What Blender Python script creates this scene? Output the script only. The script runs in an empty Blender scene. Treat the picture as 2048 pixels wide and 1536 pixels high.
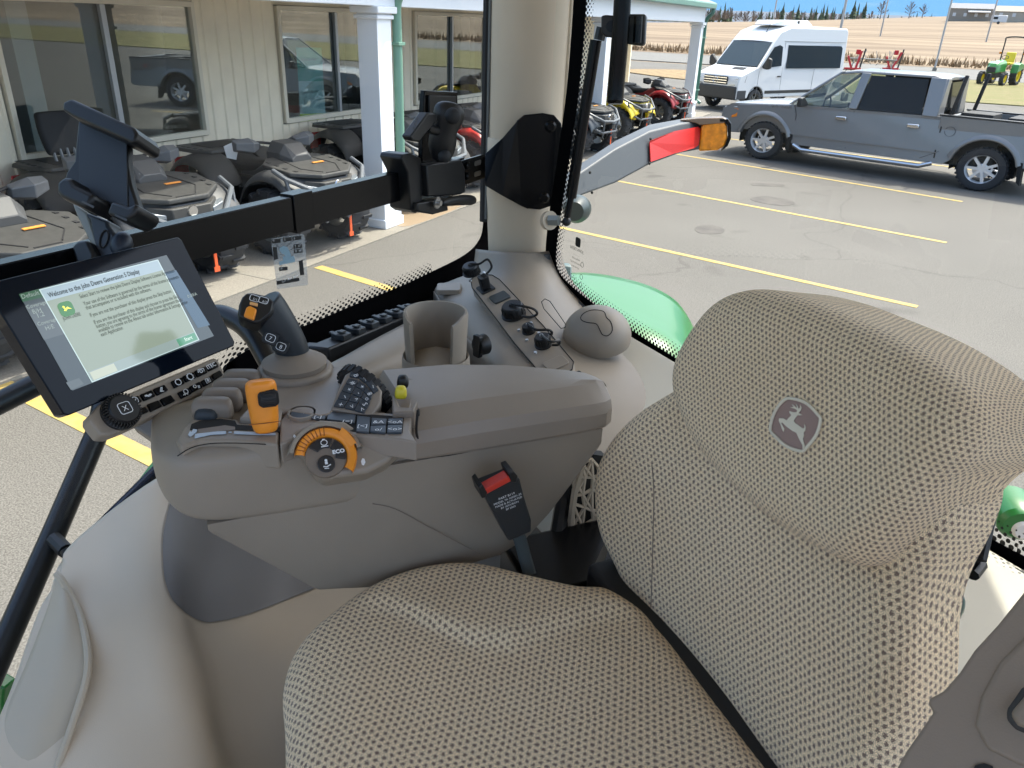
import bpy, math, random
from mathutils import Vector, Matrix, Euler
random.seed(7)
R_ = math.radians
scene = bpy.context.scene
COL = scene.collection
H = 2.65                      # camera height above the asphalt (metres)
# ------------------------------------------------------------------ camera, sky, sun
FPX, PW, PH = 1539.0, 2048.0, 1536.0
def _unit(v): v = Vector(v); v.normalize(); return v
_dY = _unit((1844-1024, -(62-768), -FPX)); _dD = _unit((900-1024, -(4000-768), -FPX))
_Z = -_dD; _Y = _unit(_dY - _Z*_dY.dot(_Z)); _X = _Y.cross(_Z)
ROT = Matrix((_X, _Y, _Z))            # camera space -> world
EYE = Vector((0, 0, H))
cam = bpy.data.cameras.new('camera'); camo = bpy.data.objects.new('camera', cam); COL.objects.link(camo)
cam.sensor_width = 36; cam.lens = 36*FPX/PW; cam.clip_start = .02; cam.clip_end = 3000
camo.matrix_world = Matrix.Translation(EYE) @ ROT.to_4x4()
scene.camera = camo
SUN_AZ = Vector((.50, .866)); SUN_EL = R_(59)
w = bpy.data.worlds.new('World'); scene.world = w; w.use_nodes = True
nt = w.node_tree; bg = nt.nodes['Background']
sky = nt.nodes.new('ShaderNodeTexSky'); sky.sky_type = 'NISHITA'; sky.sun_disc = False
sky.sun_elevation = SUN_EL; sky.sun_rotation = math.atan2(SUN_AZ.x, SUN_AZ.y)
sky.air_density = 1.0; sky.dust_density = 4.2; sky.ozone_density = 1.0
nt.links.new(sky.outputs[0], bg.inputs[0]); bg.inputs[1].default_value = .15
sun = bpy.data.lights.new('sun', 'SUN'); sun.energy = 2.0; sun.angle = R_(.5); sun.color = (1, .93, .84)
suno = bpy.data.objects.new('sun', sun); COL.objects.link(suno)
sd = Vector((SUN_AZ.x*math.cos(SUN_EL), SUN_AZ.y*math.cos(SUN_EL), math.sin(SUN_EL)))
suno.rotation_euler = sd.to_track_quat('Z', 'Y').to_euler(); suno.location = (0, 0, 40)
scene.view_settings.view_transform = 'Standard'; scene.view_settings.look = 'None'
scene.view_settings.exposure = 1.75; scene.view_settings.gamma = 1
scene.render.engine = 'CYCLES'
scene.cycles.use_denoising = True
scene.cycles.max_bounces = 10; scene.cycles.transparent_max_bounces = 16
scene.cycles.diffuse_bounces = 5; scene.cycles.sample_clamp_indirect = 6

# ------------------------------------------------------------------ geometry helpers
def ray(px, py): return ROT @ Vector(((px-1024)/FPX, -(py-768)/FPX, -1))
def D(px, py, d): return EYE + ray(px, py)*d                 # a point seen at px,py, d metres deep
def Zp(px, py, z): r = ray(px, py); return EYE + r*((z-H)/r.z)   # ... on the level z (above ground)
def Xp(px, py, x): r = ray(px, py); return EYE + r*(x/r.x)
class Frame:
    def __init__(s, o, ex, ey, ez=None):
        s.o = Vector(o); s.x = _unit(ex); ey = Vector(ey); s.z = _unit(ez) if ez is not None else _unit(s.x.cross(ey)); s.y = _unit(s.z.cross(s.x))
    def p(s, x, y=0, z=0): return s.o + s.x*x + s.y*y + s.z*z
    def px(s, px, py, h=0):
        r = ray(px, py); n = s.z; q = s.o + n*h
        P = EYE + r*((q-EYE).dot(n)/r.dot(n)) - s.o
        return P.dot(s.x), P.dot(s.y)
    def mat(s): return Matrix((s.x, s.y, s.z)).transposed().to_4x4()
    def sub(s, x, y, z=0, a=0):
        ca, sa = math.cos(a), math.sin(a)
        return Frame(s.p(x, y, z), s.x*ca+s.y*sa, -s.x*sa+s.y*ca, s.z)
WORLD = Frame((0, 0, 0), (1, 0, 0), (0, 1, 0))
A_ = R_(47.9)
SF = Frame(EYE, (-math.sin(A_+math.pi/2), math.cos(A_+math.pi/2), 0), (math.sin(A_)*-1, math.cos(A_), 0), (0, 0, 1))
# NB seat frame: x = where the sitter faces, L = -y here is handled by SL() (sitter's right)
FV = Vector((-math.sin(A_+math.pi/2), math.cos(A_+math.pi/2), 0)); LV = Vector((-math.sin(A_), math.cos(A_), 0)); UV_ = Vector((0, 0, 1))
def SP(F, L, Z): return EYE + FV*F + LV*L + UV_*Z
class LFrame(Frame):                                   # left/right handed frame given explicitly
    def __init__(s, o, ex, ey, ez): s.o = Vector(o); s.x = Vector(ex); s.y = Vector(ey); s.z = Vector(ez)
SEAT = LFrame(EYE, FV, LV, UV_)

LOCAL = set()                    # things authored in their own coordinates
def hitter(ob):
    # exact point seen at px,py on a finished object
    from mathutils.bvhtree import BVHTree
    bpy.context.view_layer.update(); dg = bpy.context.evaluated_depsgraph_get(); t = BVHTree.FromObject(ob, dg); mw = ob.matrix_world.copy(); mi = mw.inverted()
    def f(px, py, off=.003):
        r = ray(px, py).normalized(); h = t.ray_cast(mi @ EYE, (mi.to_3x3() @ r).normalized())
        return (mw @ h[0]) - r*off if h[0] is not None else None
    return f
class M:
    def __init__(s, fr=None): s.v = []; s.f = []; s.fr = fr or WORLD; s.uv = None
    def add(s, vs, fs):
        n = len(s.v); s.v += [s.fr.p(*v) for v in vs]; s.f += [tuple(i+n for i in f) for f in fs]; return s
    def addw(s, vs, fs):
        n = len(s.v); s.v += [Vector(v) for v in vs]; s.f += [tuple(i+n for i in f) for f in fs]; return s
    def box(s, c, d, r=None, taper=1.0):
        x, y, z = d[0]/2, d[1]/2, d[2]/2; c = Vector(c); m = Euler(r).to_matrix() if r else Matrix.Identity(3)
        P = []
        for k in (-1, 1):
            t = 1 if k < 0 else taper
            for a, b in ((-1, -1), (1, -1), (1, 1), (-1, 1)): P.append(c + m @ Vector((a*x*t, b*y*t, k*z)))
        return s.add(P, [(3, 2, 1, 0), (4, 5, 6, 7), (0, 1, 5, 4), (1, 2, 6, 5), (2, 3, 7, 6), (3, 0, 4, 7)])
    def prism(s, pts, z0, z1, inset=0, basis=None):
        # outline pts (a,b) extruded along third axis; basis='xz' etc.
        n = len(pts); vs = []
        cx = sum(p[0] for p in pts)/n; cy = sum(p[1] for p in pts)/n
        for z, k in ((z0, 0), (z1, inset)):
            for a, b in pts:
                if k:
                    dx, dy = a-cx, b-cy; L = math.hypot(dx, dy) or 1; a -= dx/L*k; b -= dy/L*k
                vs.append({'xz': (a, z, b), 'yz': (z, a, b)}.get(basis, (a, b, z)))
        fs = [tuple(range(n-1, -1, -1)), tuple(range(n, 2*n))] + [(i, (i+1) % n, n+(i+1) % n, n+i) for i in range(n)]
        return s.add(vs, fs)
    def tube(s, path, r, n=10, cap=True, flat=1.0, world=False):
        P = [Vector(p) if world else s.fr.p(*p) for p in path]; m = len(P)
        rs = r if isinstance(r, (list, tuple)) else [r]*m
        vs = []; up = None
        for i, p in enumerate(P):
            t = (P[min(i+1, m-1)]-P[max(i-1, 0)]).normalized()
            if up is None: up = t.orthogonal().normalized()
            a = (up - t*up.dot(t)); a = a.normalized() if a.length > 1e-6 else t.orthogonal().normalized(); up = a; b = t.cross(a)
            for k in range(n):
                th = 2*math.pi*k/n; vs.append(p + a*math.cos(th)*rs[i] + b*math.sin(th)*rs[i]*flat)
        fs = [(i*n+k, i*n+(k+1) % n, (i+1)*n+(k+1) % n, (i+1)*n+k) for i in range(m-1) for k in range(n)]
        if cap: fs += [tuple(range(n-1, -1, -1)), tuple(range((m-1)*n, m*n))]
        return s.addw(vs, fs)
    def lathe(s, prof, c=(0, 0, 0), axis='z', n=24, a0=0, a1=2*math.pi, sy=1.0):
        full = abs(a1-a0-2*math.pi) < 1e-6; cols = n if full else n+1; vs = []
        for k in range(cols):
            th = a0+(a1-a0)*k/n
            for r, h in prof:
                x, y = r*math.cos(th), r*math.sin(th)*sy
                vs.append({'z': (c[0]+x, c[1]+y, c[2]+h), 'y': (c[0]+x, c[1]+h, c[2]+y), 'x': (c[0]+h, c[1]+x, c[2]+y)}[axis])
        m = len(prof); fs = []
        for k in range(n):
            k2 = (k+1) % cols
            for j in range(m-1): fs.append((k*m+j, k2*m+j, k2*m+j+1, k*m+j+1))
        return s.add(vs, fs)
    def grid(s, rows, world=False):
        nr, nc = len(rows), len(rows[0]); vs = [p for r in rows for p in r]
        fs = [(i*nc+j, i*nc+j+1, (i+1)*nc+j+1, (i+1)*nc+j) for i in range(nr-1) for j in range(nc-1)]
        return s.addw(vs, fs) if world else s.add(vs, fs)
    def loft(s, secs, cap=True, world=False):
        n = len(secs[0]); vs = [p for q in secs for p in q]
        fs = [(i*n+k, i*n+(k+1) % n, (i+1)*n+(k+1) % n, (i+1)*n+k) for i in range(len(secs)-1) for k in range(n)]
        if cap: fs += [tuple(range(n-1, -1, -1)), tuple(range((len(secs)-1)*n, len(secs)*n))]
        return s.addw(vs, fs) if world else s.add(vs, fs)
    def sphere(s, c, r, n=16, m=10, sc=(1, 1, 1), a1=math.pi):
        prof = [(r*math.sin(a1*i/m), r*math.cos(a1*i/m)) for i in range(m+1)]
        vs = [];
        for k in range(n):
            th = 2*math.pi*k/n
            for a, h in prof: vs.append((c[0]+a*math.cos(th)*sc[0], c[1]+a*math.sin(th)*sc[1], c[2]+h*sc[2]))
        q = m+1
        return s.add(vs, [(k*q+j, ((k+1) % n)*q+j, ((k+1) % n)*q+j+1, k*q+j+1) for k in range(n) for j in range(m)])
    def text(s, t, x, y, size, z=.0005, ax='LEFT', sx=1.0, rot=0.0, bold=0, ls=1.0):
        cu = bpy.data.curves.new('lettering', 'FONT'); cu.body = t; cu.size = size; cu.align_x = ax; cu.resolution_u = 2; cu.offset = bold; cu.space_line = ls
        o = bpy.data.objects.new('lettering', cu); COL.objects.link(o)
        me = bpy.data.meshes.new_from_object(o.evaluated_get(bpy.context.evaluated_depsgraph_get()))
        ca, sa = math.cos(rot), math.sin(rot)
        s.add([(x+(v.co.x*sx*ca-v.co.y*sa), y+(v.co.x*sx*sa+v.co.y*ca), z) for v in me.vertices], [tuple(p.vertices) for p in me.polygons])
        bpy.data.objects.remove(o); bpy.data.curves.remove(cu); bpy.data.meshes.remove(me); return s
    def build(s, name, mat, parent=None, bevel=0, seg=2, sub=0, smooth=True, solid=0, ang=35, bang=40, uv=None, flip=False, simple=False):
        me = bpy.data.meshes.new(name)
        o = bpy.data.objects.new(name, me); COL.objects.link(o)
        org = Vector((0, 0, 0))
        if parent is not None:
            o.parent = parent; p = parent
            while p is not None:
                org = org + p.location
                if p.name in LOCAL: org = Vector((0, 0, 0)); break
                p = p.parent
        me.from_pydata([tuple(v-org) for v in s.v], [], s.f)
        if uv:
            l = me.uv_layers.new(name='UVMap')
            for lp in me.loops: l.data[lp.index].uv = uv[lp.vertex_index]
        me.validate(); me.update()
        import bmesh
        bm = bmesh.new(); bm.from_mesh(me)
        if s.weld: bmesh.ops.remove_doubles(bm, verts=bm.verts, dist=1e-6)
        if not simple: bmesh.ops.recalc_face_normals(bm, faces=bm.faces)
        if flip: bmesh.ops.reverse_faces(bm, faces=bm.faces)
        bm.to_mesh(me); bm.free()
        me.materials.append(mat)
        if solid:
            m = o.modifiers.new('solid', 'SOLIDIFY'); m.thickness = solid; m.offset = -1
        if bevel:
            m = o.modifiers.new('bevel', 'BEVEL'); m.width = bevel; m.segments = seg; m.limit_method = 'ANGLE'; m.angle_limit = R_(bang); m.harden_normals = False
        if sub:
            m = o.modifiers.new('sub', 'SUBSURF'); m.levels = sub; m.render_levels = sub
        if smooth:
            for p in me.polygons: p.use_smooth = True
            if not sub:
                try: me.set_sharp_from_angle(angle=R_(ang))
                except Exception: pass
        return o
    weld = True
def thing(name, label, cat, loc=(0, 0, 0), group=None, kind=None):
    o = bpy.data.objects.new(name, None); COL.objects.link(o); o.location = Vector(loc); o.empty_display_size = .05
    o['label'] = label; o['category'] = cat
    if group: o['group'] = group
    if kind: o['kind'] = kind
    return o
def tag(o, label=None, cat=None, group=None, kind=None):
    if label: o['label'] = label
    if cat: o['category'] = cat
    if group: o['group'] = group
    if kind: o['kind'] = kind
    return o
def rrect(w, h, r, n=4, cx=0, cy=0):
    P = []
    for sx, sy, a in ((1, 1, 0), (-1, 1, 90), (-1, -1, 180), (1, -1, 270)):
        for i in range(n+1):
            t = R_(a+90*i/n); P.append((cx+sx*(w/2-r)+r*math.cos(t), cy+sy*(h/2-r)+r*math.sin(t)))
    return P
def ang2(v): return math.atan2(v[1], v[0])
def circ(r, n=24, cx=0, cy=0): return [(cx+r*math.cos(2*math.pi*i/n), cy+r*math.sin(2*math.pi*i/n)) for i in range(n)]
def cspline(P, n=6, closed=True):                           # Catmull-Rom through points (tuples of any size)
    out = []; m = len(P); rng = m if closed else m-1
    for i in range(rng):
        g = lambda k: Vector(P[(k) % m]) if closed else Vector(P[max(0, min(m-1, k))])
        a, b, c, d = g(i-1), g(i), g(i+1), g(i+2)
        for j in range(n):
            t = j/n; out.append(.5*((2*b)+(c-a)*t+(2*a-5*b+4*c-d)*t*t+(3*b-a-3*c+d)*t**3))
    if not closed: out.append(Vector(P[-1]))
    return out

# ------------------------------------------------------------------ materials
def mat(name, col, rough=.5, metal=0, noise=0, nscale=40, bump=0, bscale=600, spec=.5, coat=0, emit=None, es=1, detail=3, coord='Object', var=None, bdist=.001):
    m = bpy.data.materials.new(name); m.use_nodes = True; N = m.node_tree.nodes; Lk = m.node_tree.links; b = N['Principled BSDF']
    c = (*col, 1) if len(col) == 3 else col
    b.inputs['Base Color'].default_value = c; b.inputs['Roughness'].default_value = rough; b.inputs['Metallic'].default_value = metal
    b.inputs['Specular IOR Level'].default_value = spec
    if coat: b.inputs['Coat Weight'].default_value = coat; b.inputs['Coat Roughness'].default_value = .05
    if emit: b.inputs['Emission Color'].default_value = (*emit, 1); b.inputs['Emission Strength'].default_value = es
    tc = N.new('ShaderNodeTexCoord')
    if noise:
        n = N.new('ShaderNodeTexNoise'); n.inputs['Scale'].default_value = nscale; n.inputs['Detail'].default_value = detail
        Lk.new(tc.outputs[coord], n.inputs['Vector'])
        r = N.new('ShaderNodeMapRange'); r.inputs[1].default_value = .3; r.inputs[2].default_value = .7; Lk.new(n.outputs['Fac'], r.inputs[0])
        mx = N.new('ShaderNodeMix'); mx.data_type = 'RGBA'
        v = var or tuple(max(0, x*(1-noise)) for x in c[:3]); hi = tuple(min(1, x*(1+noise)) for x in c[:3]) if not var else c[:3]
        mx.inputs[6].default_value = (*v, 1); mx.inputs[7].default_value = (*hi, 1)
        Lk.new(r.outputs[0], mx.inputs[0]); Lk.new(mx.outputs[2], b.inputs['Base Color'])
    if bump:
        n = N.new('ShaderNodeTexNoise'); n.inputs['Scale'].default_value = bscale; n.inputs['Detail'].default_value = 2; Lk.new(tc.outputs[coord], n.inputs['Vector'])
        bp = N.new('ShaderNodeBump'); bp.inputs['Strength'].default_value = bump; bp.inputs['Distance'].default_value = bdist
        Lk.new(n.outputs['Fac'], bp.inputs['Height']); Lk.new(bp.outputs[0], b.inputs['Normal'])
    return m
def glassmat(name, tint=(.93, .96, .95), refl=1.0, base=.03, rough=0.0, haze=0.0):
    m = bpy.data.materials.new(name); m.use_nodes = True; N = m.node_tree.nodes; Lk = m.node_tree.links; N.clear()
    out = N.new('ShaderNodeOutputMaterial'); tr = N.new('ShaderNodeBsdfTransparent'); tr.inputs[0].default_value = (*tint, 1)
    gl = N.new('ShaderNodeBsdfGlossy'); gl.inputs['Roughness'].default_value = rough
    fr = N.new('ShaderNodeFresnel'); fr.inputs[0].default_value = 1.5
    mu = N.new('ShaderNodeMath'); mu.operation = 'MULTIPLY_ADD'; mu.inputs[1].default_value = refl; mu.inputs[2].default_value = base; mu.use_clamp = True
    mx = N.new('ShaderNodeMixShader'); Lk.new(fr.outputs[0], mu.inputs[0]); Lk.new(mu.outputs[0], mx.inputs[0]); Lk.new(tr.outputs[0], mx.inputs[1]); Lk.new(gl.outputs[0], mx.inputs[2])
    Lk.new(mx.outputs[0], out.inputs[0]); return m
def nodemath(nt, op, a, b=None, c=None):
    n = nt.nodes.new('ShaderNodeMath'); n.operation = op
    for i, x in enumerate((a, b, c)):
        if x is None: continue
        if isinstance(x, (int, float)): n.inputs[i].default_value = x
        else: nt.links.new(x, n.inputs[i])
    return n.outputs[0]
def fabricmat():
    m = bpy.data.materials.new('woven_fabric'); m.use_nodes = True; nt = m.node_tree; N = nt.nodes; Lk = nt.links; b = N['Principled BSDF']
    uv = N.new('ShaderNodeTexCoord')
    wn = N.new('ShaderNodeTexNoise'); wn.inputs['Scale'].default_value = 35; wn.inputs['Detail'].default_value = 1; Lk.new(uv.outputs['UV'], wn.inputs['Vector'])
    wo = N.new('ShaderNodeVectorMath'); wo.operation = 'SCALE'; wo.inputs['Scale'].default_value = .006
    ws = N.new('ShaderNodeVectorMath'); ws.operation = 'SUBTRACT'; ws.inputs[1].default_value = (.5, .5, .5); Lk.new(wn.outputs['Color'], ws.inputs[0]); Lk.new(ws.outputs[0], wo.inputs[0])
    wa = N.new('ShaderNodeVectorMath'); wa.operation = 'ADD'; Lk.new(uv.outputs['UV'], wa.inputs[0]); Lk.new(wo.outputs[0], wa.inputs[1])
    sp = N.new('ShaderNodeSeparateXYZ'); Lk.new(wa.outputs[0], sp.inputs[0])
    u = nodemath(nt, 'DIVIDE', sp.outputs[0], .0092); v = nodemath(nt, 'DIVIDE', sp.outputs[1], .0078)
    row = nodemath(nt, 'FLOOR', v); par = nodemath(nt, 'MODULO', nodemath(nt, 'ABSOLUTE', row), 2.0)
    u2 = nodemath(nt, 'ADD', u, nodemath(nt, 'MULTIPLY', par, .5))
    fu = nodemath(nt, 'SUBTRACT', nodemath(nt, 'FRACT', u2), .5); fv = nodemath(nt, 'SUBTRACT', nodemath(nt, 'FRACT', v), .5)
    d = nodemath(nt, 'SQRT', nodemath(nt, 'ADD', nodemath(nt, 'MULTIPLY', nodemath(nt, 'MULTIPLY', fu, fu), 1.25), nodemath(nt, 'MULTIPLY', nodemath(nt, 'MULTIPLY', fv, fv), .8)))
    n1 = N.new('ShaderNodeTexNoise'); n1.inputs['Scale'].default_value = 700; n1.inputs['Detail'].default_value = 1; Lk.new(uv.outputs['UV'], n1.inputs['Vector'])
    nn = nodemath(nt, 'MULTIPLY', nodemath(nt, 'SUBTRACT', n1.outputs['Fac'], .5), .8)
    d2 = nodemath(nt, 'ADD', d, nn)
    mr = N.new('ShaderNodeMapRange'); mr.inputs[1].default_value = .22; mr.inputs[2].default_value = .35; Lk.new(d2, mr.inputs[0])
    mr.interpolation_type = 'SMOOTHSTEP'
    # big soft colour drift of worn yarn
    n2 = N.new('ShaderNodeTexNoise'); n2.inputs['Scale'].default_value = 5; Lk.new(uv.outputs['UV'], n2.inputs['Vector'])
    yarn = N.new('ShaderNodeMix'); yarn.data_type = 'RGBA'; yarn.inputs[6].default_value = (.84, .63, .385, 1); yarn.inputs[7].default_value = (.90, .74, .50, 1); Lk.new(n2.outputs['Fac'], yarn.inputs[0])
    st = N.new('ShaderNodeTexNoise'); st.inputs['Scale'].default_value = 1; st.inputs['Detail'].default_value = 0
    mp = N.new('ShaderNodeMapping'); mp.inputs['Scale'].default_value = (1500, 520, 1); mp.inputs['Rotation'].default_value = (0, 0, .5); Lk.new(uv.outputs['UV'], mp.inputs['Vector']); Lk.new(mp.outputs[0], st.inputs['Vector'])
    sm = N.new('ShaderNodeMapRange'); sm.inputs[1].default_value = .3; sm.inputs[2].default_value = .7; sm.inputs[3].default_value = .55; sm.inputs[4].default_value = 1.3; Lk.new(st.outputs['Fac'], sm.inputs[0])
    mult = N.new('ShaderNodeVectorMath'); mult.operation = 'SCALE'; Lk.new(yarn.outputs[2], mult.inputs[0]); Lk.new(sm.outputs[0], mult.inputs['Scale'])
    mx = N.new('ShaderNodeMix'); mx.data_type = 'RGBA'; mx.inputs[6].default_value = (.23, .16, .12, 1); Lk.new(mult.outputs[0], mx.inputs[7]); Lk.new(mr.outputs[0], mx.inputs[0])
    Lk.new(mx.outputs[2], b.inputs['Base Color']); b.inputs['Roughness'].default_value = .95; b.inputs['Specular IOR Level'].default_value = .15
    b.inputs['Sheen Weight'].default_value = .25
    hh = nodemath(nt, 'ADD', mr.outputs[0], nodemath(nt, 'MULTIPLY', st.outputs['Fac'], 1.2))
    bp = N.new('ShaderNodeBump'); bp.inputs['Strength'].default_value = .7; bp.inputs['Distance'].default_value = .0012; Lk.new(hh, bp.inputs['Height']); Lk.new(bp.outputs[0], b.inputs['Normal'])
    return m
def fritmat():
    m = bpy.data.materials.new('frit_dots'); m.use_nodes = True; nt = m.node_tree; N = nt.nodes; Lk = nt.links; N.clear()
    out = N.new('ShaderNodeOutputMaterial'); tr = N.new('ShaderNodeBsdfTransparent'); bk = N.new('ShaderNodeBsdfPrincipled'); bk.inputs['Base Color'].default_value = (.006, .006, .007, 1)
    tc = N.new('ShaderNodeTexCoord'); sp = N.new('ShaderNodeSeparateXYZ'); Lk.new(tc.outputs['UV'], sp.inputs[0])
    v = nodemath(nt, 'DIVIDE', sp.outputs[1], .0058); row = nodemath(nt, 'FLOOR', v); par = nodemath(nt, 'MODULO', row, 2.0)
    u = nodemath(nt, 'ADD', nodemath(nt, 'DIVIDE', sp.outputs[0], .0116), nodemath(nt, 'MULTIPLY', par, .5))
    fu = nodemath(nt, 'MULTIPLY', nodemath(nt, 'SUBTRACT', nodemath(nt, 'FRACT', u), .5), 2.0); fv = nodemath(nt, 'SUBTRACT', nodemath(nt, 'FRACT', v), .5)
    d = nodemath(nt, 'SQRT', nodemath(nt, 'ADD', nodemath(nt, 'MULTIPLY', fu, fu), nodemath(nt, 'MULTIPLY', fv, fv)))
    rad = nodemath(nt, 'SUBTRACT', .66, nodemath(nt, 'MULTIPLY', sp.outputs[1], .52/.030))
    msk = nodemath(nt, 'LESS_THAN', d, rad)
    mx = N.new('ShaderNodeMixShader'); Lk.new(msk, mx.inputs[0]); Lk.new(tr.outputs[0], mx.inputs[1]); Lk.new(bk.outputs[0], mx.inputs[2]); Lk.new(mx.outputs[0], out.inputs[0])
    return m
def asphaltmat(name, c1, c2, sc=90, crack=False):
    m = bpy.data.materials.new(name); m.use_nodes = True; nt = m.node_tree; N = nt.nodes; Lk = nt.links; b = N['Principled BSDF']; b.inputs['Roughness'].default_value = .9; b.inputs['Specular IOR Level'].default_value = .2
    tc = N.new('ShaderNodeTexCoord')
    def nz(s, d=2): n = N.new('ShaderNodeTexNoise'); n.inputs['Scale'].default_value = s; n.inputs['Detail'].default_value = d; Lk.new(tc.outputs['Object'], n.inputs['Vector']); return n.outputs['Fac']
    a = nz(sc, 2); bgv = nz(.35, 5); mid = nz(22, 3)
    mr = N.new('ShaderNodeMapRange'); mr.inputs[1].default_value = .35; mr.inputs[2].default_value = .65; Lk.new(a, mr.inputs[0])
    f = nodemath(nt, 'ADD', nodemath(nt, 'MULTIPLY', mr.outputs[0], .75), nodemath(nt, 'ADD', nodemath(nt, 'MULTIPLY', bgv, .5), nodemath(nt, 'MULTIPLY', mid, .35)))
    f2 = nodemath(nt, 'SUBTRACT', f, .30)
    mx = N.new('ShaderNodeMix'); mx.data_type = 'RGBA'; mx.inputs[6].default_value = (*c1, 1); mx.inputs[7].default_value = (*c2, 1); Lk.new(f2, mx.inputs[0])
    last = mx.outputs[2]
    sn = N.new('ShaderNodeMapRange'); sn.inputs[1].default_value = .66; sn.inputs[2].default_value = .72; sn.inputs[3].default_value = 1; sn.inputs[4].default_value = .72; Lk.new(nz(.9, 2), sn.inputs[0])
    sc_ = N.new('ShaderNodeVectorMath'); sc_.operation = 'SCALE'; Lk.new(last, sc_.inputs[0]); Lk.new(sn.outputs[0], sc_.inputs['Scale'])
    if crack:
        nd = N.new('ShaderNodeTexNoise'); nd.inputs['Scale'].default_value = .8; nd.inputs['Detail'].default_value = 4; Lk.new(tc.outputs['Object'], nd.inputs['Vector'])
        va = N.new('ShaderNodeVectorMath'); va.operation = 'ADD'; Lk.new(tc.outputs['Object'], va.inputs[0]); Lk.new(nd.outputs['Color'], va.inputs[1])
        vo = N.new('ShaderNodeTexVoronoi'); vo.feature = 'DISTANCE_TO_EDGE'; vo.inputs['Scale'].default_value = .16; Lk.new(va.outputs[0], vo.inputs['Vector'])
        cr = N.new('ShaderNodeMapRange'); cr.inputs[1].default_value = .0012; cr.inputs[2].default_value = .0035; cr.inputs[3].default_value = .84; cr.inputs[4].default_value = 1; Lk.new(vo.outputs['Distance'], cr.inputs[0])
        s2 = N.new('ShaderNodeVectorMath'); s2.operation = 'SCALE'; Lk.new(sc_.outputs[0], s2.inputs[0]); Lk.new(cr.outputs[0], s2.inputs['Scale']); sc_ = s2
    Lk.new(sc_.outputs[0], b.inputs['Base Color'])
    bp = N.new('ShaderNodeBump'); bp.inputs['Strength'].default_value = .4; bp.inputs['Distance'].default_value = .006; Lk.new(a, bp.inputs['Height']); Lk.new(bp.outputs[0], b.inputs['Normal'])
    return m
PL = mat('brown_plastic', (.275, .232, .182), .48, noise=.05, nscale=8, bump=.25, bscale=900, bdist=.0006)
PLD = mat('dark_brown_plastic', (.20, .16, .125), .5, bump=.25, bscale=900, bdist=.0006)
BEI = mat('beige_plastic', (.57, .475, .355), .55, noise=.04, nscale=5, bump=.25, bscale=900, bdist=.0006)
BEL = mat('pale_beige_trim', (.50, .47, .39), .6, bump=.2, bscale=900, bdist=.0006)
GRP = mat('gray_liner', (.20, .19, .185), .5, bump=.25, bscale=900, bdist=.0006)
BLK = mat('black_plastic', (.006, .0065, .0075), .45, bump=.15, bscale=700, bdist=.0005)
PBK = mat('painted_black', (.003, .003, .0035), .9, spec=.02)
BLR = mat('black_rubber', (.014, .014, .015), .7, bump=.2, bscale=300)
BLM = mat('black_metal', (.003, .0032, .004), .25, spec=.2)
BLT = mat('black_tube', (.004, .004, .0045), .35)
ORG = mat('orange_plastic', (.80, .27, .02), .38, noise=.08, nscale=30)
YEL = mat('yellow_plastic', (.62, .52, .03), .4)
GRN = mat('green_paint', (.005, .115, .012), .3, coat=.2)
WHT = mat('white_print', (.75, .77, .78), .6)
BTN = mat('button_gray', (.06, .065, .07), .45)
STEEL = mat('steel', (.55, .55, .55), .3, metal=1)
FAB = fabricmat(); FRIT = fritmat()
GLASS = glassmat('cab_glass', (.90, .955, .94), .35, .008)
# ================================================================== THE CAB (world coordinates; camera stands in its left doorway)
def tri(*p): return [D(*q) for q in p]
def patch(name, rows, mt, parent, sub=2, solid=.004, n=5, **k):
    """smooth moulded surface through a net of measured points"""
    R2 = [cspline([tuple(D(*q)) for q in r], n, False) for r in rows]
    C2 = list(zip(*R2)); C3 = [cspline([tuple(p) for p in c], n, False) for c in C2]
    g = [list(r) for r in zip(*C3)]
    return M().grid(g, True).build(name, mt, parent, solid=solid, ang=180, **k)
cabt = thing('tractor_cab', 'interior of a tractor cab with beige and brown moulded trim, rear pillar and large windows', 'tractor cab', (-.2, .6, H-1.2))
# ---- right window glass (x = -1.0), black frit round it
XW = -1.0
def XV(px, py, x=XW): return Xp(px, py, x)
gl = M().addw([(XW, -.6, H-1.3), (XW, 2.05, H-1.3), (XW, 2.05, H+.6), (XW, -.6, H+.6)], [(0, 1, 2, 3)]).build('side_window', GLASS, cabt, smooth=False, simple=True)
gl['label'] = 'clear right side window'
edge = [(972, -40), (970, 200), (967, 330), (964, 440), (955, 480), (925, 510), (860, 543), (800, 571), (710, 607), (620, 645), (581, 660), (516, 688), (480, 706), (452, 728), (432, 762), (418, 790), (404, 830), (380, 870), (345, 920)]
ep = cspline([tuple(XV(*e)) for e in edge], 5, False)
low = [Vector((XW, max(p.y, -.5) if i > 40 else p.y+ .0, p.z)) for i, p in enumerate(ep)]
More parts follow.
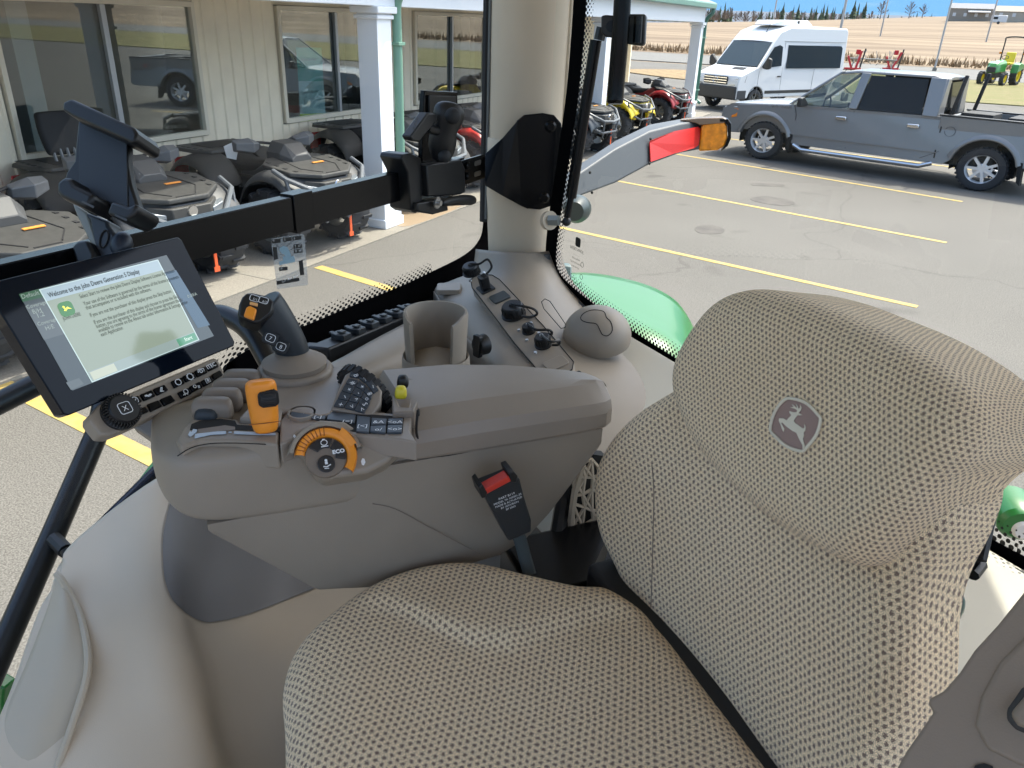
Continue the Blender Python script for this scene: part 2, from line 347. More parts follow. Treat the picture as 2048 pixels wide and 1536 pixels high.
# solid painted band on the outside of that curve
cen = XV(500, 350)
def offs(ep, d):
    out = []
    for i, p in enumerate(ep):
        t = (ep[min(i+1, len(ep)-1)]-ep[max(i-1, 0)]).normalized(); nrm = Vector((0, t.z, -t.y))
        if nrm.dot(p-cen) < 0: nrm = -nrm
        out.append(p+nrm*d)
    return out
band = []
for p in ep: band.append(Vector((XW+.004, p.y, p.z)))
outer = []
for i, p in enumerate(offs(ep, .16)): outer.append(Vector((XW+.004, min(max(p.y, ep[i].y), 2.06), p.z)))
M().grid([band, outer], True).build('painted_glass_border', PBK, cabt, solid=.003)
inn = offs(ep, -.030); L = 0; uv = []
for i, p in enumerate(ep):
    if i: L += (p-ep[i-1]).length*.6
    uv.append((L, 0))
uv2 = [(u[0], .030) for u in uv]
mm = M(); mm.grid([[Vector((XW+.005, p.y, p.z)) for p in ep[30:]], [Vector((XW+.005, p.y, p.z)) for p in inn[30:]]], True); mm.build('dotted_glass_border', FRIT, cabt, smooth=False, uv=uv[30:]+uv2[30:], simple=True)
# dark sill box below the window, full length
M().addw([(XW+.01, .98, H-.98), (XW+.01, 2.0, H-.98), (XW+.01, 2.0, H-.66), (XW+.01, 1.3, H-.66), (XW+.01, 1.05, H-.72), (XW+.01, .98, H-.80)], [tuple(range(6))]).build('lower_window_frame', PBK, cabt, solid=.02)
# ---- rear window: runs obliquely behind the seat
RA = Zp(1130, 570, H-.60); RB = Zp(2048, 1095, H-.60); rd = (RB-RA).normalized(); rn = Vector((-rd.y, rd.x, 0))
if rn.y < 0: rn = -rn
RW = LFrame(RA, rd, UV_, rn)                       # x along sill, y up, z outward
def RPx(px, py, h=0): return RW.px(px, py, h)
g2 = M(RW).add([(-.25, -.02, 0), (1.9, -.02, 0), (1.9, 1.1, 0), (-.25, 1.1, 0)], [(0, 1, 2, 3)]).build('rear_window', GLASS, cabt, smooth=False, simple=True)
redge = [(1180, -60), (1172, 60), (1160, 190), (1140, 330), (1124, 430), (1115, 510), (1122, 545), (1150, 575), (1200, 614), (1290, 675), (1365, 722), (1600, 870), (1985, 1075), (2048, 1108), (2200, 1190)]
rp = cspline([RPx(*e)+(0,) for e in redge], 6, False); cen2 = Vector(RPx(1500, 400)+(0,))
def offr(d):
    out = []
    for i, p in enumerate(rp):
        t = (rp[min(i+1, len(rp)-1)]-rp[max(i-1, 0)]).normalized(); nrm = Vector((-t.y, t.x, 0))
        if nrm.dot(p-cen2) < 0: nrm = -nrm
        out.append(p+nrm*d)
    return out
ro = offr(.05); ri = offr(-.034); L = 0; uv = []
for i, p in enumerate(rp):
    if i: L += (p-rp[i-1]).length
    uv.append((L, 0))
M(RW).grid([[p+Vector((0, 0, -.004)) for p in rp], [p+Vector((0, 0, -.004)) for p in ro]]).build('painted_glass_border', PBK, cabt, smooth=False, solid=.002)
M(RW).grid([[p+Vector((0, 0, -.005)) for p in rp], [p+Vector((0, 0, -.005)) for p in ri]]).build('dotted_glass_border', FRIT, cabt, smooth=False, simple=True, uv=uv+[(u[0], .030) for u in uv])
M().tube([RW.p(p.x, p.y, -.02) for p in offr(.022)[30:]], .011, 8, world=True).build('rubber_window_seal', mat('seal_gray', (.05, .055, .06), .6), cabt)
# brand stamp on the rear glass, mirrored (printed for the outside)
BLKP = mat('black_print', (.012, .012, .012), .6)
sx0, sy0 = RPx(1160, 484); st = M(LFrame(RW.p(sx0, sy0, -.006), -rd, UV_, rn))
st.prism(rrect(.022, .022, .005), 0, .0008)
for t, y, sz in (('JOHN DEERE', -.022, .0105), ('- - - - - - - -', -.034, .006), ('VEHPA-4 M72', -.044, .006), ('LAMINATED PLAS 2', -.054, .006), ('AS3 43R 0012', -.064, .006), ('..  ....  ..', -.078, .006), ('6 0000', -.092, .006), ('PILKINGTON', -.102, .007)): st.text(t, .004, y, sz, ax='CENTER')
for y in (-.048, -.078, -.098): st.tube([(-.026+.006*math.cos(a), y+.006*math.sin(a), 0) for a in [i*math.pi/5 for i in range(11)]], .0006, 4)
st.build('glass_stamp', BLKP, cabt, smooth=False)
# ---- rear pillar
pc = Vector((-.845, 1.845, 0))
pm = M(); pm.lathe([(.092, H-.40), (.094, H+.0), (.094, H+.62)], (pc.x, pc.y, 0), n=40, sy=1.0); pm.build('rear_pillar', BEI, cabt)
pm = M(); pm.lathe([(.080, H-.70), (.0955, H-.44), (.0975, H-.415), (.098, H-.275), (.096, H-.272), (.090, H-.272)], (pc.x, pc.y, 0), n=40)
pm.build('pillar_collar', BEI, cabt)
M().tube([(-.955, 1.84, H+.62), (-.955, 1.84, H-.50)], .014, 8).build('window_seal', BLR, cabt)
M().tube([(-.925, 1.79, H+.62), (-.925, 1.79, H-.48)], .004, 8).build('trim_strip', mat('gray_strip', (.12, .13, .13), .4), cabt)
M().tube([(-.752, 1.865, H+.62), (-.752, 1.865, H-.42)], .006, 8).build('trim_strip', BEI, cabt)
# ---- moulded quarter trim: flare under the pillar, speaker dome, panel with sockets
Q = [[(955, 500, 2.03), (1010, 506, 1.93), (1066, 508, 1.93), (1118, 500, 2.0)],
     [(945, 545, 2.00), (1005, 550, 1.89), (1075, 552, 1.88), (1138, 560, 1.97)],
     [(905, 565, 1.97), (990, 592, 1.80), (1095, 600, 1.78), (1200, 622, 1.90)],
     [(872, 582, 1.93), (985, 650, 1.67), (1120, 670, 1.64), (1290, 690, 1.76)],
     [(890, 640, 1.86), (1010, 735, 1.52), (1150, 752, 1.50), (1370, 745, 1.62)],
     [(930, 700, 1.78), (1060, 800, 1.42), (1170, 840, 1.40), (1420, 810, 1.50)],
     [(960, 800, 1.70), (1100, 900, 1.36), (1200, 930, 1.34), (1440, 900, 1.42)]]
patch('quarter_trim', Q, PL, cabt, solid=.006)
# side skirt of the trim dropping into the tray
patch('trim_skirt', [[(870, 582, 1.925), (905, 640, 1.76), (950, 690, 1.64), (1010, 745, 1.53), (1060, 800, 1.44)],
                     [(868, 640, 1.97), (905, 700, 1.84), (950, 750, 1.72), (1000, 800, 1.62), (1050, 850, 1.52)],
                     [(860, 760, 1.98), (900, 800, 1.86), (950, 830, 1.74), (1000, 870, 1.64), (1050, 900, 1.54)]], PL, cabt, solid=.004)
cap = M(); cf = Frame(D(898, 582, 1.875), D(925, 575, 1.90)-D(885, 575, 1.90), D(900, 560, 1.93)-D(905, 600, 1.82))
cap.fr = cf; cap.prism(rrect(.062, .050, .008), 0, .012, inset=.002); cap.build('blank_cap', PL, cabt, bevel=.0015)
# socket panel
o_ = D(1045, 650, 1.615); e1 = D(1150, 745, 1.468)-D(955, 565, 1.80); e2 = D(1085, 635, 1.625)-D(1005, 655, 1.625)
PF = Frame(o_, e1, e2)
if PF.z.z < 0: PF = LFrame(PF.o, PF.x, -PF.y, -PF.z)
def pxp(L, fr=PF, h=0): return [fr.px(*q, h) for q in L]
GRV = mat('groove_dark', (.012, .011, .010), .8)
outl = pxp([(942, 562), (955, 552), (985, 553), (1000, 562), (1085, 652), (1148, 727), (1145, 742), (1122, 755), (1080, 748), (1030, 690), (985, 630), (945, 578)])
M(PF).prism(outl, -.02, .004).build('socket_panel', PL, cabt, bevel=.0015)
M(PF).tube([(a, b, .004) for a, b in outl+outl[:1]], .0011, 6).build('panel_groove', GRV, cabt)
out2 = [PF.px(*q, .004) for q in [(1083, 604), (1090, 598), (1100, 603), (1132, 650), (1130, 656), (1122, 657), (1088, 618)]]
M(PF).tube([(a, b, .0045) for a, b in out2+out2[:1]], .0009, 6).build('panel_groove', GRV, cabt)
def socket(px, py, r, h, name, label, ribs=14, cord=None, screws=(), ringc=BLK):
    x, y = PF.px(px, py, .004)
    F = PF.sub(x, y, .004)
    t = thing(name, label, 'socket', F.o, 'capped sockets on the cab corner panel')
    m = M(F); m.lathe([(0, h), (r*.88, h), (r, h*.85), (r*1.0, h*.2), (r*1.15, h*.15), (r*1.15, 0)], n=28); m.build('cap', BLK, t, ang=40)
    rb = M(F)
    for i in range(ribs): a = 2*math.pi*i/ribs; rb.box((r*1.01*math.cos(a), r*1.01*math.sin(a), h*.5), (r*.10, r*.16, h*.6), (0, 0, a))
    rb.build('grip_ribs', BLK, t)
    M(F).lathe([(0, h+.004), (r*.22, h+.004), (r*.30, h)], n=14).build('centre_pin', STEEL if ringc is STEEL else BLK, t)
    if cord:
        c = [F.p(0, 0, h+.003)]+[D(*q) for q in cord]
        M().tube(cspline([tuple(p) for p in c], 8, False), .0028, 6, world=True).build('tether', BLK, t)
    for (a, b) in screws:
        u, v = PF.px(a, b, .004); s = M(PF.sub(u, v, .004)); s.lathe([(0, .003), (.003, .003), (.004, .0)], n=10); s.build('screw', STEEL, t)
    return t
socket(944, 546, .019, .022, 'power_socket', 'large round black ribbed cap at the top of the corner panel', 26, [(958, 528, 1.80), (975, 519, 1.80), (983, 534, 1.82), (972, 549, 1.82)], [(929, 550), (941, 562), (968, 546)])
socket(1028, 630, .023, .026, 'power_socket', 'biggest black socket cap with looped strap beside the square cover', 10, [(1045, 612, 1.60), (1067, 618, 1.60), (1074, 628, 1.61), (1060, 634, 1.62), (1043, 632, 1.62)])
socket(1058, 663, .0125, .016, 'power_socket', 'small black capped socket held by three bright screws', 8, [(1072, 659, 1.55), (1098, 660, 1.55), (1103, 668, 1.56), (1085, 667, 1.57)], [(1038, 661), (1054, 681), (1078, 667), (1062, 647)], STEEL)
socket(1087, 690, .0155, .022, 'power_socket', 'round socket with white centre nearest the armrest lid', 16, [(1100, 683, 1.48), (1118, 681, 1.49), (1117, 689, 1.50), (1104, 690, 1.50)], [(1071, 706)], STEEL)
t = thing('usb_socket', 'square black socket with four slots under a strap cap', 'socket', PF.p(*PF.px(973, 566)), 'capped sockets on the cab corner panel')
x, y = PF.px(972, 578, .004); F = PF.sub(x, y, .004); M(F).prism(rrect(.036, .034, .003), 0, .004).build('base_plate', BLK, t, bevel=.001)
m = M(F).prism(rrect(.022, .020, .004), .004, .034, inset=-.001); m.build('plug', BLK, t, bevel=.0015)
m = M(F)
for i in range(4): m.box((-.006+i*.004, .002, .0345), (.0016, .010, .001))
m.build('slots', GRV, t)
x, y = PF.px(1000, 596, .004); F = PF.sub(x, y, .004)
tag(M(F).prism(rrect(.036, .040, .005), 0, .004).build('socket_cover', mat('cover_dark', (.035, .042, .042), .5), None, bevel=.001), 'flat dark square cover between two capped sockets', 'cover')
x, y = PF.px(1112, 728, .004); F = PF.sub(x, y, .004)
M(F).prism(rrect(.034, .044, .006), 0, .003).build('blank_cap', PL, cabt, bevel=.001)
x, y = PF.px(1125, 747, .004); M(PF.sub(x, y, .004)).lathe([(0, .001), (.004, .001)], n=12).build('screw_hole', GRV, cabt)
t = thing('rocker_switch', 'black rocker switch with white arrow mark behind armrest lid', 'switch', D(1160, 762, 1.42))
F = Frame(D(1158, 765, 1.43), PF.x, PF.y, PF.z); F = F.sub(0, 0, 0)
M(F).prism(rrect(.050, .034, .004), -.02, .006).build('bezel', BLK, t, bevel=.001)
M(F).prism(rrect(.018, .026, .002), .006, .010).build('rocker', BTN, t, bevel=.001)
M(F).text('<>', -.004, -.004, .014, .0105, 'CENTER').build('symbol', WHT, t, smooth=False)
# speaker dome
dc = D(1191, 641, 1.60); DN = (EYE+Vector((-.1, .2, .9))-dc).normalized()
DF = Frame(dc, rd, UV_.cross(rd)+UV_*.2)
dm = M(DF); dm.sphere((0, 0, -.034), .076, 32, 16, (1.0, .92, .80), math.pi*.6); dome_o = dm.build('speaker_dome', PL, cabt)
tr = [(1155, 627), (1166, 617), (1185, 612), (1208, 616), (1214, 630), (1224, 640), (1228, 660), (1218, 673), (1205, 671), (1198, 658), (1190, 645), (1170, 642), (1156, 636)]
hd_o = hitter(dome_o)
def dome(px, py): return hd_o(px, py, .0006) or D(px, py, 1.55)
tr = [(1194+(a-1192)*.86, 650+(b-648)*.84) for a, b in tr]
M().tube(cspline([tuple(dome(*q)) for q in tr], 3)+[dome(*tr[0])], .0009, 6, world=True).build('dome_groove', GRV, cabt)
# tray with cup holder beside the console
patch('side_tray', [[(545, 745, 1.30), (640, 735, 1.38), (760, 672, 1.58), (880, 610, 1.82)],
                    [(560, 800, 1.26), (680, 765, 1.36), (800, 712, 1.54), (920, 650, 1.76)],
                    [(620, 850, 1.28), (720, 810, 1.42), (840, 780, 1.58), (960, 720, 1.76)],
                    [(640, 1000, 1.34), (740, 950, 1.46), (860, 900, 1.62), (980, 860, 1.78)]], PL, cabt, solid=.006)
cb = D(872, 705, 1.40); CF = LFrame(cb, Vector((1, 0, 0)), Vector((0, 1, 0)), UV_)
ch = thing('cup_holder', 'brown plastic cup holder with slot cut in its front, behind the armrest', 'cup holder', cb)
r0 = .058; rr = M(CF); hgt = .080
ang0 = math.atan2(-cb.y, -cb.x)            # towards the viewer
gap0, gap1 = ang0-.92, ang0+.55
n = 40; secs = []
prof = lambda topz: [(r0*.80, -.03), (r0*.86, topz-.006), (r0*.90, topz), (r0*.97, topz), (r0*1.0, topz-.006), (r0*.93, -.03)]
vs = []
N_ = 60
for i in range(N_):
    a = gap1 + (2*math.pi-(gap1-gap0))*i/(N_-1)
    e = min(i, N_-1-i)/(N_-1); tz = hgt*(.86+.14*min(1, e/.10))
    vs.append([(r*math.cos(a), r*math.sin(a), z) for r, z in prof(tz)])
rr.loft(vs); rr.build('cup_wall', PL, ch)
rb = M(CF).lathe([(0, .012), (r0*.84, -.010), (r0*1.05, -.020), (r0*1.12, -.07)], n=40); rb.build('cup_base', PL, ch)
M(CF).lathe([(r0*.95, -.012), (r0*1.03, -.004), (r0*1.06, -.010), (r0*1.10, -.05)], n=40).build('cup_collar', PL, ch)
# 12 volt outlet beside the cup holder
oc = D(962, 690, 1.52); OF = Frame(oc, Vector((.5, -.2, 0)), UV_)
if OF.z.dot(EYE-oc) < 0: OF = LFrame(oc, OF.x, OF.y, -OF.z)
ot = thing('power_outlet', 'round black flap outlet on the trim wall beside the cup holder', 'outlet', oc)
M(OF).lathe([(0, .010), (.017, .010), (.020, .004), (.021, -.01)], n=28).build('flap', BLK, ot)
M(OF).prism(rrect(.020, .046, .004), .004, .013).build('flap_bridge', BLK, ot, bevel=.001)
M(OF).prism(rrect(.007, .012, .002), .004, .010, ).build('flap_tab', BLK, ot)
# black fuse / connector strip with six flip covers
fs = thing('connector_strip', 'black strip of six flip covers along the window sill', 'connector strip', D(740, 660, 1.50))
a, b = D(678, 676, 1.50), D(835, 612, 1.76); dv = (b-a).normalized(); FFr = Frame(a, dv, Vector((1, 0, 0)).cross(dv)*-1 if False else UV_)
FFr = LFrame(a, dv, Vector((-dv.y, dv.x, 0))*-1, UV_)
Ls = (b-a).length
M(FFr).prism([(-.06, -.03), (-.05, .012), (Ls+.03, .012), (Ls+.05, -.03)], -.075, -.006).build('housing', BLK, fs, bevel=.004)
M(FFr).prism([(-.075, -.05), (-.035, .0), (-.01, .0), (-.03, -.05)], -.10, -.010).build('bracket', BLK, fs, bevel=.003)
for i in range(6):
    xx = Ls*(i+.3)/6
    c = M(FFr).prism([(xx-.013, .010), (xx-.017, -.006), (xx-.012, -.022), (xx+.012, -.022), (xx+.017, -.006), (xx+.013, .010)], -.006, .006); c.box((xx, -.004, .009), (.016, .012, .004)); c.build('flip_cover', mat('cover_black', (.022, .026, .03), .5) if i == 0 else bpy.data.materials['cover_black'], fs, bevel=.0015)
    M(FFr).box((xx, -.028, .002), (.010, .006, .004)).build('tab', bpy.data.materials['cover_black'], fs)
# ---- rear deck and lower panels
zdk = -.635
def dk(s, z=zdk, off=0): return RA+rd*s-rn*off+Vector((0, 0, .60+z))
M().grid([[dk(s, zdk+.02, .015) for s in (.05, .5, 1.0, 1.6, 2.0)], [dk(s, zdk-.0, .07) for s in (.05, .5, 1.0, 1.6, 2.0)], [dk(s, zdk-.03, .20) for s in (.05, .5, 1.0, 1.6, 2.0)], [dk(s, zdk-.06, .36) for s in (.05, .5, 1.0, 1.6, 2.0)], [dk(s, zdk-.2, .40) for s in (.05, .5, 1.0, 1.6, 2.0)]], True).build('rear_deck', BEL, cabt, sub=2, solid=.01)
# lower right wall of the cab in beige
B_ = [[(112, 1142, 1.03), (128, 1118, 1.06), (190, 1060, 1.11), (318, 962, 1.19), (450, 870, 1.30), (620, 800, 1.44), (760, 800, 1.5)],
      [(92, 1215, 1.0), (130, 1175, 1.02), (215, 1120, 1.06), (332, 1045, 1.13), (470, 1000, 1.32), (640, 960, 1.46), (780, 960, 1.5)],
      [(66, 1290, .965), (140, 1255, .97), (235, 1235, .98), (338, 1200, 1.02), (400, 1230, 1.10), (560, 1215, 1.26), (760, 1180, 1.34)],
      [(30, 1385, .92), (140, 1385, .92), (250, 1380, .925), (365, 1360, .95), (425, 1350, 1.06), (590, 1330, 1.16), (760, 1300, 1.28)],
      [(-12, 1490, .88), (130, 1495, .875), (260, 1495, .88), (395, 1485, .91), (450, 1495, .985), (600, 1480, 1.06), (760, 1450, 1.2)],
      [(-60, 1640, .82), (110, 1640, .82), (270, 1640, .82), (420, 1640, .85), (520, 1640, .90), (620, 1640, .96), (760, 1600, 1.1)]]
panel_ = patch('lower_side_panel', B_, BEI, cabt, solid=.01)
patch('front_corner_trim', [[(112, 1150, 1.005), (124, 1156, 1.0), (137, 1174, .995)],
                            [(100, 1200, .985), (128, 1200, .97), (158, 1228, .968)],
                            [(75, 1270, .955), (125, 1270, .94), (172, 1288, .940)],
                            [(45, 1345, .925), (110, 1350, .91), (172, 1352, .912)],
                            [(10, 1425, .895), (80, 1440, .88), (146, 1440, .885)],
                            [(-20, 1530, .86), (50, 1540, .85), (112, 1540, .855)],
                            [(-60, 1640, .83), (10, 1640, .82), (85, 1640, .825)]], mat('beige_trim_light', (.46, .39, .29), .5, bump=.2, bscale=900, bdist=.0006), cabt, solid=.008)
M().tube(cspline([tuple(D(*q)) for q in [(113, 1148, .998), (124, 1160, .992), (140, 1190, .985), (160, 1232, .966), (174, 1290, .937), (174, 1352, .908), (148, 1440, .88), (114, 1540, .85), (86, 1640, .82)]], 5, False), .0045, 8, world=True).build('trim_bead', bpy.data.materials['beige_trim_light'], cabt)
# dark recess liner beneath the console
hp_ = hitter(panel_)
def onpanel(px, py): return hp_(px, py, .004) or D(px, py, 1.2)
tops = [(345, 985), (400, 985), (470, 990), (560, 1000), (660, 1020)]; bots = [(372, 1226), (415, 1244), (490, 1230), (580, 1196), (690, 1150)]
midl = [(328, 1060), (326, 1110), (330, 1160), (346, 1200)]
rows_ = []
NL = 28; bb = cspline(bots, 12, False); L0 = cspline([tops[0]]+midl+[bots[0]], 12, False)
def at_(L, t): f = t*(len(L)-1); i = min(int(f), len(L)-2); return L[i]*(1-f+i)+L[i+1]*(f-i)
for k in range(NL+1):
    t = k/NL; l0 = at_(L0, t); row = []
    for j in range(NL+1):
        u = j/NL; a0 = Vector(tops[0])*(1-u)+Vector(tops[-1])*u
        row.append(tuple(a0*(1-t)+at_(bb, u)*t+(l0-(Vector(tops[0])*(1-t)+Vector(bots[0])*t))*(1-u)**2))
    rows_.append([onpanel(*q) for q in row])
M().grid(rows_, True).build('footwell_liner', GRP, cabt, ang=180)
# door-side armrest / pull at lower right (close to the camera)
dp = [(2150, 1080), (2048, 1185), (1996, 1250), (1950, 1300), (1920, 1345), (1888, 1382), (1858, 1398), (1858, 1412), (1868, 1424), (1850, 1450), (1815, 1500), (1770, 1580), (1760, 1760), (2200, 1760)]
dpc = D(1990, 1400, .50); DPF = Frame(dpc, Vector((.9, -.3, -.1)), Vector((.1, .35, .9)), None)
nn = (EYE-dpc).normalized(); nn = (nn+Vector((0, 0, .1))).normalized(); DPF = LFrame(dpc, *(lambda x: (x, nn.cross(x), nn))(_unit(Vector((.9, .35, 0))-nn*nn.dot(Vector((.9, .35, 0))))))
door = thing('door_armrest', 'dark brown moulded armrest of the left door, lower right corner', 'armrest', dpc)
m = M(DPF).prism([DPF.px(*q) for q in dp], -.05, 0); m.build('moulding', mat('dark_taupe', (.24, .185, .135), .55, bump=.3, bscale=700, bdist=.0006), door, bevel=.012, seg=4)
M(DPF).prism([DPF.px(*q, .01) for q in [(2200, 1200), (2060, 1262), (2000, 1322), (1962, 1392), (1950, 1450), (1975, 1498), (2040, 1530), (2200, 1560)]], -.004, .0022).build('raised_moulding', bpy.data.materials['dark_taupe'], door, bevel=.008, seg=4)
pk = [DPF.px(*q, .001) for q in [(2075, 1350), (2040, 1375), (2012, 1415), (2006, 1440), (2030, 1462), (2120, 1500), (2150, 1400)]]
M(DPF).prism([tuple(p) for p in pk], -.006, .0045).build('pull_recess', mat('recess_dark', (.035, .032, .03), .6), door, bevel=.006, seg=3)
M(DPF).prism([DPF.px(*q, .003) for q in [(2075, 1385), (2050, 1392), (2018, 1430), (2035, 1452), (2120, 1485), (2140, 1400)]], .0048, .012).build('pull_handle', bpy.data.materials['dark_taupe'], door, bevel=.004, seg=3)
M(DPF).prism([DPF.px(*q, .001) for q in [(1945, 1545), (1950, 1531), (1968, 1526), (1985, 1532), (1990, 1545)]], -.003, .0015).build('finger_hole', GRV, door)
# roof, floor and left side of the cab: unseen roof's rear overhang is lengthened to block sun
ROOF = mat('headliner', (.62, .57, .48), .9)
M().prism([(-1.2, -.95), (.80, -.95), (.80, 1.0), (.50, 1.75), (-.55, 2.62), (-1.2, 2.7)], H+.50, H+.62).build('sun_blocking_cab_roof', ROOF, cabt, smooth=False)
M().prism([(-.98, -.9), (.45, -.9), (.45, .80), (-.62, 1.65), (-.98, 1.8)], H-1.24, H-1.2).build('cab_floor', mat('floor_mat', (.22, .19, .16), .9), cabt, smooth=False)
M().tube([(.52, .62, H+.5), (.50, .72, H-1.2)], .06, 12).build('rear_pillar', BEI, cabt)
M().prism([(-1.0, 2.0), (-.62, 1.68), (.45, .84), (.5, .9), (-.6, 1.76), (-.98, 2.06)], H-1.24, H-.66).build('rear_wall', BEI, cabt, smooth=False)

# ---- black mounting bar along the window
bar = thing('mounting_bar', 'long flat black bar across the side window bolted to the pillar bracket', 'mounting bar', (-.93, 1.1, H-.33))
P0t, P0b = Xp(-60, 546, -.93), Xp(-60, 546+62, -.93); P1t = Xp(972, 306, -.93)
P0 = Xp(240, 474, -.93); P1 = Xp(815, 341, -.93); sl = (P1.z-P0.z)/(P1.y-P0.y)
def bz(y): return P0.z + (y-P0.y)*sl
BARH = .060; 
m = M(); m.addw([(x, y, bz(y)-dz) for y in (.1, 1.68) for x, dz in ((-.93, 0), (-.93, BARH), (-.955, BARH), (-.955, 0))], [(0, 1, 2, 3), (7, 6, 5, 4), (0, 4, 5, 1), (1, 5, 6, 2), (2, 6, 7, 3), (3, 7, 4, 0)])
m.build('rail', BLM, bar, bevel=.0015)
def barY(px, py=None): 
    r = ray(px, 380); return (EYE+r*(-.93/r.x)).y
y0, y1 = barY(583), barY(622)
M().box((-.9425, (y0+y1)/2, bz((y0+y1)/2)-BARH/2), (.031, (y1-y0), BARH+.008)).build('sleeve', BLM, bar, bevel=.001)
# slotted tongue and angle bracket on the pillar
y2, y3 = barY(915), barY(972)
BF = LFrame((-.927, 0, 0), (0, 1, 0), (0, 0, 1), (1, 0, 0))
tg = M(BF)
for yy, zz, hh in ((0, -.002, .012), (0, -.030+.006, .012), (0, -.058+.008, .012)): pass
ya = (y2+y3)/2
tg.prism([(y2-.02, bz(y2)-.004), (y3+.03, bz(y3)+.0), (y3+.03, bz(y3)-.060), (y2-.02, bz(y2)-.064)], 0, .006); tg.build('tongue', BLM, bar, bevel=.0008)
SLT = mat('slot_light', (.36, .35, .33), .4, metal=.6)
for dz in (.018, .044):
    for yc, ww in ((barY(948), .034), (barY(975)+.01, .010)):
        M(BF.sub(0, 0)if False else BF).prism([(yc+a, bz(yc)-dz+b) for a, b in rrect(ww, .012, .005)], .0062, .0072).build('slot', SLT, bar)
for dz in (.018, .044): M(LFrame((-.919, barY(928), bz(barY(928))-dz), (0, 1, 0), (0, 0, 1), (1, 0, 0))).lathe([(0, .004), (.006, .004), (.009, .001), (.009, 0)], n=16).build('bolt', BLM, bar)
pb = D(1085, 320, 1.86)
plate = [(1033, 242), (1048, 230), (1085, 226), (1108, 230), (1122, 246), (1124, 262), (1108, 400), (1100, 412), (1080, 419), (1058, 417), (1042, 411)]
tn = (pc.xy-EYE.xy); nrm = Vector((-tn.x, -tn.y, 0)).normalized(); nrm = (nrm+Vector((.15, 0, 0))).normalized()
KF = LFrame(pc+Vector((0, 0, H-.2))+nrm*.106, nrm.cross(UV_)*-1, UV_, nrm)
M(KF).prism([KF.px(*q) for q in plate], -.004, .004).build('bracket_plate', BLM, bar, bevel=.002)
# wing of the bracket bends toward the bar
wl = [tuple(KF.p(*KF.px(*q), .002)) for q in [(1048, 230), (1034, 242), (1042, 411), (1056, 417)]]
def dep_(P): return (ROT.transposed() @ (P-EYE)).z*-1
k1, k2, k3, k4 = [Vector(p) for p in wl]; d2_, d3_ = dep_(k2), dep_(k3)
m1, m2 = D(1005, 276, d2_*.55+1.86*.45), D(1004, 391, d3_*.55+1.86*.45); e1_, e2_ = D(970, 308, 1.86), D(970, 371, 1.86)
M().addw([k1, k2, m1, e1_, e2_, m2, k3, k4], [(0, 1, 6, 7), (1, 2, 5, 6), (2, 3, 4, 5)]).build('bracket_wing', BLM, bar, solid=.004, smooth=False)
for q in ((1101, 253), (1088, 396)):
    x, y = KF.px(*q, .004); m = M(KF.sub(x, y, .004) if False else LFrame(KF.p(x, y, .004), KF.x, KF.y, KF.z))
    m.lathe([(0, .004), (.0045, .004), (.0045, .007), (.009, .007), (.014, .002), (.014, 0)], n=20); m.build('bolt', BLM, bar)

# ---- ball-arm device mount clamped on the bar
am = thing('ball_arm_mount', 'black double-ball arm mount clamped on the bar near the pillar', 'device mount', (-.90, 1.5, H-.3))
AF = LFrame((-.905, 0, 0), (0, 1, 0), (0, 0, 1), (1, 0, 0))
def ap(L, h=0): return [AF.px(*q, h) for q in L]
M(AF).prism(ap([(843, 328), (912, 318), (920, 336), (921, 383), (912, 388), (846, 392)]), -.02, .014).build('clamp_plate', BLK, am, bevel=.003)
M(AF).prism(ap([(803, 318), (806, 309), (820, 306), (843, 316), (846, 350), (845, 418), (832, 427), (822, 420), (816, 345)]), -.055, .0).build('clamp_jaw', BLK, am, bevel=.003)
M(AF).prism(ap([(826, 405), (885, 395), (888, 420), (858, 428), (826, 422)], .0), -.03, .012).build('clamp_foot', BLK, am, bevel=.003)
hd = [AF.px(*q, .02) for q in ((880, 407), (905, 402), (930, 399), (951, 401))]
M(AF).tube([(a, b, .02) for a, b in hd], [.008, .011, .014, .012], 12).build('clamp_handle', BLK, am, sub=1)
x, y = AF.px(873, 405, .02); M(LFrame(AF.p(x, y, .02), AF.x, AF.y, AF.z)).lathe([(0, .012), (.006, .012), (.006, .004), (.013, .004), (.013, 0)], n=16).build('clamp_bolt', STEEL, am)
# arm: two half shells between two balls
pa = [(885, 318), (872, 300), (868, 285), (876, 262), (884, 240), (890, 222), (899, 212)]
ctr = [(886, 322, .030, .018), (884, 300, .035, .027), (885, 278, .040, .029), (888, 262, .045, .024), (893, 245, .05, .028), (899, 225, .055, .033), (902, 212, .055, .028), (903, 204, .055, .012)]
P = [AF.p(*AF.px(a, b, h), h) for a, b, h, r in ctr]
M().tube(P, [c[3]*1.12 for c in ctr], 18, world=True, flat=.75).build('arm', BLK, am, sub=1)
M(AF).sphere(AF.px(905, 232, .072)+(.072,), .017, 16, 10).build('ball', BLR, am)
M(AF).sphere(AF.px(889, 312, .05)+(.050,), .014, 16, 10).build('ball', BLR, am)
M(AF).prism(ap([(845, 224), (848, 181), (914, 184), (914, 240), (900, 330), (843, 330)], -.01), -.02, -.008).build('device_cradle', BLM, am, bevel=.002)
M(AF).prism(ap([(856, 190), (910, 192), (910, 236), (856, 232)], -.006), -.008, -.002).build('mount_plate', BLK, am, bevel=.002)
M(AF).prism(ap([(811, 272), (846, 225), (863, 226), (865, 240), (828, 283), (815, 280)], .04), .03, .052).build('wing_knob', BLK, am, bevel=.003)
M(AF).tube([AF.px(853, 255, .04)+(.04,), AF.px(876, 262, .04)+(.04,)], .010, 12).build('knob_shaft', BLK, am)
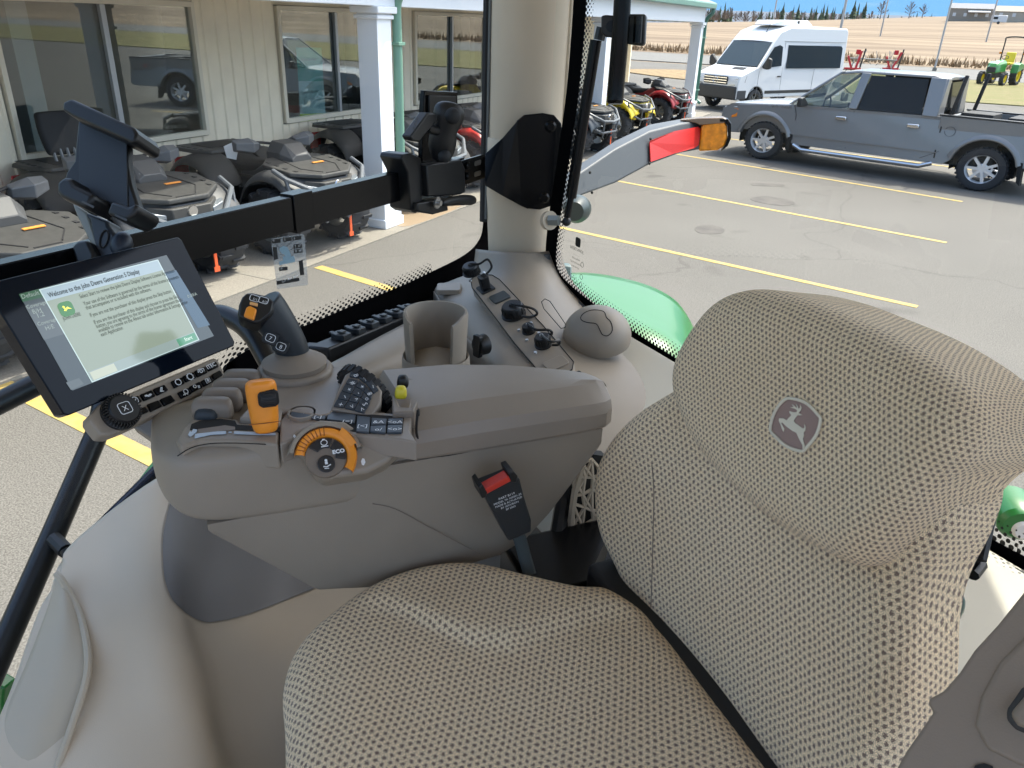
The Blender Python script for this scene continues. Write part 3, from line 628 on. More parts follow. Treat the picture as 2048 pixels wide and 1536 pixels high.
x, y = AF.px(835, 252, .053); M(LFrame(AF.p(x, y, .053), AF.x, AF.y, AF.z)).text('RAM', -.012, -.01, .014, 0, rot=.9).build('lettering', mat('emboss', (.03, .03, .03), .5), am, smooth=False)

# ---- tablet holder on its arm (front of the bar, over the display)
th = thing('tablet_holder', 'black spring tablet holder on an arm above the touchscreen', 'tablet holder', D(200, 350, 1.0))
tn_ = (EYE-D(205, 330, 1.0)).normalized(); TF = Frame(D(205, 330, 1.0), D(300, 330, .985)-D(110, 318, 1.015), D(200, 200, 1.0)-D(200, 450, .97))
def tp(L, h=0): return [TF.px(*q, h) for q in L]
M(TF).prism(tp([(156, 240), (236, 268), (254, 290), (254, 330), (262, 370), (276, 412), (270, 432), (240, 430), (190, 420), (128, 400), (125, 370), (132, 345), (148, 322), (151, 285)]), -.014, 0).build('back_plate', BLK, th, bevel=.003)
M(TF).prism(tp([(157, 243), (253, 285), (255, 415), (157, 385)], .002), 0, .0015).build('slide_plate', mat('slide_plate', (.016, .02, .026), .5), th, bevel=.0008)
M(TF).prism(tp([(133, 226), (135, 210), (152, 203), (280, 262), (287, 275), (284, 290), (274, 294), (256, 285), (152, 238)], .02), -.016, .030, inset=.002).build('upper_jaw', BLK, th, bevel=.006, seg=3)
for L in ([(126, 372), (140, 360), (155, 362), (162, 376), (202, 396), (192, 418), (180, 422), (135, 402), (126, 392)], [(236, 408), (270, 420), (284, 412), (288, 424), (280, 436), (262, 448), (225, 434)]):
    M(TF).prism(tp(L, .02), -.014, .032).build('lower_jaw', BLK, th, bevel=.006, seg=3)
for L in ([(162, 404), (165, 401), (188, 412), (186, 416)], [(228, 431), (231, 428), (254, 438), (252, 442)]): M(TF).prism(tp(L, .033), .0322, .0328).build('jaw_slot', mat('slot_gray', (.05, .05, .05), .5) if 'slot_gray' not in bpy.data.materials else bpy.data.materials['slot_gray'], th)
M(TF).prism(tp([(155, 418), (215, 440), (216, 450), (238, 480), (252, 530), (198, 530), (186, 490), (178, 440)], -.02), -.05, -.02).build('arm', mat('arm_dark', (.022, .025, .03), .45), th, bevel=.006, seg=3)
M(TF).prism(tp([(134, 400), (165, 420), (196, 515), (189, 518), (145, 430)], -.012), -.03, -.02).build('cable_cover', mat('silver_edge', (.22, .22, .19), .4), th, bevel=.003)
M(TF).prism(tp([(159, 500), (172, 489), (190, 487), (205, 515), (200, 540), (172, 545)], -.02), -.03, -.005).build('clamp', BLK, th, bevel=.004)
M(TF).sphere(TF.px(243, 492, -.03)+(-.03,), .014, 16, 10, (1, 1.4, 1)).build('ball_joint', mat('arm_blue', (.01, .016, .028), .45), th)
x, y = TF.px(208, 478, -.019)
M(TF).tube([(x+.006*math.cos(a), y+.012*math.sin(a), -.019) for a in [i*math.pi/8 for i in range(17)]], .001, 5).build('arm_groove', GRV, th)
# ================================================================== SEAT
seat = thing('operator_seat', 'beige and brown dotted fabric tractor seat with leaping deer emblem', 'seat', SP(-.3, .52, -1.0))
th_ = R_(10); BN = Vector((math.cos(th_), 0, math.sin(th_))); BP0 = Vector((-.49, 0, -.64))
BFr = LFrame(SP(*BP0), LV, (UV_*math.cos(th_) - FV*math.sin(th_)).normalized(), (FV*math.cos(th_)+UV_*math.sin(th_)).normalized())
def surfpt(fr, px, py, bump, it=8):
    h = 0
    for _ in range(it):
        x, y = fr.px(px, py, h); h = bump(x, y)
    return x, y
def inflate(fr, outline, bump, depth, rnd, name, mt, parent, rings=26, nspl=8, steps=10, flat=1.0, uvs_=1.18):
    """upholstered pad: front surface fr-plane + bump, rounded over the rim and carried back by depth"""
    P = [Vector(p) for p in cspline(outline, nspl)]; n = len(P); c = Vector((sum(p.x for p in P)/n, sum(p.y for p in P)/n))
    rows = []; uvs = []
    # back ring to rim to centre
    def edge_in(d):
        out = []
        for i, p in enumerate(P):
            t = (P[(i+2) % n]-P[i-2]).normalized(); q = Vector((t.y, -t.x))
            if q.dot(c-p) < 0: q = -q
            out.append(p+q*d)
        return out
    base = edge_in(rnd)
    for k in range(3):
        rows.append([(p.x, p.y, bump(p.x, p.y)-depth+(depth-rnd)*k/2.0 - (.0)) for p in P]); 
    L = 0
    for s in range(1, steps+1):
        a = math.pi/2*s/steps; q = edge_in(rnd*(1-math.cos(a)))
        rows.append([(p.x, p.y, bump(p.x, p.y)-rnd*(1-math.sin(a))) for p in q])
    for r in range(1, rings+1):
        k = 1-(r/rings); rows.append([(c.x+(p.x-c.x)*k, c.y+(p.y-c.y)*k, bump(c.x+(p.x-c.x)*k, c.y+(p.y-c.y)*k)) for p in base])
    m = M(fr); nr = len(rows); vs = [p for r in rows for p in r]
    fs = [(i*n+j, i*n+(j+1) % n, (i+1)*n+(j+1) % n, (i+1)*n+j) for i in range(nr-1) for j in range(n)]
    m.add(vs, fs)
    uv = []
    for i, r in enumerate(rows):
        for j, p in enumerate(r):
            d = P[j]-base[j]; dl = d.normalized() if d.length else Vector((0, 0))
            q = Vector((p[0], p[1]))
            if i < 3: q = q + dl*((2-i)*(depth-rnd)/2+rnd*.57)
            elif i < 3+steps: a = math.pi/2*(i-2)/steps; q = base[j]+dl*(rnd*(math.pi/2-a)) + (q-q)
            uv.append((q.x*uvs_, q.y*uvs_))
    m.weld = False
    o = m.build(name, mt, parent, uv=uv, ang=180); return o
def sstep(x): x = max(0, min(1, x)); return x*x*(3-2*x)
def bumpL(x, y): u = (x-.53)/.27; return .045*abs(u)**2.2 - .02*max(0, 1-abs(y-.12)/.12)*0
def bumpU(x, y): u = (x-.52)/.24; return .038+.022*abs(u)**2.2 + .010*math.sin(max(0, min(1, (y-.05)/.40))*math.pi)
def outl_(L, bump): return [surfpt(BFr, q[0], q[1], (lambda x, y, o=(q[2] if len(q) > 2 else 0): bump(x, y)+o)) for q in L]
lo = [(1166, 950), (1172, 1050), (1205, 1130), (1258, 1232), (1348, 1356), (1468, 1490), (1590, 1620), (1780, 1660, -.05), (1880, 1450, -.07), (1894, 1330, -.07), (1898, 1235, -.07), (1918, 1150, -.07), (1962, 1060, -.07), (1983, 970, -.07), (1900, 880, -.05), (1600, 760), (1400, 720), (1330, 770), (1250, 822), (1195, 880)]
inflate(BFr, outl_(lo, bumpL), bumpL, .085, .035, 'backrest_cushion', FAB, seat)
up = [(1362, 730, -.03), (1368, 810, -.03), (1412, 920, -.02), (1530, 1035, -.02), (1645, 1108, -.02), (1745, 1132, -.03), (1850, 1058, -.05), (1978, 968, -.085), (2050, 918, -.095), (2085, 850, -.10), (2045, 775, -.10), (1900, 690, -.085), (1750, 632, -.07), (1640, 597, -.055), (1540, 580, -.045), (1465, 598, -.04), (1405, 655, -.035)]
inflate(BFr, outl_(up, bumpU), bumpU, .112, .036, 'headrest_cushion', FAB, seat, uvs_=1.55)
M(BFr).prism([surfpt(BFr, px, py, lambda x, y: -.125) for px, py in [(1420, 850), (1330, 960), (1330, 1060), (1420, 1190), (1640, 1480), (1850, 1560), (1915, 1400), (1905, 1330), (1918, 1200), (1975, 1130), (1998, 1040), (2003, 950), (1950, 840), (1750, 740), (1560, 700), (1480, 760)]], -.13, -.06).build('back_shell', mat('shell_black', (.014, .02, .024), .25), seat, bevel=.02, seg=4)
fx = D(1912, 1215, .70); KN = LFrame(fx, LV, UV_, -FV)
m = M(); m.sphere(D(1908, 1216, .70), .0085, 16, 10, (1.0, 1.0, 2.0)); m.build('recline_knob', mat('knob_green', (.06, .10, .085), .2), seat)
for a, b in (((1978, 1040), (1960, 1120)), ((1962, 1128), (1945, 1150))):
    M().tube([D(*a, .72), D(*b, .71)], .006, 8, world=True).build('hinge', BLK, seat)
# stitching seam of the far bolster
sm = [BFr.p(x, y, bumpL(x, y)+.0002) for x, y in [surfpt(BFr, px, py, bumpL) for px, py in [(1304, 930), (1307, 965), (1308, 1000), (1306, 1080), (1304, 1160), (1302, 1215)]]]
M().tube(cspline([tuple(p) for p in sm], 5, False), .0008, 6, world=True).build('seam', mat('thread', (.24, .18, .14), .9), seat)
# cushion
CFr = LFrame(SP(0, 0, -.665), FV, LV, UV_)
crease = [surfpt(CFr, px, py, lambda x, y: .015) for px, py in [(700, 1190), (800, 1210), (880, 1245), (950, 1270), (1030, 1276), (1110, 1245), (1200, 1222), (1320, 1216)]]
crease.sort()
def creaseL(F):
    if F <= crease[0][0]: return crease[0][1]
    for (a, b), (c, d) in zip(crease, crease[1:]):
        if a <= F <= c: return b+(d-b)*(F-a)/(c-a)
    return crease[-1][1]
def bumpC(F, L):
    fade = sstep((-.06-F)/.16)
    h = .011*fade*sstep((L-creaseL(F)+.006)/.036) + .014*sstep((-.30-F)/.15)*0
    h += -.012*math.exp(-((F+.25)/.16)**2-((L-.50)/.14)**2)
    h += -.018*sstep((F+.10)/.12)
    return h
cu = [(566, 1440), (562, 1360), (585, 1290), (645, 1225), (740, 1160), (850, 1122), (950, 1116), (1060, 1140), (1150, 1160), (1215, 1166), (1285, 1205), (1340, 1265), (1430, 1380), (1560, 1545), (1680, 1690), (1560, 1850), (1200, 1960), (800, 1920), (600, 1760), (570, 1580)]
inflate(CFr, [surfpt(CFr, px, py, lambda F, L: bumpC(F, L)-.012) for px, py in cu], bumpC, .10, .040, 'seat_cushion', FAB, seat, uvs_=1.12)
M(CFr).prism([CFr.px(px, py, -.10) for px, py in [(640, 1440), (700, 1300), (900, 1180), (1200, 1170), (1330, 1230), (1560, 1500), (1500, 1750), (900, 1800)]], -.30, -.07).build('seat_base', BLK, seat, bevel=.01)
M(SEAT).box((-.50, .53, -.74), (.12, .44, .12)).build('hinge_frame', BLR, seat, bevel=.01)
# strap of belt tucked between backrest and cushion, black box behind
M().grid([[D(1208, 1075, 1.16), D(1222, 1085, 1.15)], [D(1190, 1130, 1.13), D(1205, 1135, 1.12)], [D(1168, 1150, 1.10), D(1186, 1158, 1.09)]], True).build('belt_strap', mat('belt_web', (.16, .145, .12), .8), seat, solid=.003, sub=2)
M(SEAT).box((-.46, .83, -.80), (.18, .14, .14)).build('suspension_cover', BLM, seat, bevel=.008)
# side vent grille beside the backrest
vg = thing('vent_grille', 'beige triangular lattice vent between console and backrest', 'grille', D(1155, 1020, 1.22))
ga, gb = D(1160, 950, 1.24), D(1150, 1090, 1.22)
VF = LFrame(D(1155, 1020, 1.23), _unit(FV*-1+UV_*0), UV_, LV*-1)
random.seed(3)
pts = [[(1148+17*j+random.uniform(-5, 5), 925+30*i+random.uniform(-8, 8)) for j in range(4)] for i in range(7)]
gm = M(VF)
for i in range(7):
    for j in range(4):
        for di, dj in ((0, 1), (1, 0), (1, 1 if (i+j) % 2 else -1)):
            a, b = i+di, j+dj
            if 0 <= a < 7 and 0 <= b < 4: gm.tube([VF.px(*pts[i][j])+(0,), VF.px(*pts[a][b])+(0,)], .0028, 5)
gm.tube([VF.px(*q)+(0,) for q in [(1165, 930), (1150, 980), (1142, 1040), (1146, 1095)]], .006, 6)
gm.build('lattice', BEI, vg)
M(VF).prism([VF.px(*q) for q in [(1180, 915), (1145, 980), (1138, 1100), (1230, 1110), (1220, 920)]], -.03, -.012).build('grille_backing', GRV, vg)
M().tube([D(1132, 960, 1.25), D(1110, 1090, 1.22)], .012, 8, world=True).build('grille_post', BLK, vg)
# deer emblem ----------------------------------------------------------------
def z8(x, y): return 1480+x/8.533, 760+y/8.533
def upf(L, h=0): return [surfpt(BFr, *z8(*q), lambda x, y: bumpU(x, y)) for q in L]
def onU(L, off): return [Vector((x, y, bumpU(x, y)+off)) for x, y in L]
shield = [(830, 315), (930, 320), (1060, 350), (1180, 410), (1280, 500), (1360, 590), (1405, 650), (1385, 780), (1340, 920), (1270, 1030), (1190, 1120), (1105, 1215), (980, 1195), (860, 1150), (740, 1070), (630, 960), (545, 860), (560, 720), (600, 590), (670, 460), (750, 370)]
deer = [(690, 655), (760, 655), (820, 690), (850, 650), (900, 600), (870, 565), (865, 530), (930, 550), (985, 550), (1000, 520), (960, 490), (880, 470), (940, 460), (905, 410), (950, 440), (980, 470), (1000, 470), (975, 405), (1010, 450), (1020, 490), (1050, 470), (1048, 420), (1075, 470), (1060, 520), (1020, 560), (1085, 600), (1030, 605), (1005, 600), (965, 650), (940, 690), (960, 730), (1030, 780), (1100, 830), (1125, 810), (1120, 750), (1145, 800), (1135, 870), (1110, 890), (1115, 950), (1095, 1000), (1110, 1060), (1128, 1110), (1120, 1180), (1092, 1180), (1090, 1110), (1050, 1040), (1015, 970), (985, 900), (920, 870), (850, 820), (800, 780), (740, 720), (725, 740), (760, 800), (780, 830), (765, 885), (735, 830), (715, 760), (685, 700)]
def emb(pts, off, name, mt, sub=None, th=.001):
    P = onU(upf(pts), off); n = len(P); c = Vector((sum(p.x for p in P)/n, sum(p.y for p in P)/n, 0)); c.z = bumpU(c.x, c.y)+off
    m = M(BFr); m.add([tuple(p) for p in P], [tuple(range(n))]); 
    return m.build(name, mt, emblem, smooth=False, solid=-th)
emblem = M(BFr).add([tuple(p) for p in onU(upf(shield), .0008)], [tuple(range(len(shield)))]).build('deer_emblem', mat('patch_mauve', (.30, .205, .175), .8, bump=.4, bscale=1500, bdist=.0005), seat, smooth=False)
emb(deer, .0018, 'deer_figure', mat('silver_thread', (.68, .62, .49), .6, bump=.5, bscale=1800, bdist=.0006), th=.0005)
sp = onU(upf(shield), .002); M(BFr).tube([tuple(p) for p in cspline([tuple(p) for p in sp], 2)]+[tuple(sp[0])], .0016, 6).build('emblem_border', bpy.data.materials['silver_thread'], emblem)
# seat belt buckle ---------------------------------------------------------------
bk = thing('seat_belt_buckle', 'black seat belt buckle with red release button against the console side', 'seat belt buckle', SP(-.31, .77, -.62))
BU = LFrame(SP(-.30, .745, -.585), -FV, UV_, -LV)
def bp(L, h=0): return [BU.px(*q, h) for q in L]
M(BU).prism(bp([(956, 972), (962, 965), (1020, 942), (1033, 948), (1042, 985), (1056, 1030), (1056, 1054), (1012, 1073), (1005, 1062), (975, 1005)]), -.012, .012).build('buckle_body', mat('buckle_black', (.014, .018, .022), .4), bk, bevel=.003, seg=3)
M(BU).prism(bp([(966, 974), (1014, 948), (1020, 958), (971, 984)], .010), .0, .015).build('release_button', mat('red_plastic', (.55, .035, .02), .4), bk, bevel=.001)
M(BU).prism(bp([(956, 973), (963, 966), (973, 982), (970, 992), (962, 994)], .012), -.012, .0155).build('guard', BLK, bk, bevel=.001)
M(BU).prism(bp([(1015, 944), (1025, 940), (1034, 950), (1030, 963), (1020, 962)], .012), -.012, .0155).build('guard', BLK, bk, bevel=.001)
x, y = BU.px(1015, 1005, .0125); rot = math.atan2(BU.px(1040, 990, .0125)[1]-BU.px(985, 1012, .0125)[1], BU.px(1040, 990, .0125)[0]-BU.px(985, 1012, .0125)[0])
m = M(BU)
for i, t in enumerate(('PART B119', 'MODEL 7A 105001-25', 'MADE & ACTUATED', 'BY SECURON', 'BF 2003')):
    m.text(t, x+.007*math.sin(rot)*i-.001, y+.008-.0046*i, .0040 if i else .0046, .0122, 'CENTER', rot=rot)
m.build('label_text', WHT, bk, smooth=False)
M().tube(cspline([tuple(D(*q)) for q in [(1033, 1060, 1.035), (1042, 1085, 1.04), (1050, 1115, 1.045), (1060, 1150, 1.04)]], 4, False), .009, 8, world=True, flat=.5).build('stalk', mat('web_gray', (.04, .05, .05), .8), bk)

# ================================================================== ARMREST CONSOLE (seat frame: F forward, L right, Z)
con = thing('armrest_console', 'brown plastic armrest console with joystick, orange lever and padded lid', 'armrest', SP(-.2, .9, -.8))
PTS = {}
def csec(F, Lo, zt, zc, zb, Lf=1.02, ch=.0095, inn=.0):
    return [(F, Lf, zt), (F, Lo+ch*2.2, zt), (F, Lo+ch*.6, zt-ch*.5), (F, Lo, zt-ch*1.8), (F, Lo, zc), (F, Lo+.001, zb+.007), (F, Lo+.010, zb), (F, Lf, zb)]
up = [csec(.086, .875, -.470, -.485, -.500, .97, .012), csec(.080, .840, -.458, -.485, -.520, .99, .014), csec(.062, .810, -.451, -.49, -.535, 1.01), csec(.03, .798, -.447, -.50, -.546, 1.02), csec(-.05, .797, -.446, -.50, -.549, 1.02),
      csec(-.13, .797, -.447, -.50, -.551), csec(-.165, .800, -.452, -.50, -.553), csec(-.19, .803, -.458, -.50, -.553), csec(-.215, .803, -.482, -.50, -.555), csec(-.24, .803, -.496, -.51, -.556), csec(-.38, .803, -.496, -.515, -.562), csec(-.455, .806, -.496, -.515, -.560), csec(-.47, .82, -.497, -.52, -.556, 1.0)]
M(SEAT).loft(up).build('console_body', PL, con, sub=2, ang=180)
lw = []
for F, zb in ((.034, -.556), (.030, -.562), (.015, -.578), (-.03, -.627), (-.076, -.678), (-.086, -.686), (-.12, -.694), (-.16, -.698), (-.19, -.700), (-.25, -.698), (-.335, -.690), (-.372, -.672), (-.405, -.634), (-.44, -.582), (-.474, -.53)):
    Lo = .803 if F > -.13 else .7960
    zt2 = -.54 if F > -.13 else -.4985
    Lb_ = Lo+.010*max(0, (-.54-zb)/.13)
    lw.append([(F, .99, zt2), (F, Lo, zt2), (F, Lo+.001, (zb+zt2)/2), (F, Lb_, zb+.012), (F, Lb_+.002, zb+.006), (F, Lb_+.014, zb), (F, Lb_+.05, zb), (F, .99, zb)])
M(SEAT).loft(lw).build('console_lower_body', mat('brown_plastic_low', (.265, .224, .176), .5, noise=.05, nscale=8, bump=.25, bscale=900, bdist=.0006), con, bevel=.010, seg=4, ang=50, bang=25)
# bulge line of the side moulding
def sidept(px, py, L=.796):
    r = ray(px, py); t = (L-0)/r.dot(LV); return EYE+r*t
ln = [sidept(*q, .7958) for q in [(745, 1008), (790, 1018), (860, 1055), (960, 1108)]]
M().tube(cspline([tuple(p) for p in ln], 5, False), .0006, 6, world=True).build('side_crease', PLD, con)
DK_ = LFrame(SP(0, 0, -.4445), FV, LV, UV_)
# lid
CPt = LFrame(SP(0, 0, -.448), FV, LV, UV_)
lt = [(870, 737), (1035, 748), (1120, 757), (1170, 770), (1200, 795), (1204, 822), (1203, 835), (1195, 848), (1100, 870), (960, 895), (880, 911), (850, 895), (833, 865), (836, 835)]
def lidsec(F, La, Lb, zt, zb, k=1.0):
    zt += .006
    return [(F, Lb, zb), (F, Lb, zt-.008*k), (F, Lb-.008, zt-.001), (F, (La+Lb)/2, zt+.0025*k), (F, La+.036*k, zt), (F, La+.008*k, zt-.016*k), (F, La+.001, zt-.030*k), (F, La, zb+.004), (F, La+.002, zb)]
ls = [lidsec(-.204, .796, .955, -.456, -.4925), lidsec(-.212, .791, .962, -.4485, -.495), lidsec(-.30, .790, .95, -.447, -.497), lidsec(-.38, .790, .925, -.448, -.497), lidsec(-.43, .790, .90, -.449, -.497), lidsec(-.458, .791, .886, -.450, -.497), lidsec(-.478, .795, .874, -.4515, -.497), lidsec(-.490, .803, .864, -.455, -.497, .8), lidsec(-.496, .815, .852, -.463, -.497, .6)]
M(SEAT).loft(ls).build('armrest_lid', mat('lid_brown', (.245, .205, .165), .42, noise=.05, nscale=10, bump=.3, bscale=1100, bdist=.0006), con, bevel=.0095, seg=5, ang=60, bang=18)
ln = [sidept(*q) for q in [(836, 820), (833, 865), (845, 893), (870, 912), (960, 898), (1100, 873), (1200, 852)]]
M().tube(cspline([tuple(p) for p in ln], 5, False), .0016, 6, world=True).build('lid_gap', GRV, con)
M(DK_).tube([DK_.px(*q)+(0,) for q in [(836, 830), (838, 808), (852, 772), (868, 742)]], .0020, 6).build('lid_gap', GRV, con)
ln = [sidept(*q, .7965) for q in [(355, 912), (390, 893), (450, 886), (560, 892), (600, 912)]]
M().tube(cspline([tuple(p) for p in ln], 5, False), .0007, 6, world=True).build('side_seam', GRV, con)
# deck plane
DK = LFrame(SP(0, 0, -.445), FV, LV, UV_)
def dkp(L, h=0): return [DK.px(*q, h) for q in L]
GD = mat('deck_gray_brown', (.26, .22, .18), .42, bump=.25, bscale=900, bdist=.0006)
# raised front deck (lever gate) and raised dial panel
M(DK).prism(dkp([(365, 855), (385, 838), (430, 832), (475, 838), (480, 846), (560, 848), (556, 888), (470, 880), (400, 880), (362, 893), (352, 880)], .004), -.03, .004).build('lever_gate', PL, con, bevel=.003, seg=3)
M(DK).prism(dkp([(383, 849), (400, 842), (440, 838), (470, 842), (474, 850), (560, 856), (560, 864), (470, 860), (380, 860)], .0042), .0005, .0048).build('gate_slot', GRV, con)
M(DK).prism(dkp([(395, 858), (450, 850), (470, 853), (470, 858), (398, 866)], .006), .003, .0058).build('gate_inset', PLD, con)
LW = mat('pale_blue_print', (.48, .56, .64), .6)
M(DK).prism(dkp([(390, 867), (420, 862), (452, 861), (452, 866), (420, 868), (389, 875)], .0062), .0048, .0056).build('speed_marks', LW, con, smooth=False)
M(DK).prism(dkp([(468, 861), (520, 864), (551, 865), (551, 868), (520, 868), (468, 866)], .0062), .0048, .0056).build('speed_marks', LW, con, smooth=False)
M(DK).prism(dkp([(457, 862), (463, 862), (463, 864), (457, 864)], .0062), .0048, .0056).build('speed_marks', LW, con, smooth=False)
M(DK).prism(dkp([(376, 868), (380, 861), (383, 863), (386, 857), (394, 858), (393, 862), (386, 868), (380, 872)], .0062), .0048, .0056).build('hare_symbol', LW, con, smooth=False)
# main control deck rising behind the lever
M(DK).prism(dkp([(478, 838), (520, 790), (560, 765), (665, 738), (722, 733), (730, 745), (662, 830), (640, 835), (565, 822), (560, 848)], .008), -.02, .010).build('upper_deck', GD, con, bevel=.003, seg=3)
M(DK).prism(dkp([(560, 842), (585, 808), (640, 812), (800, 828), (823, 830), (820, 862), (834, 884), (800, 878), (720, 870), (600, 872), (560, 888)], .006), -.02, .006).build('button_deck', GD, con, bevel=.002)
# strip of dark buttons on the deck
strip = [[(623, 820), (654, 822), (650, 838), (622, 836)], [(656, 822), (712, 829), (709, 845), (653, 838)], [(714, 830), (741, 834), (738, 864), (712, 862)], [(743, 835), (774, 837), (772, 848), (742, 849)], [(741, 851), (772, 850), (771, 865), (740, 862)], [(776, 837), (806, 835), (805, 848), (776, 848)], [(775, 850), (805, 849), (803, 864), (774, 864)]]
M(DK).prism(dkp([(619, 817), (655, 819), (712, 827), (808, 833), (805, 866), (738, 867), (700, 862), (640, 842), (619, 838)], .0064), .004, .0064).build('button_strip', GRV, con)
BT2 = mat('button_slate', (.040, .050, .062), .4)
for q in strip: M(DK).prism(dkp(q, .009), .006, .009).build('button', BT2, con, bevel=.0008)
ic = M(DK)
for (px, py), t in zip([(636, 833), (695, 842), (725, 851), (757, 843), (757, 858), (790, 843), (790, 857)], ['[-]', '[=]', '[<]', '&A', 'o/', '<oA', '<o>']):
    x, y = DK.px(px, py, .0094); a = ang2(Vector(DK.px(px+20, py-1, .0094))-Vector((x, y))); 
    ic.fr = Frame(DK.p(x, y, .0094), D(px+20, py, 1)-D(px, py, 1) if False else (DK.p(*DK.px(px+20, py, .0094))-DK.p(*DK.px(px, py, .0094))), UV_.cross(DK.p(*DK.px(px+20, py, .0094))-DK.p(*DK.px(px, py, .0094))))
    ic.text(t, 0, -.004, .010, 0, 'CENTER')
ic.build('button_symbols', WHT, con, smooth=False)
def deckF(px, py, h): # readable frame on deck, x to the image's right
    a = DK.p(*DK.px(px, py, h), h); b = DK.p(*DK.px(px+20, py, h), h); ex = (b-a).normalized(); return Frame(a, ex, UV_.cross(ex), UV_)
F = deckF(604, 830, .006); m = M(F); m.lathe([(0, .003), (.0125, .003), (.0135, .002), (.0135, 0)], n=28); m.build('round_button', BT2, con)
M(F).lathe([(.0140, .0), (.0140, .004), (.0165, .004), (.0175, 0)], n=28).build('button_ring', PL, con)
m = M(F); m.text('<', -.006, -.002, .012, .0035); m.text('A', .002, -.002, .008, .0035); m.build('button_symbol', WHT, con, smooth=False)
# curved keypad + thumb wheel
kc = [(704, 752), (722, 750)]
KA = DK.p(*DK.px(720, 790, .0), .018); kxn = _unit(DK.p(*DK.px(745, 800, 0))-DK.p(*DK.px(690, 775, 0))); kyn = _unit(DK.p(*DK.px(712, 738, 0))-DK.p(*DK.px(690, 830, 0)))
KZ = (EYE-KA).normalized(); KZ = _unit(KZ*.55+UV_*.6); kx = _unit(kxn-KZ*KZ.dot(kxn)); ky = KZ.cross(kx)
KP = LFrame(DK.p(*DK.px(715, 790, .022), .022), kx, ky, KZ)
kq = [(694, 757), (712, 762), (735, 775), (760, 802), (742, 828), (664, 816), (672, 790)]
M(KP).prism([KP.px(*q) for q in [(690, 748), (705, 738), (740, 745), (764, 780), (762, 806), (744, 832), (661, 818), (672, 785)]], -.022, -.001).build('keypad_housing', GD, con, bevel=.003, seg=3)
rows_k = [[(697, 757), (718, 762), (733, 773), (746, 790)], [(690, 768), (711, 774), (727, 784), (742, 801)], [(682, 783), (703, 789), (722, 797), (739, 810)], [(674, 799), (696, 803), (716, 808), (734, 819)], [(666, 814), (688, 817), (708, 822), (728, 828)]]
for i in range(4):
    for j in range(3):
        a, b, c_, d_ = rows_k[i][j], rows_k[i][j+1], rows_k[i+1][j+1], rows_k[i+1][j]
        cx, cy = (a[0]+b[0]+c_[0]+d_[0])/4, (a[1]+b[1]+c_[1]+d_[1])/4
        q = [KP.px(cx+(p[0]-cx)*.92, cy+(p[1]-cy)*.92) for p in (a, b, c_, d_)]
        M(KP).prism(q, -.001, .002).build('key', BT2, con, bevel=.0006)
kt = M(KP)
for i, rowt in enumerate((('#', '+', '8', "'"), ('+', '-', 'o', '='), ('~', '^', 'S', 'R1'), ('x', '>', '<', 'R2'))):
    for j in range(3):
        a, b = rows_k[i][j], rows_k[i+1][j+1]; x, y = KP.px((a[0]+b[0])/2, (a[1]+b[1])/2, .0024)
        kt.text(rowt[j], x, y-.002, .0085, .0024, 'CENTER', rot=-.35)
kt.build('key_symbols', WHT, con, smooth=False)
for q in ([(702, 744), (720, 746), (716, 756), (699, 753)], [(722, 747), (738, 756), (730, 766), (718, 757)], [(740, 758), (757, 780), (747, 787), (732, 767)]):
    M(KP).prism([KP.px(*p, .001) for p in q], -.001, .003).build('key', BT2, con, bevel=.0006)
kt = M(KP)
for (px, py), t in (((710, 750), 'B'), ((729, 756), 'o='), ((745, 772), '~')): x, y = KP.px(px, py, .0034); kt.text(t, x, y-.002, .0085, .0034, 'CENTER', rot=-.5)
kt.build('key_symbols', WHT, con, smooth=False)
wa = KP.p(*KP.px(704, 737, -.004), -.004); wb = KP.p(*KP.px(755, 768, -.004), -.004)
WX = (wb-wa).normalized(); WF = LFrame((wa+wb)/2-KZ*.030, WX, KZ, WX.cross(KZ)); 
m = M(WF); m.lathe([(0, -.006), (.034, -.006), (.038, -.003), (.038, .006), (.034, .009), (0, .009)], n=36); m.build('thumb_wheel', BLR, con)
m = M(WF)
for i in range(24): a = 2*math.pi*i/24; m.box((.0385*math.cos(a), .0385*math.sin(a), .0015), (.0022, .006, .012), (0, 0, a))
m.build('wheel_ribs', BLR, con)
# two small switches by the lid (black, yellow)
for (px, py), mt_, nm in (((806, 775), BLK, 'black_switch'), ((802, 797), YEL, 'yellow_switch')):
    F = deckF(px, py, .010); s = M(F).loft([[(x, y, z*k) for x, y in rrect(.016*w_, .016*w_, .004)] for z, w_, k in ((0, 1, 1), (.010, .95, 1), (.018, .7, 1))]); s.build(nm, mt_, con, sub=1)
for L, h in (([(788, 768), (812, 758), (838, 765), (836, 786), (790, 788)], .016), ([(786, 800), (796, 792), (830, 795), (820, 825), (786, 828)], .018)):
    M(DK).prism(dkp(L, .0), -.02, .004).build('switch_guard', PLD, con, bevel=.003)
M(DK).prism([tuple(p) for p in dkp([(784, 790), (793, 799), (800, 815), (822, 818), (835, 800), (828, 826), (785, 828)], .012)], -.01, .014).build('switch_guard', PLD, con, bevel=.003)
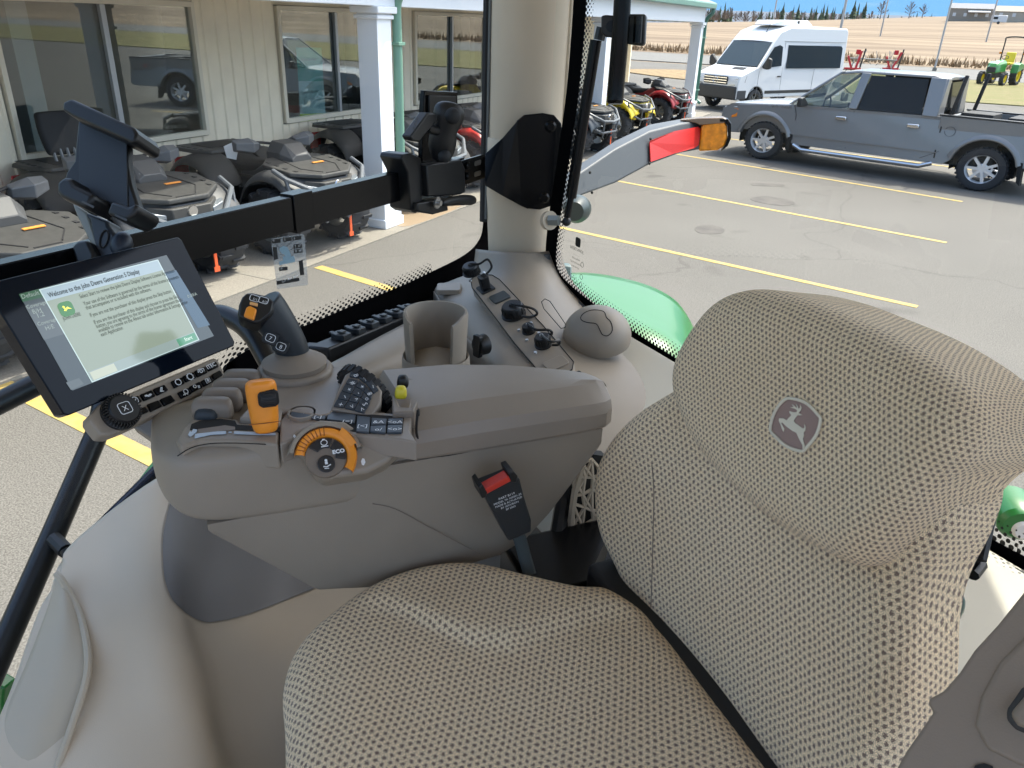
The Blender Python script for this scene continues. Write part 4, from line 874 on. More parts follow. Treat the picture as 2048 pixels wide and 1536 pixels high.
# orange forward lever with thumb wheel
lv = thing('orange_lever', 'tall orange plastic lever with black thumb wheel on the console', 'lever', DK.p(*DK.px(530, 860)))
LFz = (EYE-D(533, 812, .9)).normalized(); LFz = _unit(Vector((LFz.x, LFz.y, LFz.z*.6))); LFx = _unit(UV_.cross(LFz)); LFr = LFrame(D(532, 862, .875), LFx, LFz.cross(LFx), LFz)
secs = []
for y, w_, t_, off in ((-.004, .030, .022, -.010), (.0, .038, .026, -.009), (.010, .044, .030, -.008), (.030, .047, .030, -.006), (.046, .049, .030, -.003), (.055, .048, .028, .0), (.0585, .040, .022, .0), (.060, .024, .012, 0)):
    secs.append([(a, y*1.0, b+off) for a, b in rrect(w_*.71, t_, min(w_, t_)*.42, 3)])
M(LFr).loft(secs).build('grip', ORG, lv, sub=2, ang=180)
hx, hy = LFr.px(537, 798, .014)
M(LFr).prism(rrect(.0225, .0175, .005, 4, hx, hy), .004, .0145).build('wheel_recess', GRV, lv, bevel=.001)
m = M(LFrame(LFr.p(hx, hy, .008), LFr.y, LFr.z, LFr.x)); m.lathe([(0, -.0085), (.0085, -.0085), (.0095, -.007), (.0095, .007), (.0085, .0085), (0, .0085)], n=28)
for i in range(18): a = 2*math.pi*i/18; m.box((.0096*math.cos(a), .0096*math.sin(a), 0), (.0012, .0016, .015), (0, 0, a))
m.build('thumb_wheel', BLR, lv)
M(LFr).tube([(x_, .0105, .0075-(abs(x_)/.02)**2*.003) for x_ in (-.017, -.01, 0, .01, .017)], .0005, 5).build('grip_groove', mat('orange_dark', (.28, .08, .01), .5), lv)
# orange speed dial and quadrant buttons on the slanting facet
dcen = D(656, 912, .872); dn = _unit(LV*-.70+UV_*.72+FV*.05); dx = _unit(FV*-1 - dn*dn.dot(FV*-1)); dy = dn.cross(dx)
DL = LFrame(dcen, dx, dy, dn)
def dlp(L, h=0): return [DL.px(*q, h) for q in L]
dial = thing('speed_dial', 'orange ribbed dial ring around black ECO quadrant buttons on the console', 'dial', dcen)
M(DL).prism(dlp([(575, 880), (590, 860), (640, 838), (690, 842), (735, 872), (790, 876), (815, 888), (775, 925), (735, 945), (650, 958), (632, 945), (600, 905), (570, 895)], -.004), -.045, -.004).build('dial_facet', PL, con, bevel=.006, seg=4)
c0 = DL.px(652, 915, 0); c0 = (c0[0], c0[1]); DC = LFrame(DL.p(c0[0], c0[1], -.002), DL.x, DL.y, DL.z)
rout = (Vector(DC.px(650, 856, .01))).length; rx = Vector(DC.px(602, 888, .01)).length; ro_ = .0345
M(DC).lathe([(ro_+.001, -.004), (ro_+.001, .009), (ro_+.005, .0095), (ro_+.009, -.006)], n=40, a0=R_(5), a1=R_(165)).build('dial_hood', PL, dial)
m = M(DC); pr = [(ro_-.011, -.004), (ro_-.011, .006), (ro_-.008, .009), (ro_-.002, .009), (ro_, .006), (ro_, -.004)]
m.lathe(pr, n=40, a0=R_(-42), a1=R_(168)); 
m.build('dial_ring', ORG, dial, ang=50)
m = M(DC); m.loft([[(ro_*k*math.cos(R_(a))+o1*math.cos(R_(a+90)), ro_*k*math.sin(R_(a))+o1*math.sin(R_(a+90)), z) for k, o1, z in ((.70, -.004, .004), (.70, .004, .006), (1.02, .006, .016), (1.02, -.004, .016))] for a in (18, 24, 34, 42)]); m.build('dial_tab', ORG, dial, bevel=.002, seg=3)
m = M(DC)
for a in range(85, 160, 9): a = R_(a); m.box(((ro_-.0055)*math.cos(a), (ro_-.0055)*math.sin(a), .0085), (.010, .0011, .0014), (0, 0, a))
m.build('dial_grooves', bpy.data.materials['orange_dark'], dial)
ri_ = ro_-.0125
def wedge(a0, a1, r0, r1): return [(r0*math.cos(R_(a)), r0*math.sin(R_(a))) for a in [a0+(a1-a0)*i/8 for i in range(9)]]+[(r1*math.cos(R_(a)), r1*math.sin(R_(a))) for a in [a1-(a1-a0)*i/8 for i in range(9)]]
BK3 = mat('button_black_gray', (.022, .022, .024), .35)
M(DC).prism(circ(ri_+.0008, 40), -.004, .0035).build('dial_hub', PLD, dial)
M(DC).prism(wedge(62, 140, ri_, .0105), .0035, .0058).build('quadrant_button', BK3, dial, bevel=.0008)
M(DC).prism(wedge(-18, 56, ri_, .0105), .0035, .0058).build('quadrant_button', BK3, dial, bevel=.0008)
M(DC).prism(circ(.0098, 28, -.001, -.008), -.004, .0062).build('round_button', BK3, dial, bevel=.0008)
m = M(DC); m.text('ECO', .0145, .0015, .0062, .0061, 'CENTER', sx=1.1, bold=.0003)
m.tube([(.0005+.0036*math.cos(a), .0165+.0032*math.sin(a), .0061) for a in [i*math.pi/6 for i in range(13)]], .0005, 4); m.box((.0005, .0202, .0061), (.003, .0012, .0004)); m.box((.0005, .0120, .0061), (.008, .0010, .0004))
m.lathe([(0, .0068), (.0016, .0068)], (-.001, -.0045, 0), n=12); m.box((-.001, -.0075, .0066), (.003, .003, .0004)); m.tube([(-.005, -.0110, .0066), (-.001, -.0120, .0066), (.0035, -.0100, .0066)], .0007, 4); m.tube([(-.004, -.0135, .0066), (.001, -.0140, .0066)], .0005, 4)
m.build('button_symbols', WHT, dial, smooth=False)
HF = dlp([(588, 868), (594, 873), (594, 878), (590, 877), (586, 872)], -.002); M(DL).prism(HF, -.004, -.0028).build('hare_symbol', WHT, con, smooth=False)
TF2 = [(722, 922), (725, 916), (729, 917), (731, 924), (728, 930), (724, 929)]; M(DL).prism(dlp(TF2, -.002), -.004, -.0028).build('tortoise_symbol', WHT, con, smooth=False)
# paddles on the far side
FIN = mat('paddle_brown', (.20, .165, .13), .45); 
pads = [((420, 832), (398, 822), (440, 790)), ((438, 812), (415, 800), (460, 772)), ((455, 792), (430, 780), (478, 762)), ((472, 778), (450, 768), (500, 757))]
for i in range(4):
    cx, cy = 424+20*i, 818-19*i
    F = deckF(cx, cy, .012)
    g = thing('control_paddle', ['brown paddle lever nearest the display buttons, lowest of four', 'second of four brown paddle levers from the display buttons', 'third of four brown paddle levers from the display buttons', 'brown paddle lever nearest the joystick boot, highest of four'][i], 'lever', F.o, 'four paddle levers on the console')
    M(F).loft([[(x*s_, y*s_*.9+dy_, z) for x, y in rrect(.050, .016, .006)] for z, s_, dy_ in ((-.02, 1, 0), (.002, 1.0, .0), (.010, .9, .003), (.013, .7, .006))]).build('paddle', FIN, g, sub=1)
    M(F).loft([[(x*s_-.006, y*s_-.004, z) for x, y in rrect(.030, .020, .008)] for z, s_ in ((-.02, 1), (-.002, .95), (.004, .6))]).build('pad_insert', mat('insert_navy', (.02, .028, .036), .5) if i == 0 else bpy.data.materials['insert_navy'], g, sub=1)
M(DK).prism(dkp([(400, 838), (420, 800), (470, 758), (520, 762), (490, 815), (478, 838)], -.02), -.06, -.008).build('paddle_block', PLD, con, bevel=.004)
# joystick
js = thing('joystick', 'black joystick grip with orange roller rising from a pleated boot', 'joystick', DK.p(*DK.px(600, 745)))
jb = DK.p(*DK.px(592, 757, .0), .0); BT = LFrame(jb, FV, LV, UV_)
M(BT).lathe([(.054, -.03), (.055, .002), (.052, .008), (.047, .007), (.049, .014), (.045, .019), (.040, .018), (.042, .025), (.034, .030), (.026, .033), (.022, .036), (.0, .036)], n=40).build('boot', mat('boot_brown', (.23, .19, .15), .5), js, ang=70)
jd = 1.08
pth = [(592, 740, 1.035, .021), (590, 722, 1.03, .0225), (583, 697, 1.02, .0235), (569, 670, 1.01, .025), (552, 645, 1.0, .027), (536, 624, .992, .029), (523, 609, .985, .030)]
pts_ = [D(a, b, c) for a, b, c, r in pth]; cs_ = cspline([tuple(p) for p in pts_], 3, False); rs_ = []
for i in range(len(pth)-1): rs_ += [pth[i][3]+(pth[i+1][3]-pth[i][3])*k/3 for k in range(3)]
rs_.append(pth[-1][3])
M().tube(cs_, [r*.92 for r in rs_], 24, world=True, flat=.9).build('grip', mat('grip_black', (.018, .024, .03), .42, bump=.3, bscale=900, bdist=.0005), js, bevel=.004, seg=3)
jc = D(516, 618, .965); jn = _unit((EYE-jc).normalized()*.75+Vector((0, 0, .35))); 
jx = _unit((D(535, 600, 1.01)-D(490, 590, 1.01))-jn*jn.dot(D(535, 600, 1.01)-D(490, 590, 1.01))); JF = LFrame(jc, jx, jn.cross(jx), jn)
def jp(L, h=0): return [JF.px(*q, h) for q in L]
M(JF).prism(jp([(493, 586), (505, 585), (535, 592), (549, 602), (551, 612), (545, 628), (522, 646), (508, 647), (478, 636), (475, 628), (478, 608), (484, 594)]), -.035, .002).build('grip_head', BLK, js, bevel=.005, seg=4)
M(JF).prism(jp([(493, 587), (530, 592), (547, 604), (542, 626), (520, 644), (508, 645), (478, 632), (480, 608), (485, 596)], .002), .0, .0035).build('face_plate', mat('face_black', (.012, .013, .014), .35), js, bevel=.0015)
M(JF).prism(jp([(493, 615), (500, 612), (514, 619), (508, 641), (487, 633)], .006), .002, .0085).build('roller', ORG, js, bevel=.002, seg=3)
M(JF).prism(jp([(500, 603), (516, 607), (515, 613), (499, 609)], .005), .002, .006).build('orange_key', mat('orange_pale', (.72, .38, .14), .4), js, bevel=.0008)
m = M(JF)
for a, b in ((501, 595), (523, 599), ): q = JF.px(a+8 if a < 510 else a+4, b+1, .005); m.tube([(q[0]+u, q[1]+v, .0042) for u, v in rrect(.011, .008, .002, 2)+rrect(.011, .008, .002, 2)[:1]], .0004, 4)
m.text('5/1', *JF.px(505, 599, .005), .0045, .0045); m.text('6/2', *JF.px(524, 604, .005), .0045, .0045); m.build('key_symbols', WHT, js, smooth=False)
m = M()
for (px, py, dd, t) in ((541, 676, .982, '7'), (562, 693, .990, '8')):
    c = D(px, py, dd); z = (EYE-c).normalized(); x = _unit(D(px+20, py+8, dd)-c); F = LFrame(c, x, z.cross(x), z); m.fr = F
    m.tube([(u, v, 0) for u, v in rrect(.012, .010, .003, 3)+rrect(.012, .010, .003, 3)[:1]], .0004, 4); m.text(t, 0, -.003, .0075, 0, 'CENTER')
    M(F).prism(rrect(.020, .018, .004), -.006, -.0006).build('grip_button', BLK, js, bevel=.001)
m.build('key_symbols', WHT, js, smooth=False)

# ================================================================== TOUCHSCREEN DISPLAY
dsp = thing('touchscreen_display', 'tablet-like touchscreen display showing welcome text and a pale dialog', 'display', (-.83, .6, H-.4))
s_ = .8
TLc, TRc, BRc, BLc = [EYE+Vector(v)*s_ for v in ((-1.059, .588, -.348), (-1.051, .913, -.353), (-.967, .924, -.537), (-.975, .599, -.532))]
ex = _unit(TRc-TLc); nz_ = _unit((TLc-BLc).cross(ex))
if nz_.dot(EYE-TLc) < 0: nz_ = -nz_
SC = LFrame((TLc+TRc+BRc+BLc)/4, ex, nz_.cross(ex), nz_)
def sp_(L, h=0): return [SC.px(*q, h) for q in L]
q4 = sp_([(-26, 567), (356, 474), (364, 480), (470, 684), (468, 692), (137, 831), (127, 828), (-30, 575)])
M(SC).prism(q4, -.022, 0).build('display_body', mat('display_glass', (.004, .007, .013), .05, spec=.16), dsp, bevel=.0015)
def em(name, col, e=1.0): return mat(name, tuple(c*.3 for c in col), .12, emit=col, es=e, spec=.8)
BG = em('screen_dim', (.012, .018, .020), 1)
M(SC).prism(sp_([(38, 588), (333, 510), (428, 672), (145, 781)], .0006), 0, .0006).build('screen_area', BG, dsp, smooth=False)
M(SC).prism(sp_([(38, 588), (78, 578), (86, 594), (46, 604)], .0009), .0006, .0009).build('screen_tab', em('tab_green', (.006, .028, .012)), dsp, smooth=False)
M(SC).prism(sp_([(50, 612), (90, 602), (128, 668), (88, 680)], .0009), .0006, .0009).build('screen_tile', em('tile_gray', (.025, .032, .034)), dsp, smooth=False)
M(SC).prism(sp_([(330, 545), (352, 540), (420, 650), (396, 656)], .0009), .0006, .0009).build('screen_tile', em('tile_blue', (.012, .03, .05)), dsp, smooth=False)
M(SC).prism(sp_([(132, 765), (158, 756), (168, 768), (142, 780)], .0009), .0006, .0009).build('screen_tile', bpy.data.materials['tile_gray'], dsp, smooth=False)
dlgc = [(78, 579), (316, 519), (399, 680), (184, 765)]
M(SC).prism(sp_(dlgc, .0012), .0009, .0012).build('dialog_edge', em('dialog_edge', (.18, .23, .23)), dsp, smooth=False)
def lerpq(u, v, q=dlgc, h=.0016):
    a, b, c, d = [Vector(SC.px(*p, h)) for p in q]; return (a*(1-u)+b*u)*(1-v)+(d*(1-u)+c*u)*v
def dq(u0, v0, u1, v1, h=.0016): return [tuple(lerpq(u, v)) for u, v in ((u0, v0), (u1, v0), (u1, v1), (u0, v1))]
M(SC).prism(dq(.008, .008, .992, .125), .0012, .0016).build('dialog_title_bar', em('dialog_title', (.115, .15, .17)), dsp, smooth=False)
M(SC).prism(dq(.008, .125, .992, .992), .0012, .0016).build('dialog_page', em('dialog_page', (.090, .110, .088)), dsp, smooth=False)
M(SC).prism(dq(.008, .89, .992, .992), .0016, .0018).build('dialog_footer', em('dialog_footer', (.095, .12, .115)), dsp, smooth=False)
M(SC).prism(dq(.02, .90, .22, .985), .0018, .0022).build('skip_button', em('skip_button', (.16, .175, .14)), dsp, smooth=False)
M(SC).prism(dq(.80, .90, .985, .985), .0018, .0022).build('start_button', em('start_button', (.03, .10, .06)), dsp, smooth=False)
tx = M(SC); ra = ang2(lerpq(1, .3)-lerpq(0, .3))
wd = (lerpq(1, .1)-lerpq(0, .1)).length; ht = (lerpq(0, 1)-lerpq(0, 0)).length
def tl(t, u, v, size, sx=1.0, b=0): p = lerpq(u, v); tx.text(t, p.x, p.y, size, .0021, rot=ra, sx=sx, bold=b)
tl('Welcome to the John Deere Generation 5 Display', .035, .098, .0082, .72, .00012)
for t, u, v in (('Select Start to review the John Deere Display Software License Agreement', .24, .185), ('Your use of the Software is governed by the terms of the license agreement', .24, .262), ('that accompanies or is included with the software.', .24, .308), ('If you are not the purchaser of this display press the Skip button.', .24, .39), ('If you are the purchaser of this display and choose to press the Skip', .24, .468), ('button, you are agreeing to the terms of the license agreement that is', .24, .514), ('available to review on the About tab under Information & Settings within', .24, .56), ('each Application', .24, .606)):
    tl(t, u, v, .0068, .66)
tl('JOHN DEERE', .045, .345, .0062, .62)
tl('Skip', .095, .955, .0075, .8)
tx.build('screen_lettering', mat('screen_ink', (.01, .014, .014), .4), dsp, smooth=False)
tw = M(SC); p = lerpq(.865, .955); tw.text('Start', p.x, p.y, .0065, .0024, rot=ra); tw.build('button_lettering', em('screen_pale', (.3, .34, .32)), dsp, smooth=False)
tg_ = M(SC)
for t, px, py, sz in (('Default 7', 44, 598, .007), ('Coverage A', 54, 618, .006), ('B/H', 66, 628, .007), ('1.2', 74, 636, .008), ('Coverage A', 76, 652, .006), ('H/E', 92, 661, .007)): x, y = SC.px(px, py, .0011); tg_.text(t, x, y, sz, .0011, rot=ra)
x, y = SC.px(376, 596, .0011); tg_.text('0.00/A', x, y, .006, .0011, rot=ra)
for k in range(3): x, y = SC.px(146+3*k, 768-1*k, .0011)
tg_.build('tile_lettering', em('screen_dimtext', (.09, .11, .10)), dsp, smooth=False)
sh = lerpq(.105, .245); m = M(Frame(SC.p(sh.x, sh.y, .0022), SC.x, SC.y, SC.z).sub(0, 0, 0, ra)); m.prism(rrect(.0175, .017, .005), 0, .0003); m.build('brand_badge', em('badge_green', (.012, .065, .014)), dsp, smooth=False)
def deer2(s, cx, cy): return [((x-930)/560*s+cx, -(y-800)/560*s+cy) for x, y in deer]
m = M(Frame(SC.p(sh.x, sh.y, .0026), SC.x, SC.y, SC.z).sub(0, 0, 0, ra+.9)); m.add([(x, y, 0) for x, y in deer2(.0075, 0, 0)], [tuple(range(len(deer)))]); m.build('badge_deer', em('badge_yellow', (.55, .5, .03)), dsp, smooth=False)
# red and cream tag behind the display corner
rt = thing('warning_tag', 'small red sticker with cream bar at the display corner', 'sticker', D(388, 490, 1.20))
TGF = LFrame(D(388, 490, 1.20), SC.x, SC.y, SC.z)
M(TGF).prism([TGF.px(*q) for q in [(364, 482), (392, 477), (402, 501), (377, 509)]], -.001, 0).build('tag_sheet', mat('tag_red', (.50, .025, .02), .5), rt)
M(TGF).prism([TGF.px(*q, .0005) for q in [(371, 491), (394, 485), (396, 490), (374, 497)]], 0, .0006).build('tag_bar', mat('tag_cream', (.65, .48, .22), .5), rt)
# button panel under the display
kb = thing('display_keypad', 'brown panel of black buttons with ribbed round knob below the display', 'keypad', D(320, 780, 1.0))
KBz = _unit(SC.z+UV_*.35); kbx = _unit((SC.p(*SC.px(440, 735))-SC.p(*SC.px(200, 835)))); kbx = _unit(kbx-KBz*KBz.dot(kbx)); KB = LFrame(SC.p(*SC.px(320, 790, .004), .004), kbx, KBz.cross(kbx), KBz)
def kp(L, h=0): return [KB.px(*q, h) for q in L]
def kz(x, y): return 160+x/6.4, 700+y/6.4
M(KB).prism(kp([kz(*q) for q in [(170, 790), (240, 700), (480, 610), (1160, 330), (1720, 95), (1770, 120), (1860, 310), (1850, 400), (1790, 440), (600, 1010), (380, 1095), (260, 1090), (110, 900), (120, 830)]]), -.022, 0).build('panel_body', PL, kb, bevel=.004, seg=3)
keys = [[(1160, 400), (1310, 345), (1350, 425), (1210, 490)], [(1310, 335), (1450, 280), (1500, 350), (1360, 415)], [(1460, 270), (1590, 210), (1640, 285), (1510, 350)], [(1605, 200), (1740, 145), (1780, 215), (1650, 275)], [(1245, 545), (1390, 480), (1440, 555), (1300, 625)], [(1395, 470), (1530, 400), (1580, 475), (1440, 545)], [(1540, 400), (1670, 330), (1720, 400), (1590, 470)], [(1680, 315), (1790, 255), (1835, 320), (1720, 390)],
        [(930, 500), (1080, 440), (1135, 515), (990, 585)], [(765, 570), (915, 510), (975, 590), (820, 655)], [(620, 640), (740, 580), (800, 660), (690, 705)], [(1020, 630), (1160, 570), (1225, 650), (1080, 720)], [(855, 695), (1000, 640), (1060, 720), (905, 795)], [(690, 780), (840, 720), (885, 790), (730, 855)]]
for q in keys: M(KB).prism(kp([kz(*p) for p in q], .003), 0, .0045, inset=.0008).build('key', BLM, kb, bevel=.0012)
m = M(KB); kr = ang2(Vector(kp([kz(1690, 180)])[0])-Vector(kp([kz(700, 640)])[0]))
def kxy(x, y): return KB.px(*kz(x, y), .005)
a, b = kxy(1692, 220); m.text('ITEC', a, b, .0075, .005, 'CENTER', rot=kr, bold=.0002)
def ring(x, y, r, k=12, w_=.0006): c = kxy(x, y); m.tube([(c[0]+r*math.cos(2*math.pi*i/k), c[1]+r*math.sin(2*math.pi*i/k), .005) for i in range(k+1)], w_, 4)
ring(1410, 340, .0042); ring(1258, 410, .004); ring(1550, 270, .002); ring(700, 645, .0045); ring(1355, 530, .003); ring(1470, 465, .002)
for i in range(10): c = kxy(1410, 340); a_ = 2*math.pi*i/10; m.box((c[0]+.0048*math.cos(a_), c[1]+.0048*math.sin(a_), .005), (.0012, .0008, .0004), (0, 0, a_))
def pl_(L, w_=.0006): m.tube([kxy(*q)+(.005,) for q in L], w_, 4)
pl_([(1240, 380), (1270, 370)]); pl_([(1515, 290), (1510, 250), (1580, 235), (1590, 270)]); pl_([(680, 650), (720, 640), (705, 625)]); pl_([(720, 640), (712, 660)]); pl_([(830, 590), (860, 580)], .0012); pl_([(865, 585), (900, 562), (915, 565), (905, 580), (870, 595), (865, 585)]); pl_([(1030, 530), (1035, 480), (1050, 475), (1050, 520), (1030, 530), (1075, 525)])
pl_([(1325, 580), (1345, 550)]); pl_([(1345, 580), (1360, 553)]); pl_([(1380, 570), (1375, 548)]); pl_([(1505, 460), (1530, 455)]); pl_([(1510, 472), (1535, 467)]); pl_([(1514, 484), (1538, 480)])
pl_([(1600, 375), (1650, 355), (1675, 400), (1625, 425), (1600, 375)]); pl_([(1632, 375), (1642, 405)], .0016)
m.build('key_symbols', WHT, kb, smooth=False)
kx_, ky_ = KB.px(*kz(545, 770), .010); KK = LFrame(KB.p(kx_, ky_, 0), KB.x, KB.y, KB.z)
M(KK).lathe([(0, .017), (.0165, .017), (.0180, .015), (.0185, .006), (.022, .004), (.022, 0)], n=40).build('knob', BLK, kb, ang=40)
m = M(KK)
for i in range(36): a = 2*math.pi*i/36; m.box((.0195*math.cos(a), .0195*math.sin(a), .007), (.004, .0014, .014), (0, 0, a))
m.build('knob_ribs', BLK, kb)
m = M(LFrame(KK.p(0, 0, .0174), KK.x, KK.y, KK.z).sub(0, 0, 0, kr) if False else Frame(KK.p(0, 0, .0174), KK.x, KK.y, KK.z).sub(0, 0, 0, kr-.1)); m.text('X', 0, -.0035, .0095, 0, 'CENTER'); m.tube([(u, v, 0) for u, v in rrect(.015, .014, .003, 3)+rrect(.015, .014, .003, 3)[:1]], .0005, 4); m.build('knob_symbol', WHT, kb, smooth=False)
# support arm from keypad to console
M().loft([[D(*q) for q in s3] for s3 in ([(262, 852, 1.0), (360, 815, 1.04), (362, 822, 1.10), (270, 862, 1.06)], [(330, 895, .98), (400, 840, 1.02), (410, 850, 1.10), (338, 910, 1.06)], [(345, 905, .93), (420, 860, .97), (430, 870, 1.05), (350, 930, 1.0)])], world=True).build('support_arm', PLD, con, bevel=.004)
# black tubes: grab hoop behind display, door frame tube, bracket, gas strut
M().tube(cspline([tuple(D(*q)) for q in [(300, 660, 1.32), (420, 630, 1.30), (470, 640, 1.28), (505, 670, 1.26), (535, 720, 1.24), (560, 770, 1.22)]], 6, False), .017, 14, world=True).build('grab_hoop', BLT, cabt)
dt = thing('window_prop_rail', 'slanting black steel tube with gas strut in front of lower side trim', 'rail', D(100, 1090, 1.3))
M().tube([D(212, 790, 1.36), D(196, 862, 1.33), (D(100, 1085, 1.24)), D(-40, 1400, 1.12)], .0188, 18, world=True).build('tube', mat('tube_dark', (.012, .012, .013), .3), dt)
M().tube([D(-60, 835, 1.30), D(95, 758, 1.36), D(300, 650, 1.44)], .0195, 18, world=True).build('cross_tube', bpy.data.materials['tube_dark'], dt)
M().tube([D(108, 1078, 1.23), D(132, 1102, 1.21)], .012, 10, world=True).build('lug', BLK, dt)
M().tube([D(330, 925, 1.34), D(195, 1060, 1.25)], .0105, 12, world=True).build('strut_cylinder', mat('strut_blue_black', (.010, .014, .03), .25), dt)
M().tube([D(195, 1060, 1.25), D(136, 1112, 1.205)], .0042, 8, world=True).build('strut_rod', mat('strut_rod', (.05, .06, .12), .3), dt)
M().tube([D(130, 1100, 1.205), D(140, 1120, 1.20)], .008, 8, world=True).build('strut_end', BLK, dt)
# operating decal on the side glass
dc_ = thing('control_decal', 'clear instruction decal with joystick drawing stuck on the side window', 'decal', XV(575, 520))
GF = LFrame((XW+.006, 0, 0), (0, 1, 0), (0, 0, 1), (1, 0, 0))
def gz(x, y): return 520+x/10.97, 450+y/10.97
def gp(L, h=0): return [GF.px(*gz(*q), h) for q in L]
clear = bpy.data.materials.new('clear_film'); clear.use_nodes = True; N = clear.node_tree.nodes; N.clear(); o_ = N.new('ShaderNodeOutputMaterial'); t_ = N.new('ShaderNodeBsdfTransparent'); d_ = N.new('ShaderNodeBsdfDiffuse'); d_.inputs[0].default_value = (.55, .56, .55, 1); x_ = N.new('ShaderNodeMixShader'); x_.inputs[0].default_value = .36
clear.node_tree.links.new(t_.outputs[0], x_.inputs[1]); clear.node_tree.links.new(d_.outputs[0], x_.inputs[2]); clear.node_tree.links.new(x_.outputs[0], o_.inputs[0])
M(GF).prism(gp([(240, 310), (260, 290), (930, 195), (960, 205), (975, 250), (1050, 1290), (1030, 1320), (390, 1400), (370, 1380)]), 0, .0006).build('film', clear, dc_, smooth=False)
for q in ([(255, 325), (445, 300), (450, 385), (262, 410)], [(505, 285), (690, 262), (695, 345), (510, 372)], [(712, 258), (900, 235), (905, 318), (718, 345)], [(735, 430), (915, 412), (920, 500), (742, 522)], [(748, 540), (928, 518), (935, 602), (755, 625)], [(285, 490), (365, 480), (400, 745), (310, 765)], [(418, 930), (600, 910), (605, 990), (425, 1012)], [(850, 790), (935, 770), (970, 1090), (885, 1110)], [(365, 1230), (855, 1152), (865, 1230), (375, 1312)]):
    M(GF).prism(gp(q, .001), .0006, .0012).build('decal_block', BLKP, dc_, smooth=False)
M(GF).prism(gp([(440, 500), (520, 465), (590, 480), (640, 560), (690, 690), (640, 730), (560, 715), (540, 650), (470, 620), (435, 560)], .001), .0006, .0012).build('joystick_drawing', mat('decal_blue', (.25, .38, .45), .6), dc_, smooth=False)
M(GF).prism(gp([(500, 700), (545, 690), (640, 735), (700, 690), (745, 680), (775, 790), (720, 820), (530, 855), (430, 885), (420, 810), (510, 780)], .001), .0006, .0010).build('joystick_drawing', bpy.data.materials['decal_blue'], dc_, smooth=False)
m = M(GF)
for t, x, y, s2 in (('9', 290, 380, .007), ('5', 535, 350, .007), ('6', 745, 320, .007), ('7', 765, 500, .007), ('N7', 840, 490, .006), ('8', 780, 605, .007), ('N8', 855, 592, .006), ('1/8', 440, 985, .005), ('TurP   -Num   Rumn', 480, 1275, .0055)):
    a, b = GF.px(*gz(x, y), .0014); m.text(t, a, b, s2, .0014, rot=.02)
m.build('decal_text', WHT, dc_, smooth=False)
m = M(GF)
for L in ([(325, 410), (430, 500)], [(555, 370), (525, 465)], [(730, 345), (585, 470)], [(735, 505), (650, 560)], [(465, 880), (465, 920)]): m.tube([tuple(p)+(.0012,) for p in gp(L, .0012)], .0004, 4)
m.build('decal_lines', BLKP, dc_, smooth=False)
# ================================================================== OUTSIDE: ground, road, field
ASP = asphaltmat('worn_asphalt', (.076, .071, .063), (.185, .174, .155), crack=True); CON = asphaltmat('concrete_slab', (.185, .168, .140), (.265, .243, .204), 60)
def flat(name, pts, z, mt, label=None):
    o = M().prism(pts, z-.3, z).build(name, mt, None, smooth=False); o['kind'] = 'structure'; return o
flat('ground', [(-900, -300), (900, -300), (900, 1400), (-900, 1400)], -.02, mat('far_soil', (.20, .145, .085), .95, noise=.25, nscale=.05))
flat('parking_lot', [(-5.72, -45), (70, -45), (70, 41), (-2.6, 41.5), (-4.5, 60), (-60, 64), (-60, 27.2), (-5.72, 27.2)], 0, ASP)
flat('pavement', [(-12, -30), (-5.7, -30), (-5.7, 27.2), (-12, 27.2)], .02, CON)
JT = mat('joint_dark', (.20, .185, .155), .9)
for y in (-2.2, 1.9, 6.05, 10.2, 14.4, 18.6, 22.8): M().box((-7.6, y, .021), (3.8, .02, .004)).build('pavement_joint', JT, None, smooth=False)['kind'] = 'structure'
WET = mat('wet_stain', (.26, .19, .12), .6)
sp_w = [(-6.05, 9.0), (-5.85, 8.75), (-5.73, 9.0), (-5.72, 9.9), (-5.85, 10.5), (-6.3, 10.6), (-6.5, 10.2), (-6.45, 9.5)]
M().prism([tuple(p) for p in cspline(sp_w, 4)], .02, .0225).build('pavement_stain', WET, None, smooth=False)['kind'] = 'structure'
GRS = mat('dry_grass', (.13, .135, .035), .95, noise=.5, nscale=1.2, detail=6, var=(.19, .15, .065), bump=.6, bscale=30, bdist=.05)
flat('grass_verge', [(-2.4, 41.3), (-1.0, 40.7), (120, 37), (120, 62), (-3.8, 61), (-3.6, 50)], .04, GRS)
flat('grass_verge', [tuple(p) for p in cspline([(-13.5, 45), (-10.5, 43.2), (-8.5, 45.5), (-9.5, 50), (-13, 52), (-16, 48)], 4)], .05, mat('brown_verge', (.22, .15, .07), .95, noise=.4, nscale=3))
flat('road', [(-70, 66), (-4, 61.2), (120, 62.2), (120, 81), (-70, 84)], .045, asphaltmat('road_gray', (.135, .13, .12), (.19, .185, .17), 8))
def fieldz(x, y): t = max(0, (y-84)/320); return t*(5.2+.045*(x+60))
FLD = bpy.data.materials.new('stubble_rows'); FLD.use_nodes = True; nt_ = FLD.node_tree; b_ = nt_.nodes['Principled BSDF']; b_.inputs['Roughness'].default_value = .95
tc_ = nt_.nodes.new('ShaderNodeTexCoord'); sx_ = nt_.nodes.new('ShaderNodeSeparateXYZ'); nt_.links.new(tc_.outputs['Object'], sx_.inputs[0])
nz1 = nt_.nodes.new('ShaderNodeTexNoise'); nz1.inputs['Scale'].default_value = .06; nz1.inputs['Detail'].default_value = 5; nt_.links.new(tc_.outputs['Object'], nz1.inputs['Vector'])
ph = nodemath(nt_, 'ADD', nodemath(nt_, 'MULTIPLY', sx_.outputs[1], .55), nodemath(nt_, 'ADD', nodemath(nt_, 'MULTIPLY', sx_.outputs[0], .04), nodemath(nt_, 'MULTIPLY', nz1.outputs['Fac'], 9)))
